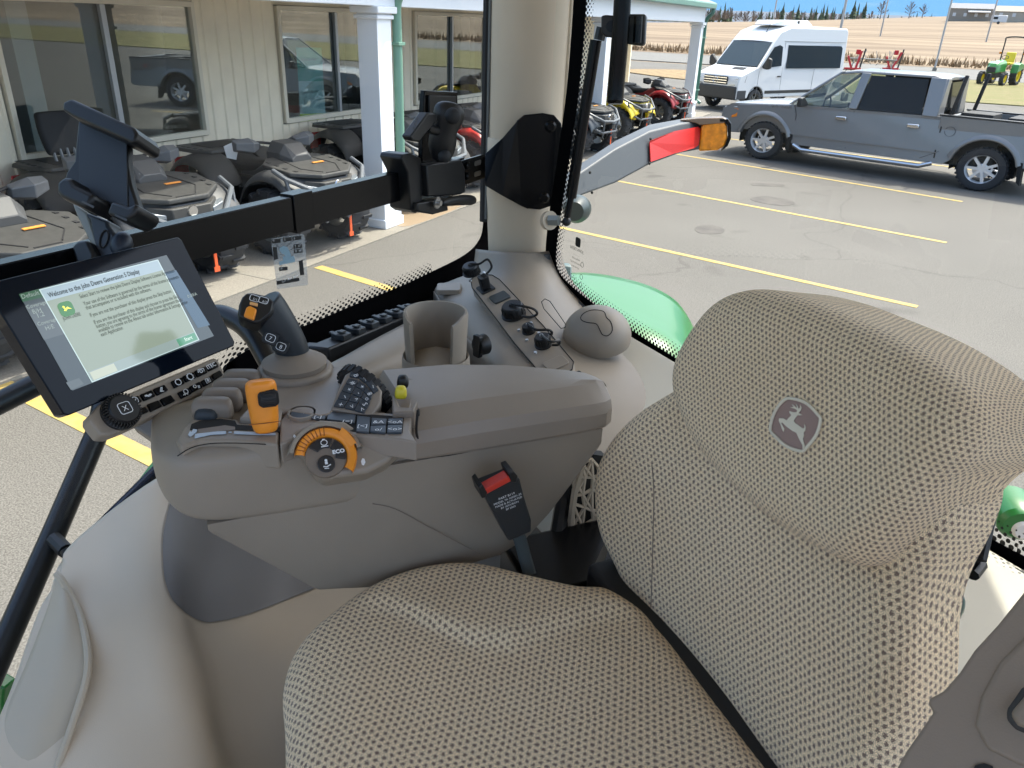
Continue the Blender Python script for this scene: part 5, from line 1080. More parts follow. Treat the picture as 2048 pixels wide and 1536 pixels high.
ph2 = nodemath(nt_, 'ADD', nodemath(nt_, 'MULTIPLY', sx_.outputs[1], .13), nodemath(nt_, 'MULTIPLY', nz1.outputs['Fac'], 4))
sv = nodemath(nt_, 'ADD', nodemath(nt_, 'MULTIPLY', nodemath(nt_, 'SINE', ph), .30), nodemath(nt_, 'ADD', nodemath(nt_, 'MULTIPLY', nodemath(nt_, 'SINE', ph2), .2), .5))
mx_ = nt_.nodes.new('ShaderNodeMix'); mx_.data_type = 'RGBA'; mx_.inputs[6].default_value = (.125, .082, .045, 1); mx_.inputs[7].default_value = (.235, .172, .105, 1); nt_.links.new(sv, mx_.inputs[0]); nt_.links.new(mx_.outputs[2], b_.inputs['Base Color'])
M().grid([[(x, y, fieldz(x, y)+.06) for x in range(-260, 321, 40)] for y in (80, 84, 100, 140, 200, 280, 360, 440, 520)]).build('stubble_field', FLD, None)['kind'] = 'structure'
# scrubby verge in front of the field: tufts
random.seed(11); m = M(); m.weld = False
for i in range(2600):
    x = random.uniform(-45, 40); y = random.uniform(82.5, 88); h = random.uniform(.3, 1.0); a = random.uniform(0, 3.14); w_ = random.uniform(.05, .16); s = random.uniform(-.3, .3)
    m.add([(x-w_*math.cos(a), y-w_*math.sin(a), 0), (x+w_*math.cos(a), y+w_*math.sin(a), 0), (x+s, y+s, h)], [(0, 1, 2)])
o = m.build('dry_weeds', mat('weeds', (.24, .16, .085), .95, noise=.4, nscale=3), None, smooth=False, simple=True); tag(o, 'tall dry brown weeds along the field edge beyond the road', 'weeds', kind='stuff')
# painted bay lines
LNY = mat('yellow_line', (.44, .30, .065), .8, noise=.18, nscale=9, detail=6, var=(.30, .24, .11))
def line(p, q, w_=.10):
    p, q = Vector(p), Vector(q); d = (q-p).normalized(); n = Vector((-d.y, d.x))*w_/2
    M().prism([tuple(p-n), tuple(q-n), tuple(q+n), tuple(p+n)], .0, .004).build('road_marking', LNY, None, smooth=False)['kind'] = 'structure'
def zxy(px, py): v = Zp(px, py, .004); return (v.x, v.y)
line(zxy(-60, 735), zxy(320, 925), .135); line(zxy(636, 533), zxy(960, 632), .125)
line(zxy(1100, 450), zxy(1835, 613)); line(zxy(1210, 357), zxy(1893, 485)); line(zxy(1340, 306), zxy(1925, 403)); line(zxy(1440, 275), zxy(1990, 345))
OIL = mat('oil_stain', (.075, .066, .056), .8, noise=.3, nscale=4)
for L in ([(1500, 397), (1530, 392), (1580, 400), (1588, 408), (1560, 411), (1520, 405)], [(1390, 455), (1420, 449), (1448, 458), (1440, 467), (1400, 466)], [(1505, 366), (1560, 368), (1565, 372), (1510, 371)]):
    M().prism([tuple(Vector(p[:2])) for p in cspline([zxy(*q) for q in L], 4)], 0, .003).build('oil_stain', OIL, None, smooth=False)['kind'] = 'structure'

# ================================================================== DEALERSHIP
WX_ = -8.6
SID = mat('cream_siding', (.86, .77, .60), .55, noise=.05, nscale=3); WTR = mat('white_trim', (.78, .80, .82), .5); FRM = mat('window_frame_beige', (.72, .66, .53), .5)
bld = thing('dealership_building', 'cream ribbed metal showroom wall with wide sliding windows and white porch', 'building', (-9, 10, 0))
wins = [(5.50, 8.16, 6.84), (9.78, 12.05, 11.16), (13.52, 16.4, 14.95), (17.9, 20.8, 19.3), (.4, 3.4, 1.9)]
wins.sort(); zb_, zt_ = 1.08, 2.66
def rib(y0, y1, z0, z1):
    m = M(); y = y0; pr = []
    while y < y1-1e-4:
        for dy, dx in ((0, 0), (.115, 0), (.135, .018), (.165, .018), (.185, 0)):
            if y+dy < y1: pr.append((WX_+dx, y+dy))
        y += .2286
    pr.append((WX_, y1))
    m.grid([[(x, yy, z0) for x, yy in pr], [(x, yy, z1) for x, yy in pr]]); return m
ym = -12
for a, b, c in wins:
    rib(ym, a-.05, .0, 3.3).build('wall', SID, bld, smooth=False, simple=True); rib(a-.05, b+.05, .0, zb_-.05).build('wall', SID, bld, smooth=False, simple=True)
    M().box((WX_-.03, (a+b)/2, zt_+.35), (.04, b-a+.1, .62)).build('wall', SID, bld, smooth=False); ym = b+.05
rib(ym, 26.6, 0, 3.3).build('wall', SID, bld, smooth=False, simple=True)
M().box((-16, 26.65, 1.7), (15, .1, 3.4)).build('wall', SID, bld, smooth=False)
WG = glassmat('showroom_glass', (.88, .93, .92), .65, .03); INT = mat('showroom_dark', (.35, .34, .32), .9)
for a, b, c in wins:
    m = M()
    for y, w_ in ((a, .06), (b, .06)): m.box((WX_+.01, y, (zb_+zt_)/2), (.10, w_, zt_-zb_+.06))
    for z in (zb_, zt_): m.box((WX_+.0105, (a+b)/2, z), (.099, b-a-.06, .06))
    f = m.build('window', FRM, bld, bevel=.004, smooth=False)
    m = M(); m.box((WX_+.02, c-.03, (zb_+zt_)/2), (.05, .035, zt_-zb_-.07)); m.box((WX_+.0, c+.02, (zb_+zt_)/2), (.05, .035, zt_-zb_-.07)); m.build('mullion', mat('aluminium', (.42, .44, .46), .35, metal=.6) if 'aluminium' not in bpy.data.materials else bpy.data.materials['aluminium'], f, smooth=False)
    M().box((WX_-.015, (a+c)/2, (zb_+zt_)/2), (.006, c-a-.04, zt_-zb_-.06)).build('pane', WG, f, smooth=False)
    M().box((WX_+.003, (c+b)/2, (zb_+zt_)/2), (.006, b-c-.04, zt_-zb_-.06)).build('pane', WG, f, smooth=False)
M().addw([(-14, -12, .03), (-8.68, -12, .03), (-8.68, 26.5, .03), (-14, 26.5, .03)], [(0, 1, 2, 3)]).build('showroom_floor', mat('tile_floor', (.20, .19, .17), .4), bld, smooth=False)
M().box((-14, 7, 1.7), (.1, 40, 3.4)).build('inner_wall', mat('inner_wall', (.30, .28, .23), .9), bld, smooth=False)
M().box((-11, 7, 3.35), (6, 40, .1)).build('ceiling', INT, bld, smooth=False)
for y in (6.2, 9.2, 12.6, 16.9): M().box((-9.3, y, 1.5), (.25, .25, 3)).build('inner_column', mat('inner_white', (.4, .4, .4), .8) if 'inner_white' not in bpy.data.materials else bpy.data.materials['inner_white'], bld, smooth=False)
# posters inside the second window
pt = thing('hanging_poster', 'teal, pale blue and lime poster about comfort bundles inside second window', 'poster', (-8.66, 10.4, 1.9))
PFM = LFrame((WX_-.04, 0, 0), (0, 1, 0), (0, 0, 1), (1, 0, 0))
def pp(L): return [PFM.px(*q) for q in L]
for q, c, nm in (([(592, 95), (643, 95), (647, 162), (597, 162)], (.10, .55, .50), 'teal_band'), ([(597, 162), (647, 162), (651, 226), (600, 228)], (.60, .85, .90), 'pale_band'), ([(600, 228), (651, 226), (654, 262), (602, 262)], (.60, .80, .08), 'lime_band')):
    M(PFM).prism(pp(q), 0, .002).build(nm, mat(nm, c, .6), pt, smooth=False)
m = M(PFM)
for t, px_, py_, s_2 in (('Family Bundles', 602, 122, .062), ('Comfort Bundles', 603, 188, .062), ('----------------------', 604, 196, .04), ('----------------------', 604, 201, .04), ('--------------', 604, 206, .04)):
    a, b = PFM.px(px_, py_); m.text(t, a, b, s_2, .003)
m.build('poster_text', mat('poster_ink', (.03, .12, .12), .6), pt, smooth=False)
# porch
for i, y in enumerate((8.72, 17.1, 25.5)):
    c = thing('porch_pillar', ['white square porch pillar nearest the tractor with green downpipe at its side', 'white square porch pillar with stepped base behind gas strut', 'white porch pillar at roof corner in front of white van'][i], 'pillar', (-6.12, y, 0), 'porch pillars')
    M().box((-6.12, y, 1.4), (.30, .30, 2.64)).build('shaft', WTR, c, bevel=.006)
    M().prism([(-6.12+a, y+b) for a, b in ((-.2, -.2), (.2, -.2), (.2, .2), (-.2, .2))], .02, .42).build('plinth', WTR, c, bevel=.006)
    m = M(); m.box((-6.12, y, .45), (.46, .46, .06)); m.box((-6.12, y, .08), (.44, .44, .12)); m.build('base_moulding', WTR, c, bevel=.01)
    m = M(); m.box((-6.12, y, 2.60), (.36, .36, .05)); m.box((-6.12, y, 2.68), (.42, .42, .08)); m.build('capital', WTR, c, bevel=.012)
m = M(); m.box((-6.12, 7.0, 2.98), (.30, 37.4, .52)); m.box((-8.4+.9, 25.62, 2.98), (2.6, .28, .52)); m.build('porch_beam', WTR, bld, bevel=.01, smooth=False)
M().box((-7.4, 7.0, 2.76), (2.4, 37, .03)).build('porch_ceiling', WTR, bld, smooth=False)
GUT = mat('green_metal', (.10, .22, .17), .4)
m = M(); m.box((-5.84, 7.0, 3.17), (.22, 38, .14)); m.build('gutter', GUT, bld, bevel=.02)
M().loft([[(-5.75, -12, 3.25), (-13, -12, 5.6), (-13, -12, 5.5), (-5.75, -12, 3.2)], [(-5.75, 26.1, 3.25), (-13, 26.1, 5.6), (-13, 26.1, 5.5), (-5.75, 26.1, 3.2)]]).build('roof', mat('green_roof', (.12, .20, .17), .5), bld, smooth=False)
for i, (yy, dx) in enumerate(((9.02, 0), (25.85, 0))):
    d_ = thing('downpipe', ['pale green metal downpipe beside near porch pillar', 'dark green downpipe elbowing from gutter at porch corner'][i], 'downpipe', (-5.95, yy, 0), 'green downpipes')
    x = -5.98
    M().tube(cspline([(-5.80, yy, 3.12), (-5.80, yy, 2.98), (-5.92, yy, 2.86), (x, yy, 2.72), (x, yy, 2.4), (x, yy, 1.2), (x, yy, .60), (x+.02, yy, .50), (x+.16, yy, .42)], 4, False), .062, 12, flat=.8).build('pipe', mat('pipe_green', (.16, .30, .22), .4) if i == 0 else mat('pipe_dark_green', (.04, .13, .09), .35), d_)
    m = M()
    for z in (2.3, .8): m.box((x, yy, z), (.14, .15, .04))
    m.build('strap', bpy.data.materials['pipe_green'], d_, bevel=.004)

# ================================================================== QUAD BIKES
TY = mat('tyre_rubber', (.035, .036, .038), .8); RIMM = mat('rim_alloy', (.20, .195, .175), .4, metal=.5); RBK = mat('atv_black', (.016, .017, .018), .5); ATG = mat('atv_dark_plastic', (.05, .048, .044), .6); RED = mat('red_body', (.45, .02, .015), .3, coat=.5)
GRYB = mat('body_gray', (.055, .056, .057), .5); SLV = mat('body_silver', (.11, .115, .12), .45); YLB = mat('body_yellow', (.75, .55, .01), .35, coat=.3); TUB = mat('bumper_gray', (.12, .13, .14), .4); REDL = mat('tail_red', (.40, .012, .012), .2, coat=.8); ORT = mat('orange_tape', (.85, .12, .03), .6); CHR = mat('chrome', (.7, .7, .7), .12, metal=1); HLT = mat('headlamp', (.35, .38, .40), .08, metal=.5)
def wheel(m_t, m_r, c, r, w_, lugs, parent, spokes=6, rimr=.58, rimmat=None, side=1, lk=1.0):
    """axis along local y"""
    t = M(); t.lathe([(r*rimr, -w_*.42), (r*.80, -w_*.5), (r*.93, -w_*.46), (r*.97, -w_*.3), (r*.97, w_*.3), (r*.93, w_*.46), (r*.80, w_*.5), (r*rimr, w_*.42)], c, 'y', 32)
    n = lugs
    for i in range(n):
        a = 2*math.pi*i/n
        for k, off in ((-1, 0), (1, math.pi/n)):
            aa = a+off; t.box((c[0]+r*.985*math.cos(aa), c[1]+k*w_*.24, c[2]+r*.985*math.sin(aa)), (r*.075*lk, w_*.42, r*.10), (0, -aa, 0))
            t.box((c[0]+r*.92*math.cos(aa), c[1]+k*w_*.47, c[2]+r*.92*math.sin(aa)), (r*.16*lk, w_*.10*lk, r*.09*lk), (0, -aa, 0))
    tt = t.build('tyre', m_t, parent, ang=30)
    q = M(); q.lathe([(0, side*w_*.20), (r*.16, side*w_*.22), (r*.17, side*w_*.1), (r*.40, side*w_*.02)], c, 'y', 24); q.lathe([(r*rimr*1.02, -w_*.40), (r*rimr*.94, -w_*.2), (r*rimr*.92, w_*.2), (r*rimr*1.02, w_*.40)], c, 'y', 28)
    for i in range(spokes):
        a = 2*math.pi*i/spokes
        q.box((c[0]+r*rimr*.56*math.cos(a), c[1]+side*w_*.16, c[2]+r*rimr*.56*math.sin(a)), (r*rimr*.85, w_*.14, r*.12), (0, -a, 0))
    q.build('rim', rimmat or m_r, tt)
def make_atv():
    t = bpy.data.objects.new('quad_bike', None); COL.objects.link(t); LOCAL.add(t.name); t['category'] = 'quad bike'; t['group'] = 'quad bikes parked along the showroom'
    for x, r in ((.66, .36), (-.66, .36)):
        for s in (1, -1): wheel(TY, RIMM, (x, s*.49, r), r, .31, 14, t, side=s)
    def B(m, n, mt, **k): return m.build(n, mt, t, **k)
    # belly and engine
    m = M(); m.loft([[(-.75, -.16, .35), (-.75, .16, .35), (-.75, .18, .7), (-.75, -.18, .7)], [(.0, -.22, .28), (.0, .22, .28), (.0, .20, .72), (.0, -.20, .72)], [(.8, -.16, .36), (.8, .16, .36), (.8, .2, .75), (.8, -.2, .75)]]); B(m, 'engine_block', RBK, bevel=.02)
    m = M(); m.box((0, .38, .36), (.62, .34, .05)); m.box((0, -.38, .36), (.62, .34, .05)); m.box((.0, .52, .42), (.6, .03, .12)); m.box((0, -.52, .42), (.6, .03, .12)); B(m, 'footrest', RBK, bevel=.01)
    # fenders: arched strips
    def fender(x0, s, mt, nm, r=.47, a0=18, a1=160, w0=.20, w1=.62):
        rows = []
        for k in range(13):
            a = R_(a0+(a1-a0)*k/12); R3 = r*(1+.06*math.sin(a))
            cx, cz = x0+R3*math.cos(a), .37+R3*math.sin(a)*1.02
            rows.append([(cx, s*w0, cz+.05), (cx, s*(w0+.14), cz+.06), (cx, s*(w1-.06), cz+.03), (cx, s*w1, cz-.02), (cx*1.0, s*(w1+.005), cz-.07)])
        return B(M().grid(rows), nm, mt, solid=.02, sub=1)
    for s in (1, -1): fender(.66, s, GRYB, 'front_fender'); fender(-.66, s, ATG, 'rear_fender', .48, 20, 165)
    # side panels and tank
    m = M(); m.loft([[(x, -w_, z0), (x, w_, z0), (x, w_*.9, z1-.05), (x, w_*.5, z1), (x, -w_*.5, z1), (x, -w_*.9, z1-.05)] for x, w_, z0, z1 in ((-.30, .17, .55, .80), (-.05, .18, .5, .82), (.18, .19, .5, .93), (.34, .22, .55, 1.0), (.46, .26, .6, .95))]); B(m, 'side_panel', GRYB, bevel=.015)
    # front body
    m = M(); m.loft([[(x, -w_, z0), (x, w_, z0), (x, w_, z1-.06), (x, w_*.7, z1), (x, -w_*.7, z1), (x, -w_, z1-.06)] for x, w_, z0, z1 in ((.36, .34, .62, .93), (.62, .47, .64, .91), (.92, .45, .64, .86), (1.10, .24, .66, .82))]); B(m, 'front_body', GRYB, bevel=.015, smooth=False)
    o2 = [(.34, -.30), (.52, -.50), (.90, -.46), (1.12, -.20), (1.12, .20), (.90, .46), (.52, .50), (.34, .30)]; zs = lambda x, o: .975-.12*(x-.34)+o
    pan = M(); pan.loft([[(x, y, zs(x, -.045)) for x, y in o2], [(x, y, zs(x, 0)) for x, y in o2]]); B(pan, 'front_rack', mat('rack_gray', (.047, .046, .043), .55, noise=.15, nscale=20) if 'rack_gray' not in bpy.data.materials else bpy.data.materials['rack_gray'], bevel=.012, smooth=False)
    m = M()
    for s in (-1, 1):
        for k in range(4): m.box((.50+.13*k, s*(.40-.03*(k > 2)), zs(.50+.13*k, .002)), (.06, .03, .006))
        m.tube([(.45, s*.20, zs(.45, .001)), (.85, s*.26, zs(.85, .001)), (1.05, s*.12, zs(1.05, .001))], .007, 4); 
    m.box((1.08, 0, zs(1.08, .001)), (.02, .2, .006)); B(m, 'rack_slots', BLR, smooth=False)
    m = M(); m.box((.74, .10, .938), (.035, .16, .006), (0, .12, 0)); B(m, 'warning_sticker', mat('sticker_orange', (.75, .28, .05), .5) if 'sticker_orange' not in bpy.data.materials else bpy.data.materials['sticker_orange'], smooth=False)
    # gauge pod
    m = M(); m.loft([[(x, y*w_, z0+z*hh) for y, z in ((-1, 0), (-1, .45), (-.6, 1), (.6, 1), (1, .45), (1, 0))] for x, w_, z0, hh in ((.16, .14, .93, .13), (.26, .21, .94, .20), (.46, .20, .95, .17), (.60, .14, .94, .07))]); B(m, 'instrument_pod', GRYB, bevel=.006, seg=1, smooth=False)
    m = M(); m.box((.57, 0, 1.0), (.02, .22, .05), (0, -.5, 0)); B(m, 'pod_lamp', HLT)
    # nose: grille, lamps, badge
    m = M(); m.loft([[(1.0, y, z) for y, z in ((-.34, .58), (.34, .58), (.36, .82), (-.36, .82))], [(1.15, y, z) for y, z in ((-.18, .63), (.18, .63), (.20, .80), (-.20, .80))]]); B(m, 'nose', ATG, bevel=.01)
    m = M(); m.lathe([(0, .012), (.045, .012), (.052, 0)], (1.15, 0, .76), 'x', 20); B(m, 'badge', CHR)
    for s in (-1, 1):
        m = M(); m.loft([[(1.0, s*.40, .70), (1.0, s*.24, .68), (1.0, s*.24, .76), (1.0, s*.42, .80)], [(1.085, s*.36, .71), (1.115, s*.24, .69), (1.115, s*.24, .75), (1.075, s*.38, .78)]]); B(m, 'headlight', HLT, bevel=.005)
        m = M(); m.loft([[(.99, s*.30, .44), (.99, s*.50, .50), (.99, s*.50, .62), (.99, s*.26, .60)], [(1.06, s*.30, .46), (1.03, s*.46, .52), (1.03, s*.46, .60), (1.07, s*.27, .58)]]); B(m, 'lower_cover', GRYB, bevel=.01)
    # bumper tubes
    m = M(); bw = [(.78, -.58, .93), (.96, -.57, .86), (1.20, -.30, .70), (1.24, 0, .68), (1.20, .30, .70), (.96, .57, .86), (.78, .58, .93)]
    m.tube(bw, .026, 8); m.tube([(.96, -.57, .86), (1.02, -.55, .60), (1.16, -.26, .47), (1.16, .26, .47), (1.02, .55, .60), (.96, .57, .86)], .022, 8)
    for s in (-1, 1): m.tube([(1.20, s*.28, .70), (1.16, s*.24, .47), (1.10, s*.16, .36)], .018, 8)
    B(m, 'front_bumper', TUB)
    # handlebar
    m = M(); m.tube(cspline([(.10, -.44, 1.10), (.16, -.25, 1.12), (.24, -.08, 1.10), (.24, .08, 1.10), (.16, .25, 1.12), (.10, .44, 1.10)], 3, False), .015, 8); m.tube([(.26, 0, .95), (.24, 0, 1.10)], .03, 8); B(m, 'handlebar', BLR)
    m = M()
    for s in (-1, 1): m.box((.235, s*.05, 1.11), (.06, .04, .05))
    for s in (-1, 1): m.tube([(.28, s*.05, 1.0), (.24, s*.05, 1.10)], .012, 8)
    B(m, 'bar_clamp', CHR)
    for s in (-1, 1):
        m = M(); m.loft([[(.14, s*.26, 1.03), (.20, s*.26, 1.05), (.22, s*.26, 1.12), (.14, s*.26, 1.14)], [(.20, s*.40, 1.01), (.29, s*.40, 1.04), (.30, s*.40, 1.14), (.20, s*.40, 1.19)], [(.13, s*.56, 1.05), (.20, s*.56, 1.07), (.20, s*.56, 1.14), (.12, s*.56, 1.17)]]); B(m, 'hand_guard', SLV, bevel=.006, seg=1, smooth=False)
    # seat and rear rack
    m = M(); m.loft([[(x, -w_, z0), (x, w_, z0), (x, w_, z1-.04), (x, w_*.6, z1), (x, -w_*.6, z1), (x, -w_, z1-.04)] for x, w_, z0, z1 in ((.12, .10, .78, .90), (-.05, .15, .76, .88), (-.35, .19, .76, .87), (-.55, .20, .78, .93), (-.72, .18, .84, .98))]); B(m, 'seat', BLR, bevel=.02, seg=3)
    m = M().prism([(-.52, -.36), (-.52, .36), (-.70, .48), (-1.02, .50), (-1.16, .36), (-1.18, 0), (-1.16, -.36), (-1.02, -.50), (-.70, -.48)], .925, .965, inset=.01); B(m, 'rear_rack', ATG, bevel=.01)
    m = M()
    for k in range(5): m.box((-.66-.11*k, .40, .966), (.05, .03, .004)); m.box((-.66-.11*k, -.40, .966), (.05, .03, .004))
    m.box((-.85, 0, .967), (.4, .5, .006)); B(m, 'rack_slots', BLR, smooth=False)
    for s in (-1, 1):
        m = M(); m.loft([[(-1.0, s*.56, .62), (-1.0, s*.36, .60), (-.98, s*.36, .86), (-.98, s*.54, .86)], [(-1.12, s*.50, .64), (-1.12, s*.40, .63), (-1.12, s*.40, .80), (-1.10, s*.50, .82)]]); B(m, 'tail_light', REDL, bevel=.01)
    m = M(); m.tube([(1.0, .22, .38), (.9, .3, .30), (.66, .40, .335)], .025, 6); m.tube([(1.0, -.22, .38), (.9, -.3, .30), (.66, -.40, .335)], .025, 6); m.tube([(.66, -.42, .335), (.66, .42, .335)], .03, 6); m.tube([(-.66, -.42, .335), (-.66, .42, .335)], .03, 6); B(m, 'axle', RBK)
    m = M(); m.box((1.10, .20, .33), (.012, .03, .34)); m.box((1.105, .20, .16), (.006, .06, .05)); B(m, 'hang_tag', ORT)
    return t
proto = make_atv(); protochild = [o for o in bpy.data.objects if o.parent == proto]
sub_ = {o: [c for c in bpy.data.objects if c.parent == o] for o in protochild}
def place_atv(t, x, y, a, label, body=None, guard=None, sc=1.0, tail=None):
    t.location = (x, y, .02); t.rotation_euler = (0, 0, a); t.scale = (sc, sc, sc); t['label'] = label; t['category'] = 'quad bike'; t['group'] = 'quad bikes parked along the showroom'
    for c in [o for o in bpy.data.objects if o.parent == t]:
        b = c.name.split('.')[0]
        mt = {'front_fender': body, 'side_panel': body, 'front_body': body, 'lower_cover': body}.get(b)
        if b == 'hand_guard' and guard: mt = guard
        if b == 'instrument_pod': mt = None
        if mt: c.material_slots[0].link = 'OBJECT'; c.material_slots[0].material = mt
    return t
def copy_atv():
    r = proto.copy(); COL.objects.link(r); LOCAL.add(r.name)
    for ch in protochild:
        c = ch.copy(); COL.objects.link(c); c.parent = r
        for g in sub_[ch]: d = g.copy(); COL.objects.link(d); d.parent = c
    return r
hd_ = R_(-8)
atvs = [(-6.95, 7.52, -8, 'dark gray quad bike with blank hood and paper tag, left of the near pillar', GRYB, None, 1.06),
        (-7.25, 5.62, -9, 'gray quad bike with red side trim and passenger backrest under first window', GRYB, None, 1.08),
        (-6.75, 3.75, -6, 'silver quad bike with tubular front rack at left edge, behind the display', SLV, None, 1.08),
        (-7.1, 10.35, -8, 'black and gray quad bike with pale side lettering just beyond the near pillar', ATG, None, 1.06),
        (-7.0, 12.3, -8, 'red and gray quad bike seen between ball mount and cab pillar', RED, None, 1.06),
        (-6.75, 16.6, -10, 'dark blue-gray quad bike behind gas strut, left of the yellow one', mat('body_slate', (.04, .05, .06), .4), None, 1.05),
        (-6.85, 19.6, -10, 'bright yellow quad bike beside white porch pillar', YLB, RBK, 1.05),
        (-6.75, 23.0, -10, 'dark red quad bike nearest the white van', mat('body_dark_red', (.28, .015, .02), .35), RBK, 1.05),
        (-6.95, 14.4, -9, 'plain black quad bike half hidden behind the cab pillar', ATG, None, 1.05)]
for i, (x, y, a, lb, body, gd, sc) in enumerate(atvs):
    t = proto if i == 0 else copy_atv(); place_atv(t, x, y, R_(a), lb, body, gd, sc)
    if i == 1:
        A1 = t
        for c in [o for o in bpy.data.objects if o.parent == t and o.name.split('.')[0] in ('lower_cover', 'tail_light', 'side_panel')]: c.material_slots[0].link = 'OBJECT'; c.material_slots[0].material = RED
        rows = [[(-.86-.10*v+.03*abs(u), .22*u*(1-.25*abs(v-.55)), 1.02+.42*v) for u in (-1, -.6, 0, .6, 1)] for v in (0, .3, .6, .9, 1.0)]
        M().grid(rows).build('backrest', BLR, t, solid=-.09, sub=2)
        m = M()
        for u in (-.14, -.07, 0, .07, .14): m.tube([(-.84, u, .95), (-.88, u, 1.08)], .016, 6)
        m.build('backrest_spring', mat('spring_gray', (.14, .15, .16), .4), t)
    if i == 0:
        pass
T0 = proto
tg2 = M(); tg2.prism([(-.06, -.07), (.05, -.08), (.08, .05), (-.05, .08)], 0, .004); 
# paper tag hung on a handlebar, hang tapes already on each machine
pk_ = M(LFrame(Vector((-7.05, 7.05, 1.12)), Vector((.4, .85, -.1)), Vector((.2, -.05, .95)), Vector((.9, -.4, 0)))).prism([(-.06, -.10), (.06, -.12), (.09, .05), (.0, .09), (-.10, .04)], 0, .004).build('paper_tag', mat('paper_white', (.75, .76, .76), .7), None, smooth=False)
tag(pk_, 'crumpled white paper tag hanging from a quad bike handlebar', 'tag')
# rack lettering on the black machine behind the pillar is a part of it
m = M(LFrame((.70, -.655, .78), (1, 0, 0), (0, .15, 1), (0, -1, 0))); m.text('OUTLANDER', -.22, -.01, .07, .0, 'LEFT', rot=-.12)
bk4 = [o for o in bpy.data.objects if o.get('label', '').startswith('black and gray quad')][0]
m.build('lettering', WHT, bk4, smooth=False)
# ================================================================== PICKUP TRUCK (local: x forward, y left, z up)
def local_thing(name, label, cat, loc, rz, group=None, sc=(1, 1, 1)):
    t = thing(name, label, cat, loc, group); LOCAL.add(t.name); t.rotation_euler = (0, 0, rz); t.scale = sc; return t
CARG = mat('car_gray', (.21, .205, .20), .35, metal=.3, coat=.5); TINT = mat('tinted_glass', (.010, .012, .013), .06, spec=.25); CLG = glassmat('car_glass', (.55, .62, .58), .7, .05); ARCH = mat('arch_black', (.008, .008, .008), .8); AMB = mat('amber', (.75, .22, .02), .25)
def arcpts(cx, cz, r, a0, a1, n=12): return [(cx+r*math.cos(R_(a0+(a1-a0)*i/n)), cz+r*math.sin(R_(a0+(a1-a0)*i/n))) for i in range(n+1)]
vF, vR = Zp(1520, 318, 0), Zp(1950, 382, 0); WB = 3.95
hdx = Vector((vF.x-vR.x, vF.y-vR.y)); sc_t = hdx.length/WB; ang_t = math.atan2(hdx.y, hdx.x); lft = Vector((-math.sin(ang_t), math.cos(ang_t)))
mid = (vF+vR)/2; TW = 1.0
t = tr_ = local_thing('pickup_truck', 'gray crew cab pickup truck with chrome wheels parked across the bays', 'pickup truck', (mid.x-lft.x*.94, mid.y-lft.y*.94, 0), ang_t, sc=(sc_t, 1, 1))
fx_, rx_ = WB/2, -WB/2; wr = .40
def side_profile():
    P = [(fx_+.98, .52), (fx_+.98, .70), (fx_+.95, .98), (fx_+.80, 1.10), (fx_-.42, 1.19), (rx_+.85, 1.235), (rx_-1.32, 1.26), (rx_-1.34, .60), (rx_-1.30, .52)]
    P += arcpts(rx_, .42, .50, 170, 10)[::1] + [(rx_+.62, .40), (fx_-.62, .40)] + arcpts(fx_, .42, .50, 170, 10) + [(fx_+.9, .48)]
    return P
sp1 = side_profile(); n_ = len(sp1)
def body_secs():
    out = []
    for y, k in ((-1.0, 0), (-.985, 1), (.985, 1), (1.0, 0)): out.append((y, k))
    return out
m = M(); cz = .85
lay = []
for y, zin, zlow in ((-.90, .0, 0), (-.985, 0, 0), (-1.0, 0, 0)): pass
def shell(y0, y1): return M().prism(sp1, y0, y1, basis='xz')
for s in (1, -1):
    # outer side skin with slight tumblehome: three nested layers
    m = M(); L1 = [(a, s*(.90), b) for a, b in sp1]; L2 = [(a, s*(.995-.05*abs(b-.85)**1.5*2-(.10 if b > 1.05 else 0)), b) for a, b in sp1]
    m.add(L1+L2, [tuple(range(n_)), tuple(range(n_, 2*n_))]+[(i, (i+1) % n_, n_+(i+1) % n_, n_+i) for i in range(n_)])
    m.build('side_panel', CARG, t, bevel=.02, seg=3)
    # wheel arch lips
    for cx in (fx_, rx_):
        m = M(); pa_ = arcpts(cx, .42, .50, 168, 12, 16); pb_ = arcpts(cx, .42, .60, 166, 14, 16)
        m.grid([[(a, s*.985, b) for a, b in pa_], [(a, s*1.035, b) for a, b in pa_], [(a*1, s*1.03, b) for a, b in [((x1+x2)/2, (z1+z2)/2) for (x1, z1), (x2, z2) in zip(pa_, pb_)]], [(a, s*.975, b) for a, b in pb_]]); m.build('fender_flare', CARG, t, sub=1)
        M().lathe([(.50, 0), (.50, -.30), (.1, -.30)], (cx, s*.985 if s > 0 else s*.685, .42), 'y', 24, R_(-10), R_(190)).build('wheel_well', ARCH, t)
m = M(); m.loft([[(x, -w_, z0), (x, w_, z0), (x, w_, z1-.05), (x, w_*.7, z1), (x, -w_*.7, z1), (x, -w_, z1-.05)] for x, w_, z0, z1 in ((fx_+.97, .86, .55, 1.0), (fx_+.80, .92, .55, 1.12), (fx_+.2, .92, .6, 1.19), (fx_-.50, .92, .6, 1.24))]); m.build('bonnet', CARG, t, bevel=.03, seg=3)
cab_b = [(fx_-.48, 1.21), (fx_-1.16, 1.86), (fx_-1.5, 1.93), (rx_+1.15, 1.935), (rx_+.92, 1.88), (rx_+.82, 1.24)]
def cabring(y, inset): 
    return [(a, y, b) for a, b in cab_b]
m = M(); 
for s in (1, -1): pass
m.loft([[(a, -(.93-.23*max(0, (b-1.2)/.74)), b) for a, b in cab_b], [(a, (.93-.23*max(0, (b-1.2)/.74)), b) for a, b in cab_b]])
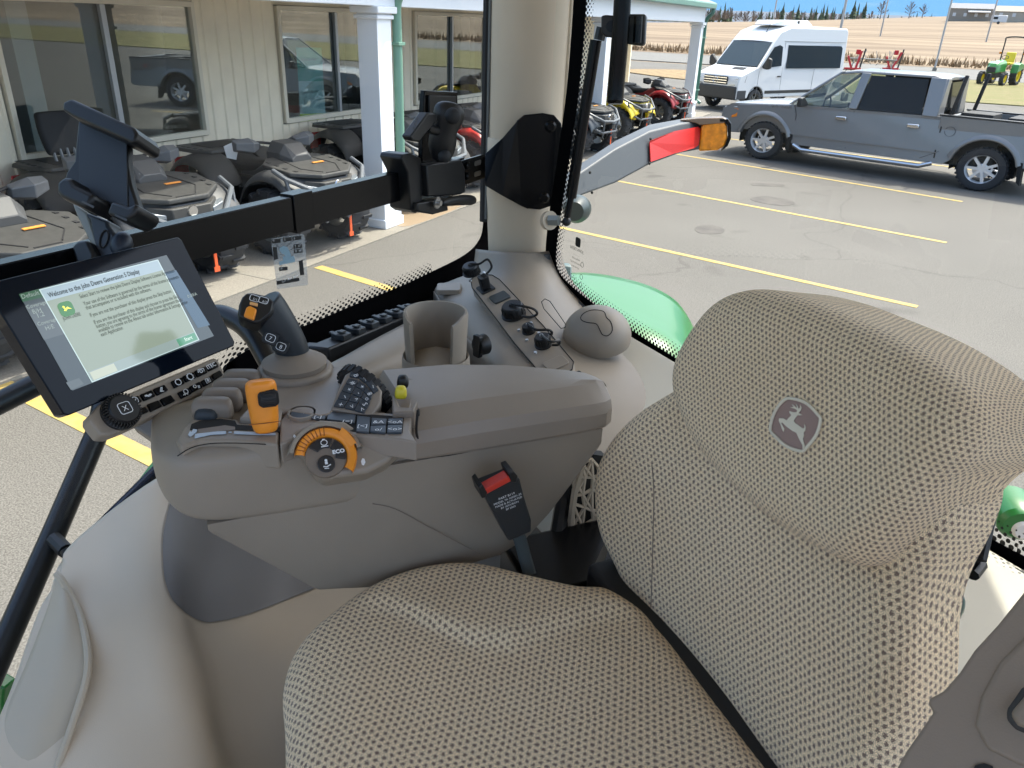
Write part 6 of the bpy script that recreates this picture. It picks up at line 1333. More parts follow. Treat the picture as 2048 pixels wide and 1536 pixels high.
# roof + pillars as an open frame
fr_ = M()
def Y(b): return .93-.23*max(0, (b-1.2)/.74)
roof = [(fx_-1.22, 1.885), (fx_-1.5, 1.93), (rx_+1.15, 1.935), (rx_+.97, 1.89)]
fr_.loft([[(a, -Y(b), b-.05), (a, Y(b), b-.05), (a, Y(b)-.02, b), (a, 0, b+.03), (a, -Y(b)+.02, b)] for a, b in roof])
for s in (1, -1):
    for (a0, b0), (a1, b1), w_ in (((fx_-.42, 1.20), (fx_-1.24, 1.90), .07), ((fx_-1.60, 1.22), (fx_-1.66, 1.90), .16), ((rx_+1.02, 1.22), (rx_+1.06, 1.90), .26)):
        fr_.loft([[(a-w_/2, s*(Y(b)-.05), b), (a+w_/2, s*(Y(b)-.05), b), (a+w_/2, s*(Y(b)+.005), b), (a-w_/2, s*(Y(b)+.005), b)] for a, b in ((a0, b0), (a1, b1))])
fr_.loft([[(rx_+.90, -Y(b)+.02, b), (rx_+.97, -Y(b)+.02, b), (rx_+.97, -.5, b), (rx_+.90, -.5, b)] for b in (1.2, 1.9)]); fr_.loft([[(rx_+.90, Y(b)-.02, b), (rx_+.97, Y(b)-.02, b), (rx_+.97, .5, b), (rx_+.90, .5, b)] for b in (1.2, 1.9)])
fr_.build('cab_frame', CARG, t, bevel=.015)
def quad(name, L, mt, par, **k): return M().add(L, [tuple(range(len(L)))]).build(name, mt, par, smooth=False, **k)
for s in (1, -1):
    quad('front_door_glass', [(a, s*(Y(b)-.01), b) for a, b in ((fx_-.55, 1.215), (fx_-1.22, 1.83), (fx_-1.60, 1.86), (fx_-1.56, 1.22))], CLG, t)
    quad('rear_door_glass', [(a, s*(Y(b)-.008), b) for a, b in ((fx_-1.70, 1.22), (fx_-1.75, 1.86), (rx_+1.22, 1.86), (rx_+1.16, 1.24))], TINT, t)
quad('windscreen', [(fx_-.42, -.88, 1.21), (fx_-.42, .88, 1.21), (fx_-1.20, .72, 1.88), (fx_-1.20, -.72, 1.88)], CLG, t)
quad('rear_glass', [(rx_+.93, -.6, 1.3), (rx_+.93, .6, 1.3), (rx_+.93, .55, 1.82), (rx_+.93, -.55, 1.82)], TINT, t)
m = M(); m.box((0, 0, .75), (4.2, 1.76, .7)); m.box((rx_-.2, 0, .72), (2.1, 1.5, .25)); m.build('chassis', ARCH, t, smooth=False)
m = M()
for y in (.42, -.42):
    m.box((fx_-1.55, y, 1.20), (.16, .48, .62), (0, -.2, 0)); m.box((fx_-1.62, y, 1.58), (.10, .24, .20))
m.box((fx_-.75, 0, 1.16), (.4, 1.6, .12)); m.build('interior_seats', mat('truck_seats', (.12, .115, .10), .8), t, bevel=.03)
m = M().tube([(fx_-.95, .42+.18*math.cos(a), 1.22+.18*math.sin(a)) for a in [i*math.pi/8 for i in range(17)]], .014, 6); m.build('steering_wheel', RBK, t)
# bed
m = M(); m.box((rx_-.22, .90, 1.10), (2.10, .10, .32)); m.box((rx_-.22, -.90, 1.10), (2.10, .10, .32)); m.box((rx_-1.28, 0, .98), (.08, 1.86, .58)); m.box((rx_+.80, 0, 1.05), (.06, 1.8, .38)); m.build('bed_walls', CARG, t, bevel=.015)
m = M(); m.box((rx_-.22, 0, .86), (2.1, 1.74, .05)); m.box((rx_-.22, .905, 1.272), (2.14, .12, .03)); m.box((rx_-.22, -.905, 1.272), (2.14, .12, .03)); m.build('bed_liner', RBK, t, bevel=.01)
m = M(); m.box((rx_+.35, .3, 1.22), (.5, .7, .22)); m.box((rx_-.35, .1, 1.2), (.5, .9, .2)); m.tube([(rx_+.72, .80, 1.2), (rx_+.62, .80, 1.98)], .035, 8); m.tube([(rx_+.72, -.80, 1.2), (rx_+.62, -.80, 1.98)], .035, 8); m.build('bed_rack', BLR, t, bevel=.03)
SEAM = mat('panel_gap', (.012, .012, .013), .6)
for s in (1, -1):
    yy = s*.992
    m = M()
    for L in ([(fx_-.60, .50), (fx_-.60, 1.0), (fx_-.50, 1.19)], [(fx_-1.64, .46), (fx_-1.64, 1.2)], [(rx_+1.0, .46), (rx_+.72, .62), (rx_+.78, 1.22)]): m.tube([(a, s*(.995-.05*abs(b-.85)**1.5*2-(.08 if b > 1.15 else 0)), b) for a, b in L], .006, 4)
    m.tube([(rx_+.765, s*.975, .5), (rx_+.775, s*.975, .9), (rx_+.79, s*.90, 1.25)], .016, 4)
    m.build('door_gaps', SEAM, t)
    m = M(); m.tube([(fx_-.62, s*1.0, .60), (0, s*1.004, .60), (rx_+.75, s*1.0, .60)], .010, 4); m.build('body_crease', CARG, t)
    for hx_ in (fx_-1.46, rx_+1.22):
        m = M(); m.box((hx_, s*1.005, 1.03), (.20, .05, .075)); m.build('door_handle', CHR, t, bevel=.015)
    m = M(); m.loft([[(fx_-.78, s*.95, 1.19), (fx_-.72, s*.95, 1.19), (fx_-.72, s*.95, 1.25), (fx_-.78, s*.95, 1.25)], [(fx_-.76, s*1.12, 1.18), (fx_-.66, s*1.12, 1.18), (fx_-.66, s*1.12, 1.38), (fx_-.76, s*1.12, 1.38)], [(fx_-.76, s*1.28, 1.19), (fx_-.68, s*1.28, 1.19), (fx_-.68, s*1.28, 1.36), (fx_-.76, s*1.28, 1.36)]]); m.build('mirror', RBK, t, bevel=.02)
    m = M(); m.tube([(fx_-.66, s*1.0, .40), (fx_-.85, s*1.08, .33), (rx_+.95, s*1.08, .33), (rx_+.78, s*1.0, .40)], .045, 10); m.build('running_board', CHR, t)
    m = M(); m.loft([[(fx_+.97, s*.70, .78), (fx_+.97, s*.95, .80), (fx_+.95, s*.92, 1.02), (fx_+.96, s*.70, 1.02)], [(fx_+.62, s*.98, .86), (fx_+.62, s*.985, .88), (fx_+.66, s*.96, 1.04), (fx_+.66, s*.94, 1.04)]]); m.build('headlamp', HLT, t, bevel=.01)
    m = M(); m.loft([[(fx_+.74, s*.955, .80), (fx_+.74, s*.992, .80), (fx_+.72, s*.975, 1.0), (fx_+.72, s*.95, 1.0)], [(fx_+.62, s*.97, .84), (fx_+.62, s*1.0, .84), (fx_+.62, s*.982, 1.0), (fx_+.62, s*.95, 1.0)]]); m.build('side_marker', AMB, t)
    m = M(); m.prism([(fx_-.52, .62), (fx_-.50, .30), (fx_-.56, .22), (fx_-.60, .60)], s*.80, s*1.0, basis='xz'); m.prism([(rx_-.50, .62), (rx_-.56, .26), (rx_-.62, .20), (rx_-.58, .60)], s*.80, s*1.0, basis='xz'); m.build('mud_flap', ARCH, t)
m = M(); m.loft([[(fx_+1.06, y*.80, z) for y, z in ((-1, .48), (1, .48), (1, .66), (-1, .66))], [(fx_+.92, y*1.0, z) for y, z in ((-1, .48), (1, .48), (1, .68), (-1, .68))]]); m.build('front_bumper', CHR, t, bevel=.03)
m = M(); m.box((fx_+.97, 0, .88), (.05, 1.3, .26)); m.build('grille', RBK, t, bevel=.02)
m = M(LFrame((fx_-.20, .985, 1.06), (1, 0, 0), (0, -.25, 1), (0, 1, 0))); m.fr = LFrame((fx_-.28, .972, 1.10), (-1, 0, 0), (0, -.12, 1), (0, 1, 0)); m.text('XLT   F-150', -.22, 0, .075, .006); m.build('badge_lettering', CHR, t, smooth=False)
m = M(LFrame((rx_-.80, .985, 1.02), (-1, 0, 0), (0, -.12, 1), (0, 1, 0))); m.text('X', 0, 0, .12, .006, bold=.006, sx=1.3); m.build('bed_decal', mat('decal_red', (.5, .05, .04), .5), t, smooth=False)
m = M().tube([] + [(rx_+.62+.085*math.cos(a), .99, 1.0+.085*math.sin(a)) for a in [i*math.pi/8 for i in range(17)]][1:], .004, 4); m.build('fuel_flap', SEAM, t)
for cx in (fx_, rx_):
    for s in (1, -1): wheel(mat('truck_tyre', (.03, .03, .032), .85) if 'truck_tyre' not in bpy.data.materials else bpy.data.materials['truck_tyre'], CHR, (cx, s*.86, .40), .40, .26, 30, t, spokes=7, rimr=.64, rimmat=mat('truck_rim', (.72, .72, .73), .38, metal=.6) if 'truck_rim' not in bpy.data.materials else bpy.data.materials['truck_rim'], side=s, lk=.4)

# ================================================================== WHITE VAN
VW = mat('van_white', (.62, .63, .63), .3, coat=.4)
v0 = Zp(1468, 225, 0); rdir = Vector((.485, .874)).normalized(); va = math.atan2(-rdir.y, -rdir.x)
lf = Vector((-math.sin(va), math.cos(va)))      # van's left
# the corner nearest the viewer is the front left one
cx0 = Vector((v0.x, v0.y)) + rdir*2.95 - lf*.99
t = local_thing('white_van', 'white high roof passenger van with roof air unit and dark side glass', 'van', (cx0.x, cx0.y, 0), va)
xf = 2.95; wf, wrr = 1.95, -1.75
prf = [(xf, .42), (xf, .95), (xf-.12, 1.15), (xf-.95, 1.42), (xf-1.62, 2.20), (xf-1.95, 2.52), (xf-2.5, 2.68), (-2.85, 2.70), (-2.93, 2.55), (-2.95, .45)]
bot = arcpts(wrr, .38, .42, 172, 8) + arcpts(wf, .38, .42, 172, 8)
P = prf + [(-2.95, .40)] + bot + [(xf-.05, .36)]
def VY(b): return .98 if b < 1.3 else .98-.12*((b-1.3)/1.4)**1.3
n_ = len(P)
for s in (1, -1):
    m = M(); m.add([(a, s*VY(b)*.90, b) for a, b in P]+[(a, s*VY(b), b) for a, b in P], [tuple(range(n_)), tuple(range(n_, 2*n_))]+[(i, (i+1) % n_, n_+(i+1) % n_, n_+i) for i in range(n_)]); m.build('side_panel', VW, t, bevel=.04, seg=4)
    for cx in (wf, wrr):
        M().lathe([(.42, 0), (.42, -.3), (.05, -.3)], (cx, s*.975 if s > 0 else s*.675, .38), 'y', 20, R_(-12), R_(192)).build('wheel_well', ARCH, t)
        wheel(TY, RIMM, (cx, s*.86, .36), .36, .24, 26, t, spokes=6, rimr=.60, side=s, lk=.3)
    quad('front_door_glass', [(a, s*(VY(b)+.006), b) for a, b in ((xf-1.08, 1.42), (xf-1.66, 2.05), (xf-1.95, 2.12), (xf-2.12, 2.06), (xf-2.14, 1.46), (xf-1.6, 1.42))], TINT, t, )
    quad('side_glass', [(a, s*(VY(b)+.006), b) for a, b in ((xf-2.42, 1.38), (xf-2.42, 2.12), (-2.55, 2.12), (-2.65, 2.05), (-2.65, 1.38))], TINT, t)
    m = M()
    for L in ([(xf-1.0, .5), (xf-1.0, 1.3)], [(xf-2.26, .5), (xf-2.26, 2.2)], [(-1.1, .5), (-1.1, 1.36)]): m.tube([(a, s*(VY(b)+.001), b) for a, b in L], .006, 4)
    m.tube([(a, s*(VY(2.2)+.002), 2.24) for a in (xf-2.2, -2.8)], .01, 4); m.build('door_gaps', mat('van_gap', (.25, .26, .26), .6) if 'van_gap' not in bpy.data.materials else bpy.data.materials['van_gap'], t)
    m = M(); m.loft([[(xf-1.18, s*1.0, 1.38), (xf-1.10, s*1.0, 1.38), (xf-1.10, s*1.0, 1.44), (xf-1.18, s*1.0, 1.44)], [(xf-1.18, s*1.22, 1.36), (xf-1.02, s*1.22, 1.36), (xf-1.02, s*1.22, 1.74), (xf-1.18, s*1.22, 1.74)], [(xf-1.16, s*1.34, 1.40), (xf-1.05, s*1.34, 1.40), (xf-1.05, s*1.34, 1.68), (xf-1.16, s*1.34, 1.68)]]); m.build('mirror', RBK, t, bevel=.03)
    M().box((xf-2.08, s*1.0, 1.12), (.16, .04, .05)).build('door_handle', RBK, t, bevel=.01)
    M().box((0.0, s*.985, .62), (3.0, .02, .10)).build('rub_strip', RBK, t, bevel=.005)
    m = M(); m.loft([[(xf+.01, s*.55, .80), (xf+.01, s*.86, .84), (xf-.06, s*.92, 1.08), (xf-.02, s*.62, .98)], [(xf-.35, s*.985, .95), (xf-.36, s*.99, .98), (xf-.42, s*.985, 1.16), (xf-.40, s*.97, 1.14)]]); m.build('headlamp', HLT, t, bevel=.01)
m = M(); m.loft([[(a, -VY(b)*.93, b), (a, VY(b)*.93, b), (a, VY(b)*.93, .5), (a, -VY(b)*.93, .5)] for a, b in ((xf, .95), (xf-.12, 1.15), (xf-.95, 1.42))]); m.build('bonnet', VW, t, bevel=.03, seg=3)
m = M(); m.grid([[(a, y*VY(b)*.95, b+.03*(1-y*y)) for y in (-1, -.5, 0, .5, 1)] for a, b in ((xf-1.62, 2.20), (xf-1.95, 2.52), (xf-2.5, 2.68), (0, 2.71), (-2.85, 2.70), (-2.94, 2.5), (-2.95, .5))]); m.build('roof', VW, t)
quad('windscreen', [(xf-.93, -.90, 1.44), (xf-.93, .90, 1.44), (xf-1.62, .82, 2.20), (xf-1.62, -.82, 2.20)], mat('screen_glass', (.03, .045, .045), .03, spec=.8), t)
m = M(); m.box((xf-.02, 0, .60), (.14, 1.90, .42)); m.box((xf-.25, 0, .55), (.5, 1.97, .34)); m.build('front_bumper', mat('bumper_dark', (.035, .037, .04), .6), t, bevel=.05, seg=3)
m = M(); m.box((xf+.0, 0, .98), (.05, 1.05, .26)); g = m.build('grille', RBK, t, bevel=.02)
m = M()
for k in range(3): m.box((xf+.028, 0, .90+.08*k), (.012, 1.0, .022))
m.lathe([(.09, 0), (.10, .01), (.11, 0)], (xf+.03, 0, .98), 'x', 20); m.build('grille_bars', CHR, g)
m = M(); m.loft([[(x, -.55*k, 2.72), (x, .55*k, 2.72), (x, .5*k, 2.72+h), (x, -.5*k, 2.72+h)] for x, k, h in ((.9, .7, .03), (.6, 1, .16), (-.9, 1, .20), (-1.3, .8, .06))]); m.build('roof_unit', VW, t, bevel=.03, seg=3)
m = M(); m.box((-.35, .50, 2.84), (.10, .06, .10)); m.tube([(xf-1.9, .3, 2.5), (xf-2.05, .3, 2.75)], .01, 4); m.build('roof_vent', RBK, t)
m = M(); m.box((xf-.72, .35, 1.36), (.18, .5, .01), (0, .29, 0)); m.build('cowl_vent', RBK, t)

# ================================================================== GARDEN TRACTOR, IMPLEMENTS, POLES, HOUSES, TREES
gt0 = Zp(1993, 170, 0)
GRT = mat('tractor_green', (.03, .22, .03), .3, coat=.5); YLT = mat('tractor_yellow', (.80, .60, .02), .35)
t = local_thing('compact_tractor', 'small green and yellow tractor with roll bar parked on the grass', 'tractor', (gt0.x, gt0.y, .04), R_(-115), sc=(1.12, 1.12, 1.18))
for x, r, s, w_ in ((.85, .30, 1, .22), (.85, .30, -1, .22), (-.55, .45, 1, .34), (-.55, .45, -1, .34)): wheel(TY, YLT, (x, s*(.55 if r < .4 else .60), r), r, w_, 14, t, spokes=0, rimr=.62, rimmat=YLT, side=s)
m = M(); m.loft([[(x, -w_, z0), (x, w_, z0), (x, w_*.95, z1-.12), (x, w_*.6, z1), (x, -w_*.6, z1), (x, -w_*.95, z1-.12)] for x, w_, z0, z1 in ((.15, .30, .6, 1.15), (.8, .28, .58, 1.08), (1.15, .25, .55, .98), (1.25, .20, .55, .85))]); m.build('hood', GRT, t, bevel=.03)
m = M(); m.box((1.24, 0, .70), (.08, .42, .26)); m.box((.4, 0, .48), (1.4, .34, .3)); m.build('grille', RBK, t, bevel=.02)
for s in (1, -1): M().prism([(-.10, .55), (-.15, .95), (-.45, 1.05), (-.95, .95), (-1.0, .8)], s*.42, s*.78, basis='xz').build('rear_fender', GRT, t, bevel=.03)
m = M(); m.box((-.55, 0, .98), (.48, .50, .12)); m.box((-.80, 0, 1.25), (.14, .48, .50), (0, -.15, 0)); m.build('seat', YLT, t, bevel=.04)
m = M(); m.tube(cspline([(-.95, -.52, .6), (-.95, -.52, 1.9), (-.95, -.45, 2.18), (-.95, .45, 2.18), (-.95, .52, 1.9), (-.95, .52, .6)], 4, False), .035, 8); m.build('roll_bar', RBK, t)
m = M(); m.box((-.95, .60, 1.45), (.08, .12, .1)); m.box((-.95, -.60, 1.45), (.08, .12, .1)); m.build('warning_lamp', AMB, t, bevel=.01)
m = M(); m.tube([(.05, 0, 1.1), (-.15, 0, 1.25)], .02, 6); m.tube([(-.15+.02, .17*math.cos(a), 1.27+.17*math.sin(a)*.5) for a in [i*math.pi/6 for i in range(13)]], .015, 5); m.build('steering_wheel', RBK, t)
REDM = mat('implement_red', (.50, .02, .03), .4)
for i, (px_, lb) in enumerate(((1702, 'red folding implement frame standing just right of the white van'), (1778, 'red and black implement frame above the truck roof'))):
    q = Zp(px_, 150, 0); t = local_thing('farm_implement', lb, 'farm implement', (q.x, q.y, .04), R_(20), 'red farm implements', sc=(.8, .8, .72))
    m = M(); m.box((0, 0, .5), (1.3, .25, .16)); m.box((.35, 0, 1.2), (.16, .16, 1.6), (0, .15 if i == 0 else .35, 0)); m.box((-.3, 0, 1.0), (.14, .14, 1.2), (0, -.4, 0)); m.box((.3, .3, 1.9), (.35, .1, .4)); m.build('frame', REDM, t, bevel=.01)
    m = M(); m.tube([(.55, 0, .3), (.75, 0, 2.2)], .06, 6); m.tube([(-.9, .2, .4), (.9, .2, .4)], .05, 6)
    for k in range(5): m.tube([(-.8+.4*k, 0, .5), (-.9+.4*k, .3, 0)], .03, 5)
    m.build('tines', RBK, t)
q = Zp(1740, 148, 0); t = local_thing('hay_tedder', 'gray tangle of spring tines between the red implements', 'farm implement', (q.x, q.y, .04), 0)
m = M(); random.seed(5)
for k in range(26): a = random.uniform(0, 6.28); b = random.uniform(-1.2, 1.2); m.tube([(b, 0, .9), (b+.5*math.cos(a), .3, .9+.55*math.sin(a))], .025, 4)
m.tube([(-1.5, 0, .9), (1.5, 0, .9)], .05, 6); m.tube([(-1.2, 0, .9), (-1.3, 0, 0)], .04, 5); m.tube([(1.2, 0, .9), (1.3, 0, 0)], .04, 5); m.build('tines', mat('dull_steel', (.25, .24, .22), .5), t)
POL = mat('pole_gray', (.42, .40, .38), .5, metal=.3)
for i, (px_, py_, y_, hgt_, lb) in enumerate(((1868, 143, None, 11, 'pale metal pole rising from the grass right of the van'), (1673, 100, 84, 10, 'distant utility pole behind the white van roof'), (1763, 60, 160, 11, 'thin distant utility pole above the implements'), (1547, 40, 150, 11, 'thin distant utility pole above the pillar elbow'), (1978, 62, 150, 11, 'thin distant utility pole beside the far houses'))):
    if y_ is None: q = Zp(px_, py_, 0)
    else: r_ = ray(px_, py_); q = EYE+r_*(y_/r_.y); q.z = fieldz(q.x, q.y)
    t = thing('utility_pole', lb, 'pole', q, 'poles across the road'); m = M(); m.tube([q, q+Vector((0, 0, hgt_))], [.075, .055] if i == 0 else [.13, .09], 8, world=True); m.build('shaft', POL, t)
    if i == 0: M().box((q.x, q.y, q.z+.15), (.3, .3, .3)).build('footing', CON, t)
    else: M().box((q.x, q.y, q.z+hgt_-1), (2, .12, .12)).build('cross_arm', POL, t)
def far(px_, y_): r_ = ray(px_, 60); q = EYE+r_*(y_/r_.y); return q.x
for i, (px_, y_, w_, d_, h_, wall, roofc, lb) in enumerate(((1932, 350, 14, 9, 3.2, (.26, .23, .19), (.20, .20, .21), 'dark gray two storey house on the horizon with white awning'), (2030, 330, 15, 10, 2.2, (.36, .33, .27), (.25, .22, .18), 'low tan bungalow at the right end of the horizon'))):
    x = far(px_, y_); z = fieldz(x, y_)-.3
    t = thing('house', lb, 'house', (x, y_, z)); W_ = mat('house_wall_%d' % i, wall, .8)
    M().box((x, y_, z+h_/2+.6), (w_, d_, h_+1.2)).build('wall', W_, t, smooth=False)
    M().add([(x-w_/2-.4, y_-d_/2-.4, z+h_+1.2), (x+w_/2+.4, y_-d_/2-.4, z+h_+1.2), (x+w_/2+.4, y_+d_/2+.4, z+h_+1.2), (x-w_/2-.4, y_+d_/2+.4, z+h_+1.2), (x-w_/2, y_, z+h_+3), (x+w_/2, y_, z+h_+3)], [(0, 1, 5, 4), (2, 3, 4, 5), (0, 4, 3), (1, 2, 5), (3, 2, 1, 0)]).build('roof', mat('house_roof_%d' % i, roofc, .8), t, smooth=False)
    for k in range(4): M().box((x-w_/2+1.8+k*(w_-3.6)/3, y_-d_/2-.03, z+2.4), (1.0, .06, 1.1)).build('window', mat('far_window', (.55, .57, .58), .3) if 'far_window' not in bpy.data.materials else bpy.data.materials['far_window'], t, smooth=False)
    if i == 0: M().box((x+2.5, y_-d_/2-.9, z+3.5), (7, 1.8, .3), (.25, 0, 0)).build('awning', VW, t, smooth=False)
x = far(1992, 300); t = thing('parked_trailer', 'tiny white trailer parked between the two far houses', 'trailer', (x, 300, fieldz(x, 300)))
z = fieldz(x, 300); M().box((x, 300, z+1.5), (4.2, 2.3, 1.9)).build('body', VW, t, bevel=.1); M().box((x-1, 298.8, z+1.7), (1.2, .1, .6)).build('window', TINT, t); m = M(); m.lathe([(0, -.1), (.4, -.1), (.4, .1), (0, .1)], (x, 298.9, z+.4), 'y', 12); m.build('wheel', TY, t)
SKYM = bpy.data.materials.new('sky_blue'); SKYM.use_nodes = True; ns = SKYM.node_tree; ns.nodes.clear(); e_ = ns.nodes.new('ShaderNodeEmission'); o_ = ns.nodes.new('ShaderNodeOutputMaterial'); tn2 = ns.nodes.new('ShaderNodeTexCoord'); cn = ns.nodes.new('ShaderNodeTexNoise'); cn.inputs['Scale'].default_value = .0035; cn.inputs['Detail'].default_value = 6; mp2 = ns.nodes.new('ShaderNodeMapping'); mp2.inputs['Scale'].default_value = (1, 1, 5)
cr2 = ns.nodes.new('ShaderNodeMapRange'); cr2.inputs[1].default_value = .48; cr2.inputs[2].default_value = .75; mc = ns.nodes.new('ShaderNodeMix'); mc.data_type = 'RGBA'; mc.inputs[6].default_value = (.085, .19, .335, 1); mc.inputs[7].default_value = (.30, .34, .37, 1)
for a_, b_2 in ((tn2.outputs['Object'], mp2.inputs[0]), (mp2.outputs[0], cn.inputs['Vector']), (cn.outputs['Fac'], cr2.inputs[0]), (cr2.outputs[0], mc.inputs[0]), (mc.outputs[2], e_.inputs[0]), (e_.outputs[0], o_.inputs[0])): ns.links.new(a_, b_2)
M().lathe([(1600, -40), (1600, 60), (1560, 190)], (0, 0, 0), 'z', 96).build('sky', SKYM, None)['kind'] = 'structure'
# far wood: masses of separate crowns, and a few single trees in front
CON_ = mat('conifer_green', (.045, .065, .028), .95, noise=.5, nscale=.25); BAR = mat('bare_twigs', (.17, .125, .095), .95, noise=.3, nscale=.3); 
random.seed(21)
def conifer(m, x, y, z, h, r):
    k_ = 6
    for k in range(k_):
        f0 = k/k_; zz = z+h*(.08+.92*f0); rr = r*(1-f0)*random.uniform(.85, 1.15)+.08
        ring_ = []; n = 7; ph_ = random.uniform(0, 6)
        for j in range(n): a = ph_+2*math.pi*j/n; q_ = rr*random.uniform(.65, 1.2); ring_.append((x+q_*math.cos(a), y+q_*math.sin(a), zz-h*.03*random.random()))
        m.add(ring_+[(x, y, zz+h*.30)], [(j, (j+1) % n, n) for j in range(n)])
def bare(m, x, y, z, h, r):
    for k in range(46):
        a = random.uniform(0, 6.28); f0 = random.uniform(.35, 1); rr = r*math.sin(f0*3.0)*random.uniform(.3, 1)+.1; p = Vector((x+rr*math.cos(a), y+rr*math.sin(a), z+h*f0)); s = h*.035
        m.add([p+Vector((random.uniform(-s, s), 0, random.uniform(-s, s))) for _ in range(3)]+[Vector((x, y, z+h*f0*.6))], [(0, 1, 2), (0, 3, 1)])
wc, wb2 = M(), M(); wc.weld = wb2.weld = False
for i in range(1150):
    x = random.uniform(-330, 330); y = 535+random.uniform(0, 90); z = fieldz(max(-60, min(x, 60)), 400)-2+(y-520)*.004
    dens = .75+.25*math.sin(x*.03+1)
    if random.random() > dens: continue
    h = random.uniform(5, 10)*(1.25 if x < -30 else .75)
    if random.random() < .4: conifer(wc, x, y, z, h, h*.2)
    else: bare(wb2, x, y, z, h*.85, h*.32)
o = wc.build('treeline_conifers', CON_, None, smooth=False, simple=True); tag(o, 'far dark conifer wood along the horizon beyond the stubble field', 'woods', kind='stuff')
o = wb2.build('treeline_bare_trees', BAR, None, smooth=False, simple=True); tag(o, 'far brown leafless wood along the horizon beyond the stubble field', 'woods', kind='stuff')
M().grid([[(-600, 700, 0), (600, 700, 0)], [(-600, 900, 16), (600, 900, 19)], [(-600, 1000, 0), (600, 1000, 0)]]).build('hills', mat('far_hill', (.07, .09, .12), .95), None)['kind'] = 'structure'
for i, (px_, y_, h_, kind_, lb) in enumerate(((1560, 500, 9, 0, 'tall dark conifer left of the van roof unit on horizon'), (1700, 480, 9, 0, 'tall dark conifer on horizon just right of van roof'), (1722, 500, 8, 0, 'smaller dark conifer beside the one right of van roof'), (1755, 470, 9, 1, 'rounded bare brown tree on horizon above the implements'), (1812, 460, 8, 1, 'leafless tree on horizon left of the metal pole'), (1838, 470, 7, 1, 'pale leafless tree on horizon nearest the metal pole'), (1590, 500, 8, 0, 'broad dark conifer on the horizon above the van roof'))):
    x = far(px_, y_); z = fieldz(x, y_)-.2; t = thing('conifer_tree' if kind_ == 0 else 'bare_tree', lb, 'tree', (x, y_, z), 'single trees on the horizon')
    m = M(); m.weld = False; (conifer if kind_ == 0 else bare)(m, x, y_, z, h_, h_*(.24 if kind_ == 0 else .42)); m.build('crown', CON_ if kind_ == 0 else BAR, t, smooth=False, simple=True)
    M().tube([(x, y_, z), (x, y_, z+h_*.7)], [.25, .06], 6).build('trunk', BAR, t)

# ================================================================== OUTSIDE OF OUR TRACTOR
fo = thing('tractor_fender', 'glossy green rear fender bulging outside the rear window', 'fender', D(1250, 640, 2.6))
patch('fender_skin', [[(1090, 552, 2.55), (1160, 545, 2.75), (1230, 553, 2.9), (1300, 572, 3.0), (1350, 600, 3.0), (1380, 640, 2.95), (1396, 680, 2.9)],
                      [(1085, 580, 2.45), (1160, 585, 2.55), (1230, 605, 2.65), (1290, 625, 2.72), (1340, 650, 2.72), (1375, 680, 2.72), (1398, 720, 2.7)],
                      [(1080, 640, 2.35), (1160, 645, 2.42), (1230, 660, 2.5), (1290, 680, 2.55), (1340, 705, 2.55), (1375, 730, 2.55), (1400, 770, 2.5)],
                      [(1080, 780, 2.35), (1160, 790, 2.4), (1230, 800, 2.45), (1290, 820, 2.5), (1340, 840, 2.5), (1380, 860, 2.5), (1410, 900, 2.5)]], GRN, fo, solid=.02)
# square work lamp body by the glass edge
m = M(); m.loft([[D(*q) for q in s3] for s3 in ([(1112, 528, 2.2), (1143, 532, 2.2), (1143, 572, 2.2), (1112, 568, 2.2)], [(1112, 524, 2.35), (1140, 527, 2.35), (1140, 560, 2.35), (1112, 556, 2.35)])], world=True)
m.loft([[D(*q) for q in s3] for s3 in ([(1110, 517, 2.2), (1128, 519, 2.2), (1128, 532, 2.2), (1110, 530, 2.2)], [(1112, 514, 2.3), (1126, 516, 2.3), (1126, 530, 2.3), (1112, 528, 2.3)])], world=True); m.build('lamp_bracket', mat('bracket_gray', (.10, .15, .16), .5), fo, bevel=.004)
arm_ = thing('extremity_lamp_arm', 'curved gray plastic arm ending in red reflector and amber lamp', 'lamp arm', D(1300, 300, 2.9))
ax = [(1120, 395, 385, 40, 2.45), (1165, 372, 0, 0, 2.55), (1230, 330, 0, 0, 2.7), (1300, 297, 0, 0, 2.85), (1360, 280, 0, 0, 3.0), (1404, 270, 0, 0, 3.1)]
top_ = [(1120, 372), (1165, 342), (1230, 298), (1300, 262), (1360, 247), (1404, 241)]; bt_ = [(1120, 420), (1165, 390), (1230, 366), (1300, 328), (1360, 306), (1404, 298)]; tpb = [(1122, 352), (1168, 322), (1232, 280), (1300, 248), (1358, 238), (1402, 236)]
dd = [2.45, 2.55, 2.7, 2.85, 3.0, 3.08]
m = M(); m.loft([[D(*b, d), D(*a, d), D(*c, d+.10), D(b[0], b[1]-6, d+.12)] for a, b, c, d in zip(top_, bt_, tpb, dd)], world=True); m.build('arm', mat('arm_gray', (.06, .068, .076), .5, bump=.2), arm_, bevel=.006, seg=3)
RFF = mat('reflector_red', (.50, .008, .006), .45, noise=.35, nscale=700)
m = M(); m.addw([D(x, y, d-.012) for x, y, d in ((1301, 281, 2.85), (1350, 262, 2.96), (1394, 254, 3.06), (1400, 258, 3.07), (1396, 290, 3.07), (1388, 296, 3.05), (1345, 308, 2.96), (1300, 324, 2.85), (1298, 286, 2.85))], [tuple(range(9))]); m.build('reflector', RFF, arm_, solid=.004, smooth=False)
AMBL = mat('amber_lens', (.85, .26, .01), .3, noise=.35, nscale=45); 
af_c = D(1425, 272, 3.05); n_ = (EYE-af_c).normalized(); n_ = _unit(Vector((n_.x, n_.y, n_.z*.4))); x_ = _unit(UV_.cross(n_)); AFr = LFrame(af_c, x_, n_.cross(x_), n_)
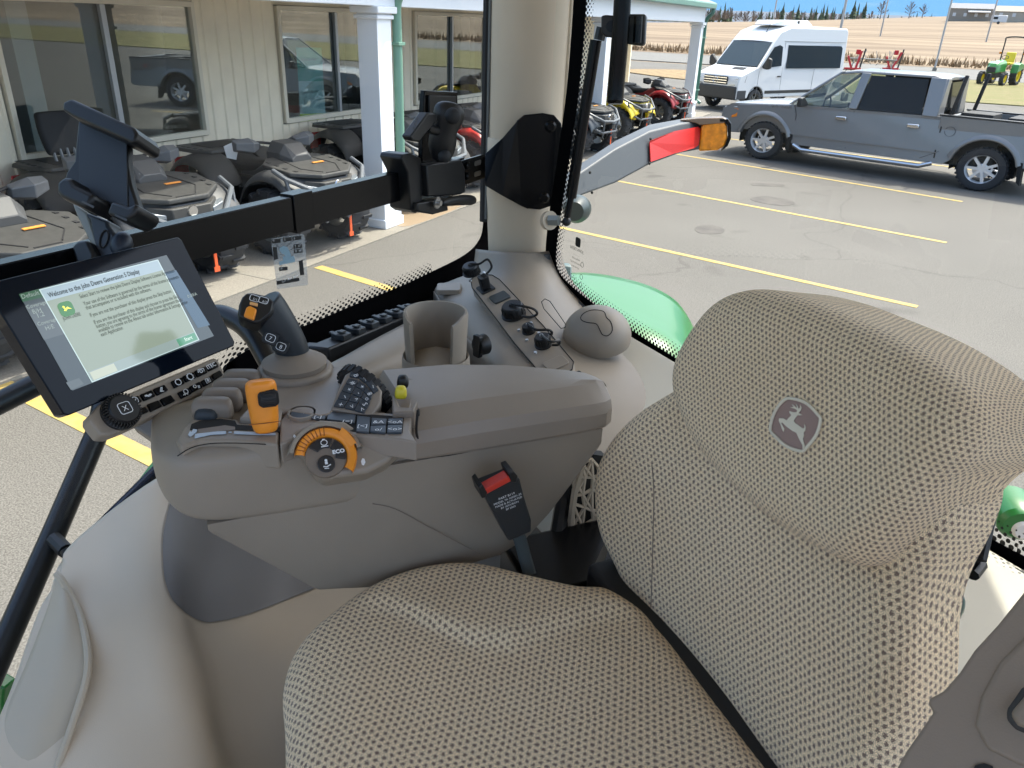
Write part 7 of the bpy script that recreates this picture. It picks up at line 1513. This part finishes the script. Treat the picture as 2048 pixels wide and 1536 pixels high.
M(AFr).prism([AFr.px(*q) for q in [(1403, 250), (1430, 244), (1448, 243), (1454, 252), (1455, 276), (1448, 292), (1436, 300), (1400, 302), (1397, 300)]], -.09, .01).build('amber_lens', AMBL, arm_, bevel=.008, seg=3)
M(AFr).prism([AFr.px(*q) for q in [(1440, 238), (1456, 238), (1462, 248), (1462, 276), (1455, 292), (1442, 302), (1450, 290), (1456, 275), (1455, 250), (1448, 243), (1440, 243)]], -.09, .014).build('lens_rim', BLM, arm_)
M(AFr).prism([AFr.px(*q) for q in [(1360, 240), (1400, 236), (1445, 235), (1458, 240), (1448, 246), (1400, 250), (1392, 246)]], -.10, .012).build('lamp_housing', mat('housing_clear_brown', (.22, .15, .10), .2), arm_, bevel=.003)
for q in ((1180, 345, 2.56), (1184, 385, 2.56), (1301, 278, 2.84), (1299, 327, 2.84)): M().sphere(D(q[0], q[1], q[2]-.01), .005, 8, 6).build('rivet', GRV, arm_)
# big rotary knob/light behind the strut foot
m = M(); kc_ = D(1152, 420, 2.3); F = Frame(kc_, x_, UV_); F = LFrame(kc_, x_, UV_, n_); m = M(F); m.lathe([(0, .03), (.028, .03), (.040, .0), (.042, -.03), (.03, -.05)], n=24); m.build('arm_pivot', mat('pivot_gray', (.02, .035, .035), .4), arm_)
# rear window handle bar and gas strut (inside the glass)
gs = thing('gas_strut', 'black gas strut from pillar foot up to the rear window bar', 'gas strut', D(1130, 440, 1.82))
M().tube([D(1204, 55, 1.62), D(1198, 80, 1.63)], .012, 8, world=True).build('ball_end', BLK, gs)
M().tube([D(1192, 80, 1.64), D(1142, 395, 1.78)], .0125, 14, world=True).build('cylinder', BLM, gs)
M().tube([D(1143, 390, 1.78), D(1134, 435, 1.80)], .0075, 10, world=True).build('rod', BLM, gs)
M().sphere(D(1133, 443, 1.80), .011, 12, 8).build('socket', BLK, gs)
M().tube([D(1098, 441, 1.80), D(1118, 441, 1.79)], .013, 6, world=True).build('hex_stud', mat('zinc', (.30, .33, .32), .35, metal=.6), gs)
M().tube([D(1095, 441, 1.81), D(1101, 441, 1.80)], .022, 16, world=True).build('stud_flange', BEI, gs)
wb_ = thing('window_grab_bar', 'thick black vertical grab bar with bracket on the rear window', 'grab bar', D(1230, 210, 1.6))
M().tube(cspline([tuple(D(*q)) for q in [(1249, -60, 1.52), (1245, 0, 1.54), (1240, 80, 1.57), (1234, 150, 1.60), (1231, 190, 1.615), (1230, 208, 1.62)]], 4, False), [.0175]*20+[.014], 18, world=True).build('bar', BLM, wb_, bevel=.004)
gbF = LFrame(D(1240, 60, 1.58), x_, n_.cross(x_), n_)
M(gbF).prism([gbF.px(*q) for q in [(1203, 32), (1212, 30), (1236, 32), (1236, 76), (1212, 74), (1203, 66)]], -.01, .006).build('bracket', BLK, wb_, bevel=.003)
x, y = gbF.px(1223, 53, .006); M(LFrame(gbF.p(x, y, .006), gbF.x, gbF.y, gbF.z)).lathe([(0, .008), (.006, .008), (.006, .003), (.011, .003), (.011, 0)], n=16).build('bolt', BLM, wb_)
M(gbF).prism([gbF.px(*q) for q in [(1252, 28), (1290, 28), (1292, 34), (1289, 88), (1284, 92), (1254, 88)]], -.03, .0).build('latch_plate', BLK, wb_, bevel=.003)
M(gbF).tube([gbF.px(1277, 32, .01)+(.01,), gbF.px(1274, 86, .01)+(.01,)], .009, 10).build('latch_rib', BLM, wb_)
# left rear: lamp and fender end at the right picture edge
lf_ = thing('left_fender_lamp', 'round pale lamp on green fender end beyond rear window, right edge', 'lamp', D(2035, 1035, 1.9))
q_ = D(2040, 1046, 2.3); F = LFrame(q_, x_, n_.cross(x_), n_)
M(F).lathe([(0, .02), (.050, .02), (.064, .005), (.069, -.06), (.072, -.12)], n=36, sy=.85).build('fender_end', GRN, lf_)
M(LFrame(F.p(.004, -.012, .018), F.x, F.y, F.z)).lathe([(0, .012), (.022, .012), (.029, .004), (.031, 0)], n=28).build('lens', mat('lens_pale', (.6, .55, .5), .2), lf_)
gf = thing('tractor_bodywork', 'bright green panel with dark lettering at left picture edge', 'tractor panel', D(0, 1420, 1.5))
F = LFrame(D(-5, 1400, 1.5), x_, n_.cross(x_), n_)
M(F).prism([F.px(*q) for q in [(-60, 1340), (8, 1378), (5, 1410), (12, 1470), (0, 1500), (-60, 1560)]], -.03, 0).build('panel', GRN, gf, bevel=.004)
hd2 = thing('tractor_bodywork', 'thin green bodywork strip outside below the display, by console nose', 'tractor panel', D(350, 900, 1.8))
M().grid([[D(250, 1010, 1.75), D(330, 900, 1.9), D(400, 830, 2.1), D(420, 790, 2.15)], [D(262, 1022, 1.72), D(345, 915, 1.85), D(415, 850, 2.05), D(440, 810, 2.1)], [D(300, 1060, 1.7), D(380, 960, 1.8), D(440, 890, 1.98), D(470, 850, 2.05)]], True).build('strip', mat('green_soft', (.10, .32, .15), .3), hd2, solid=.01)
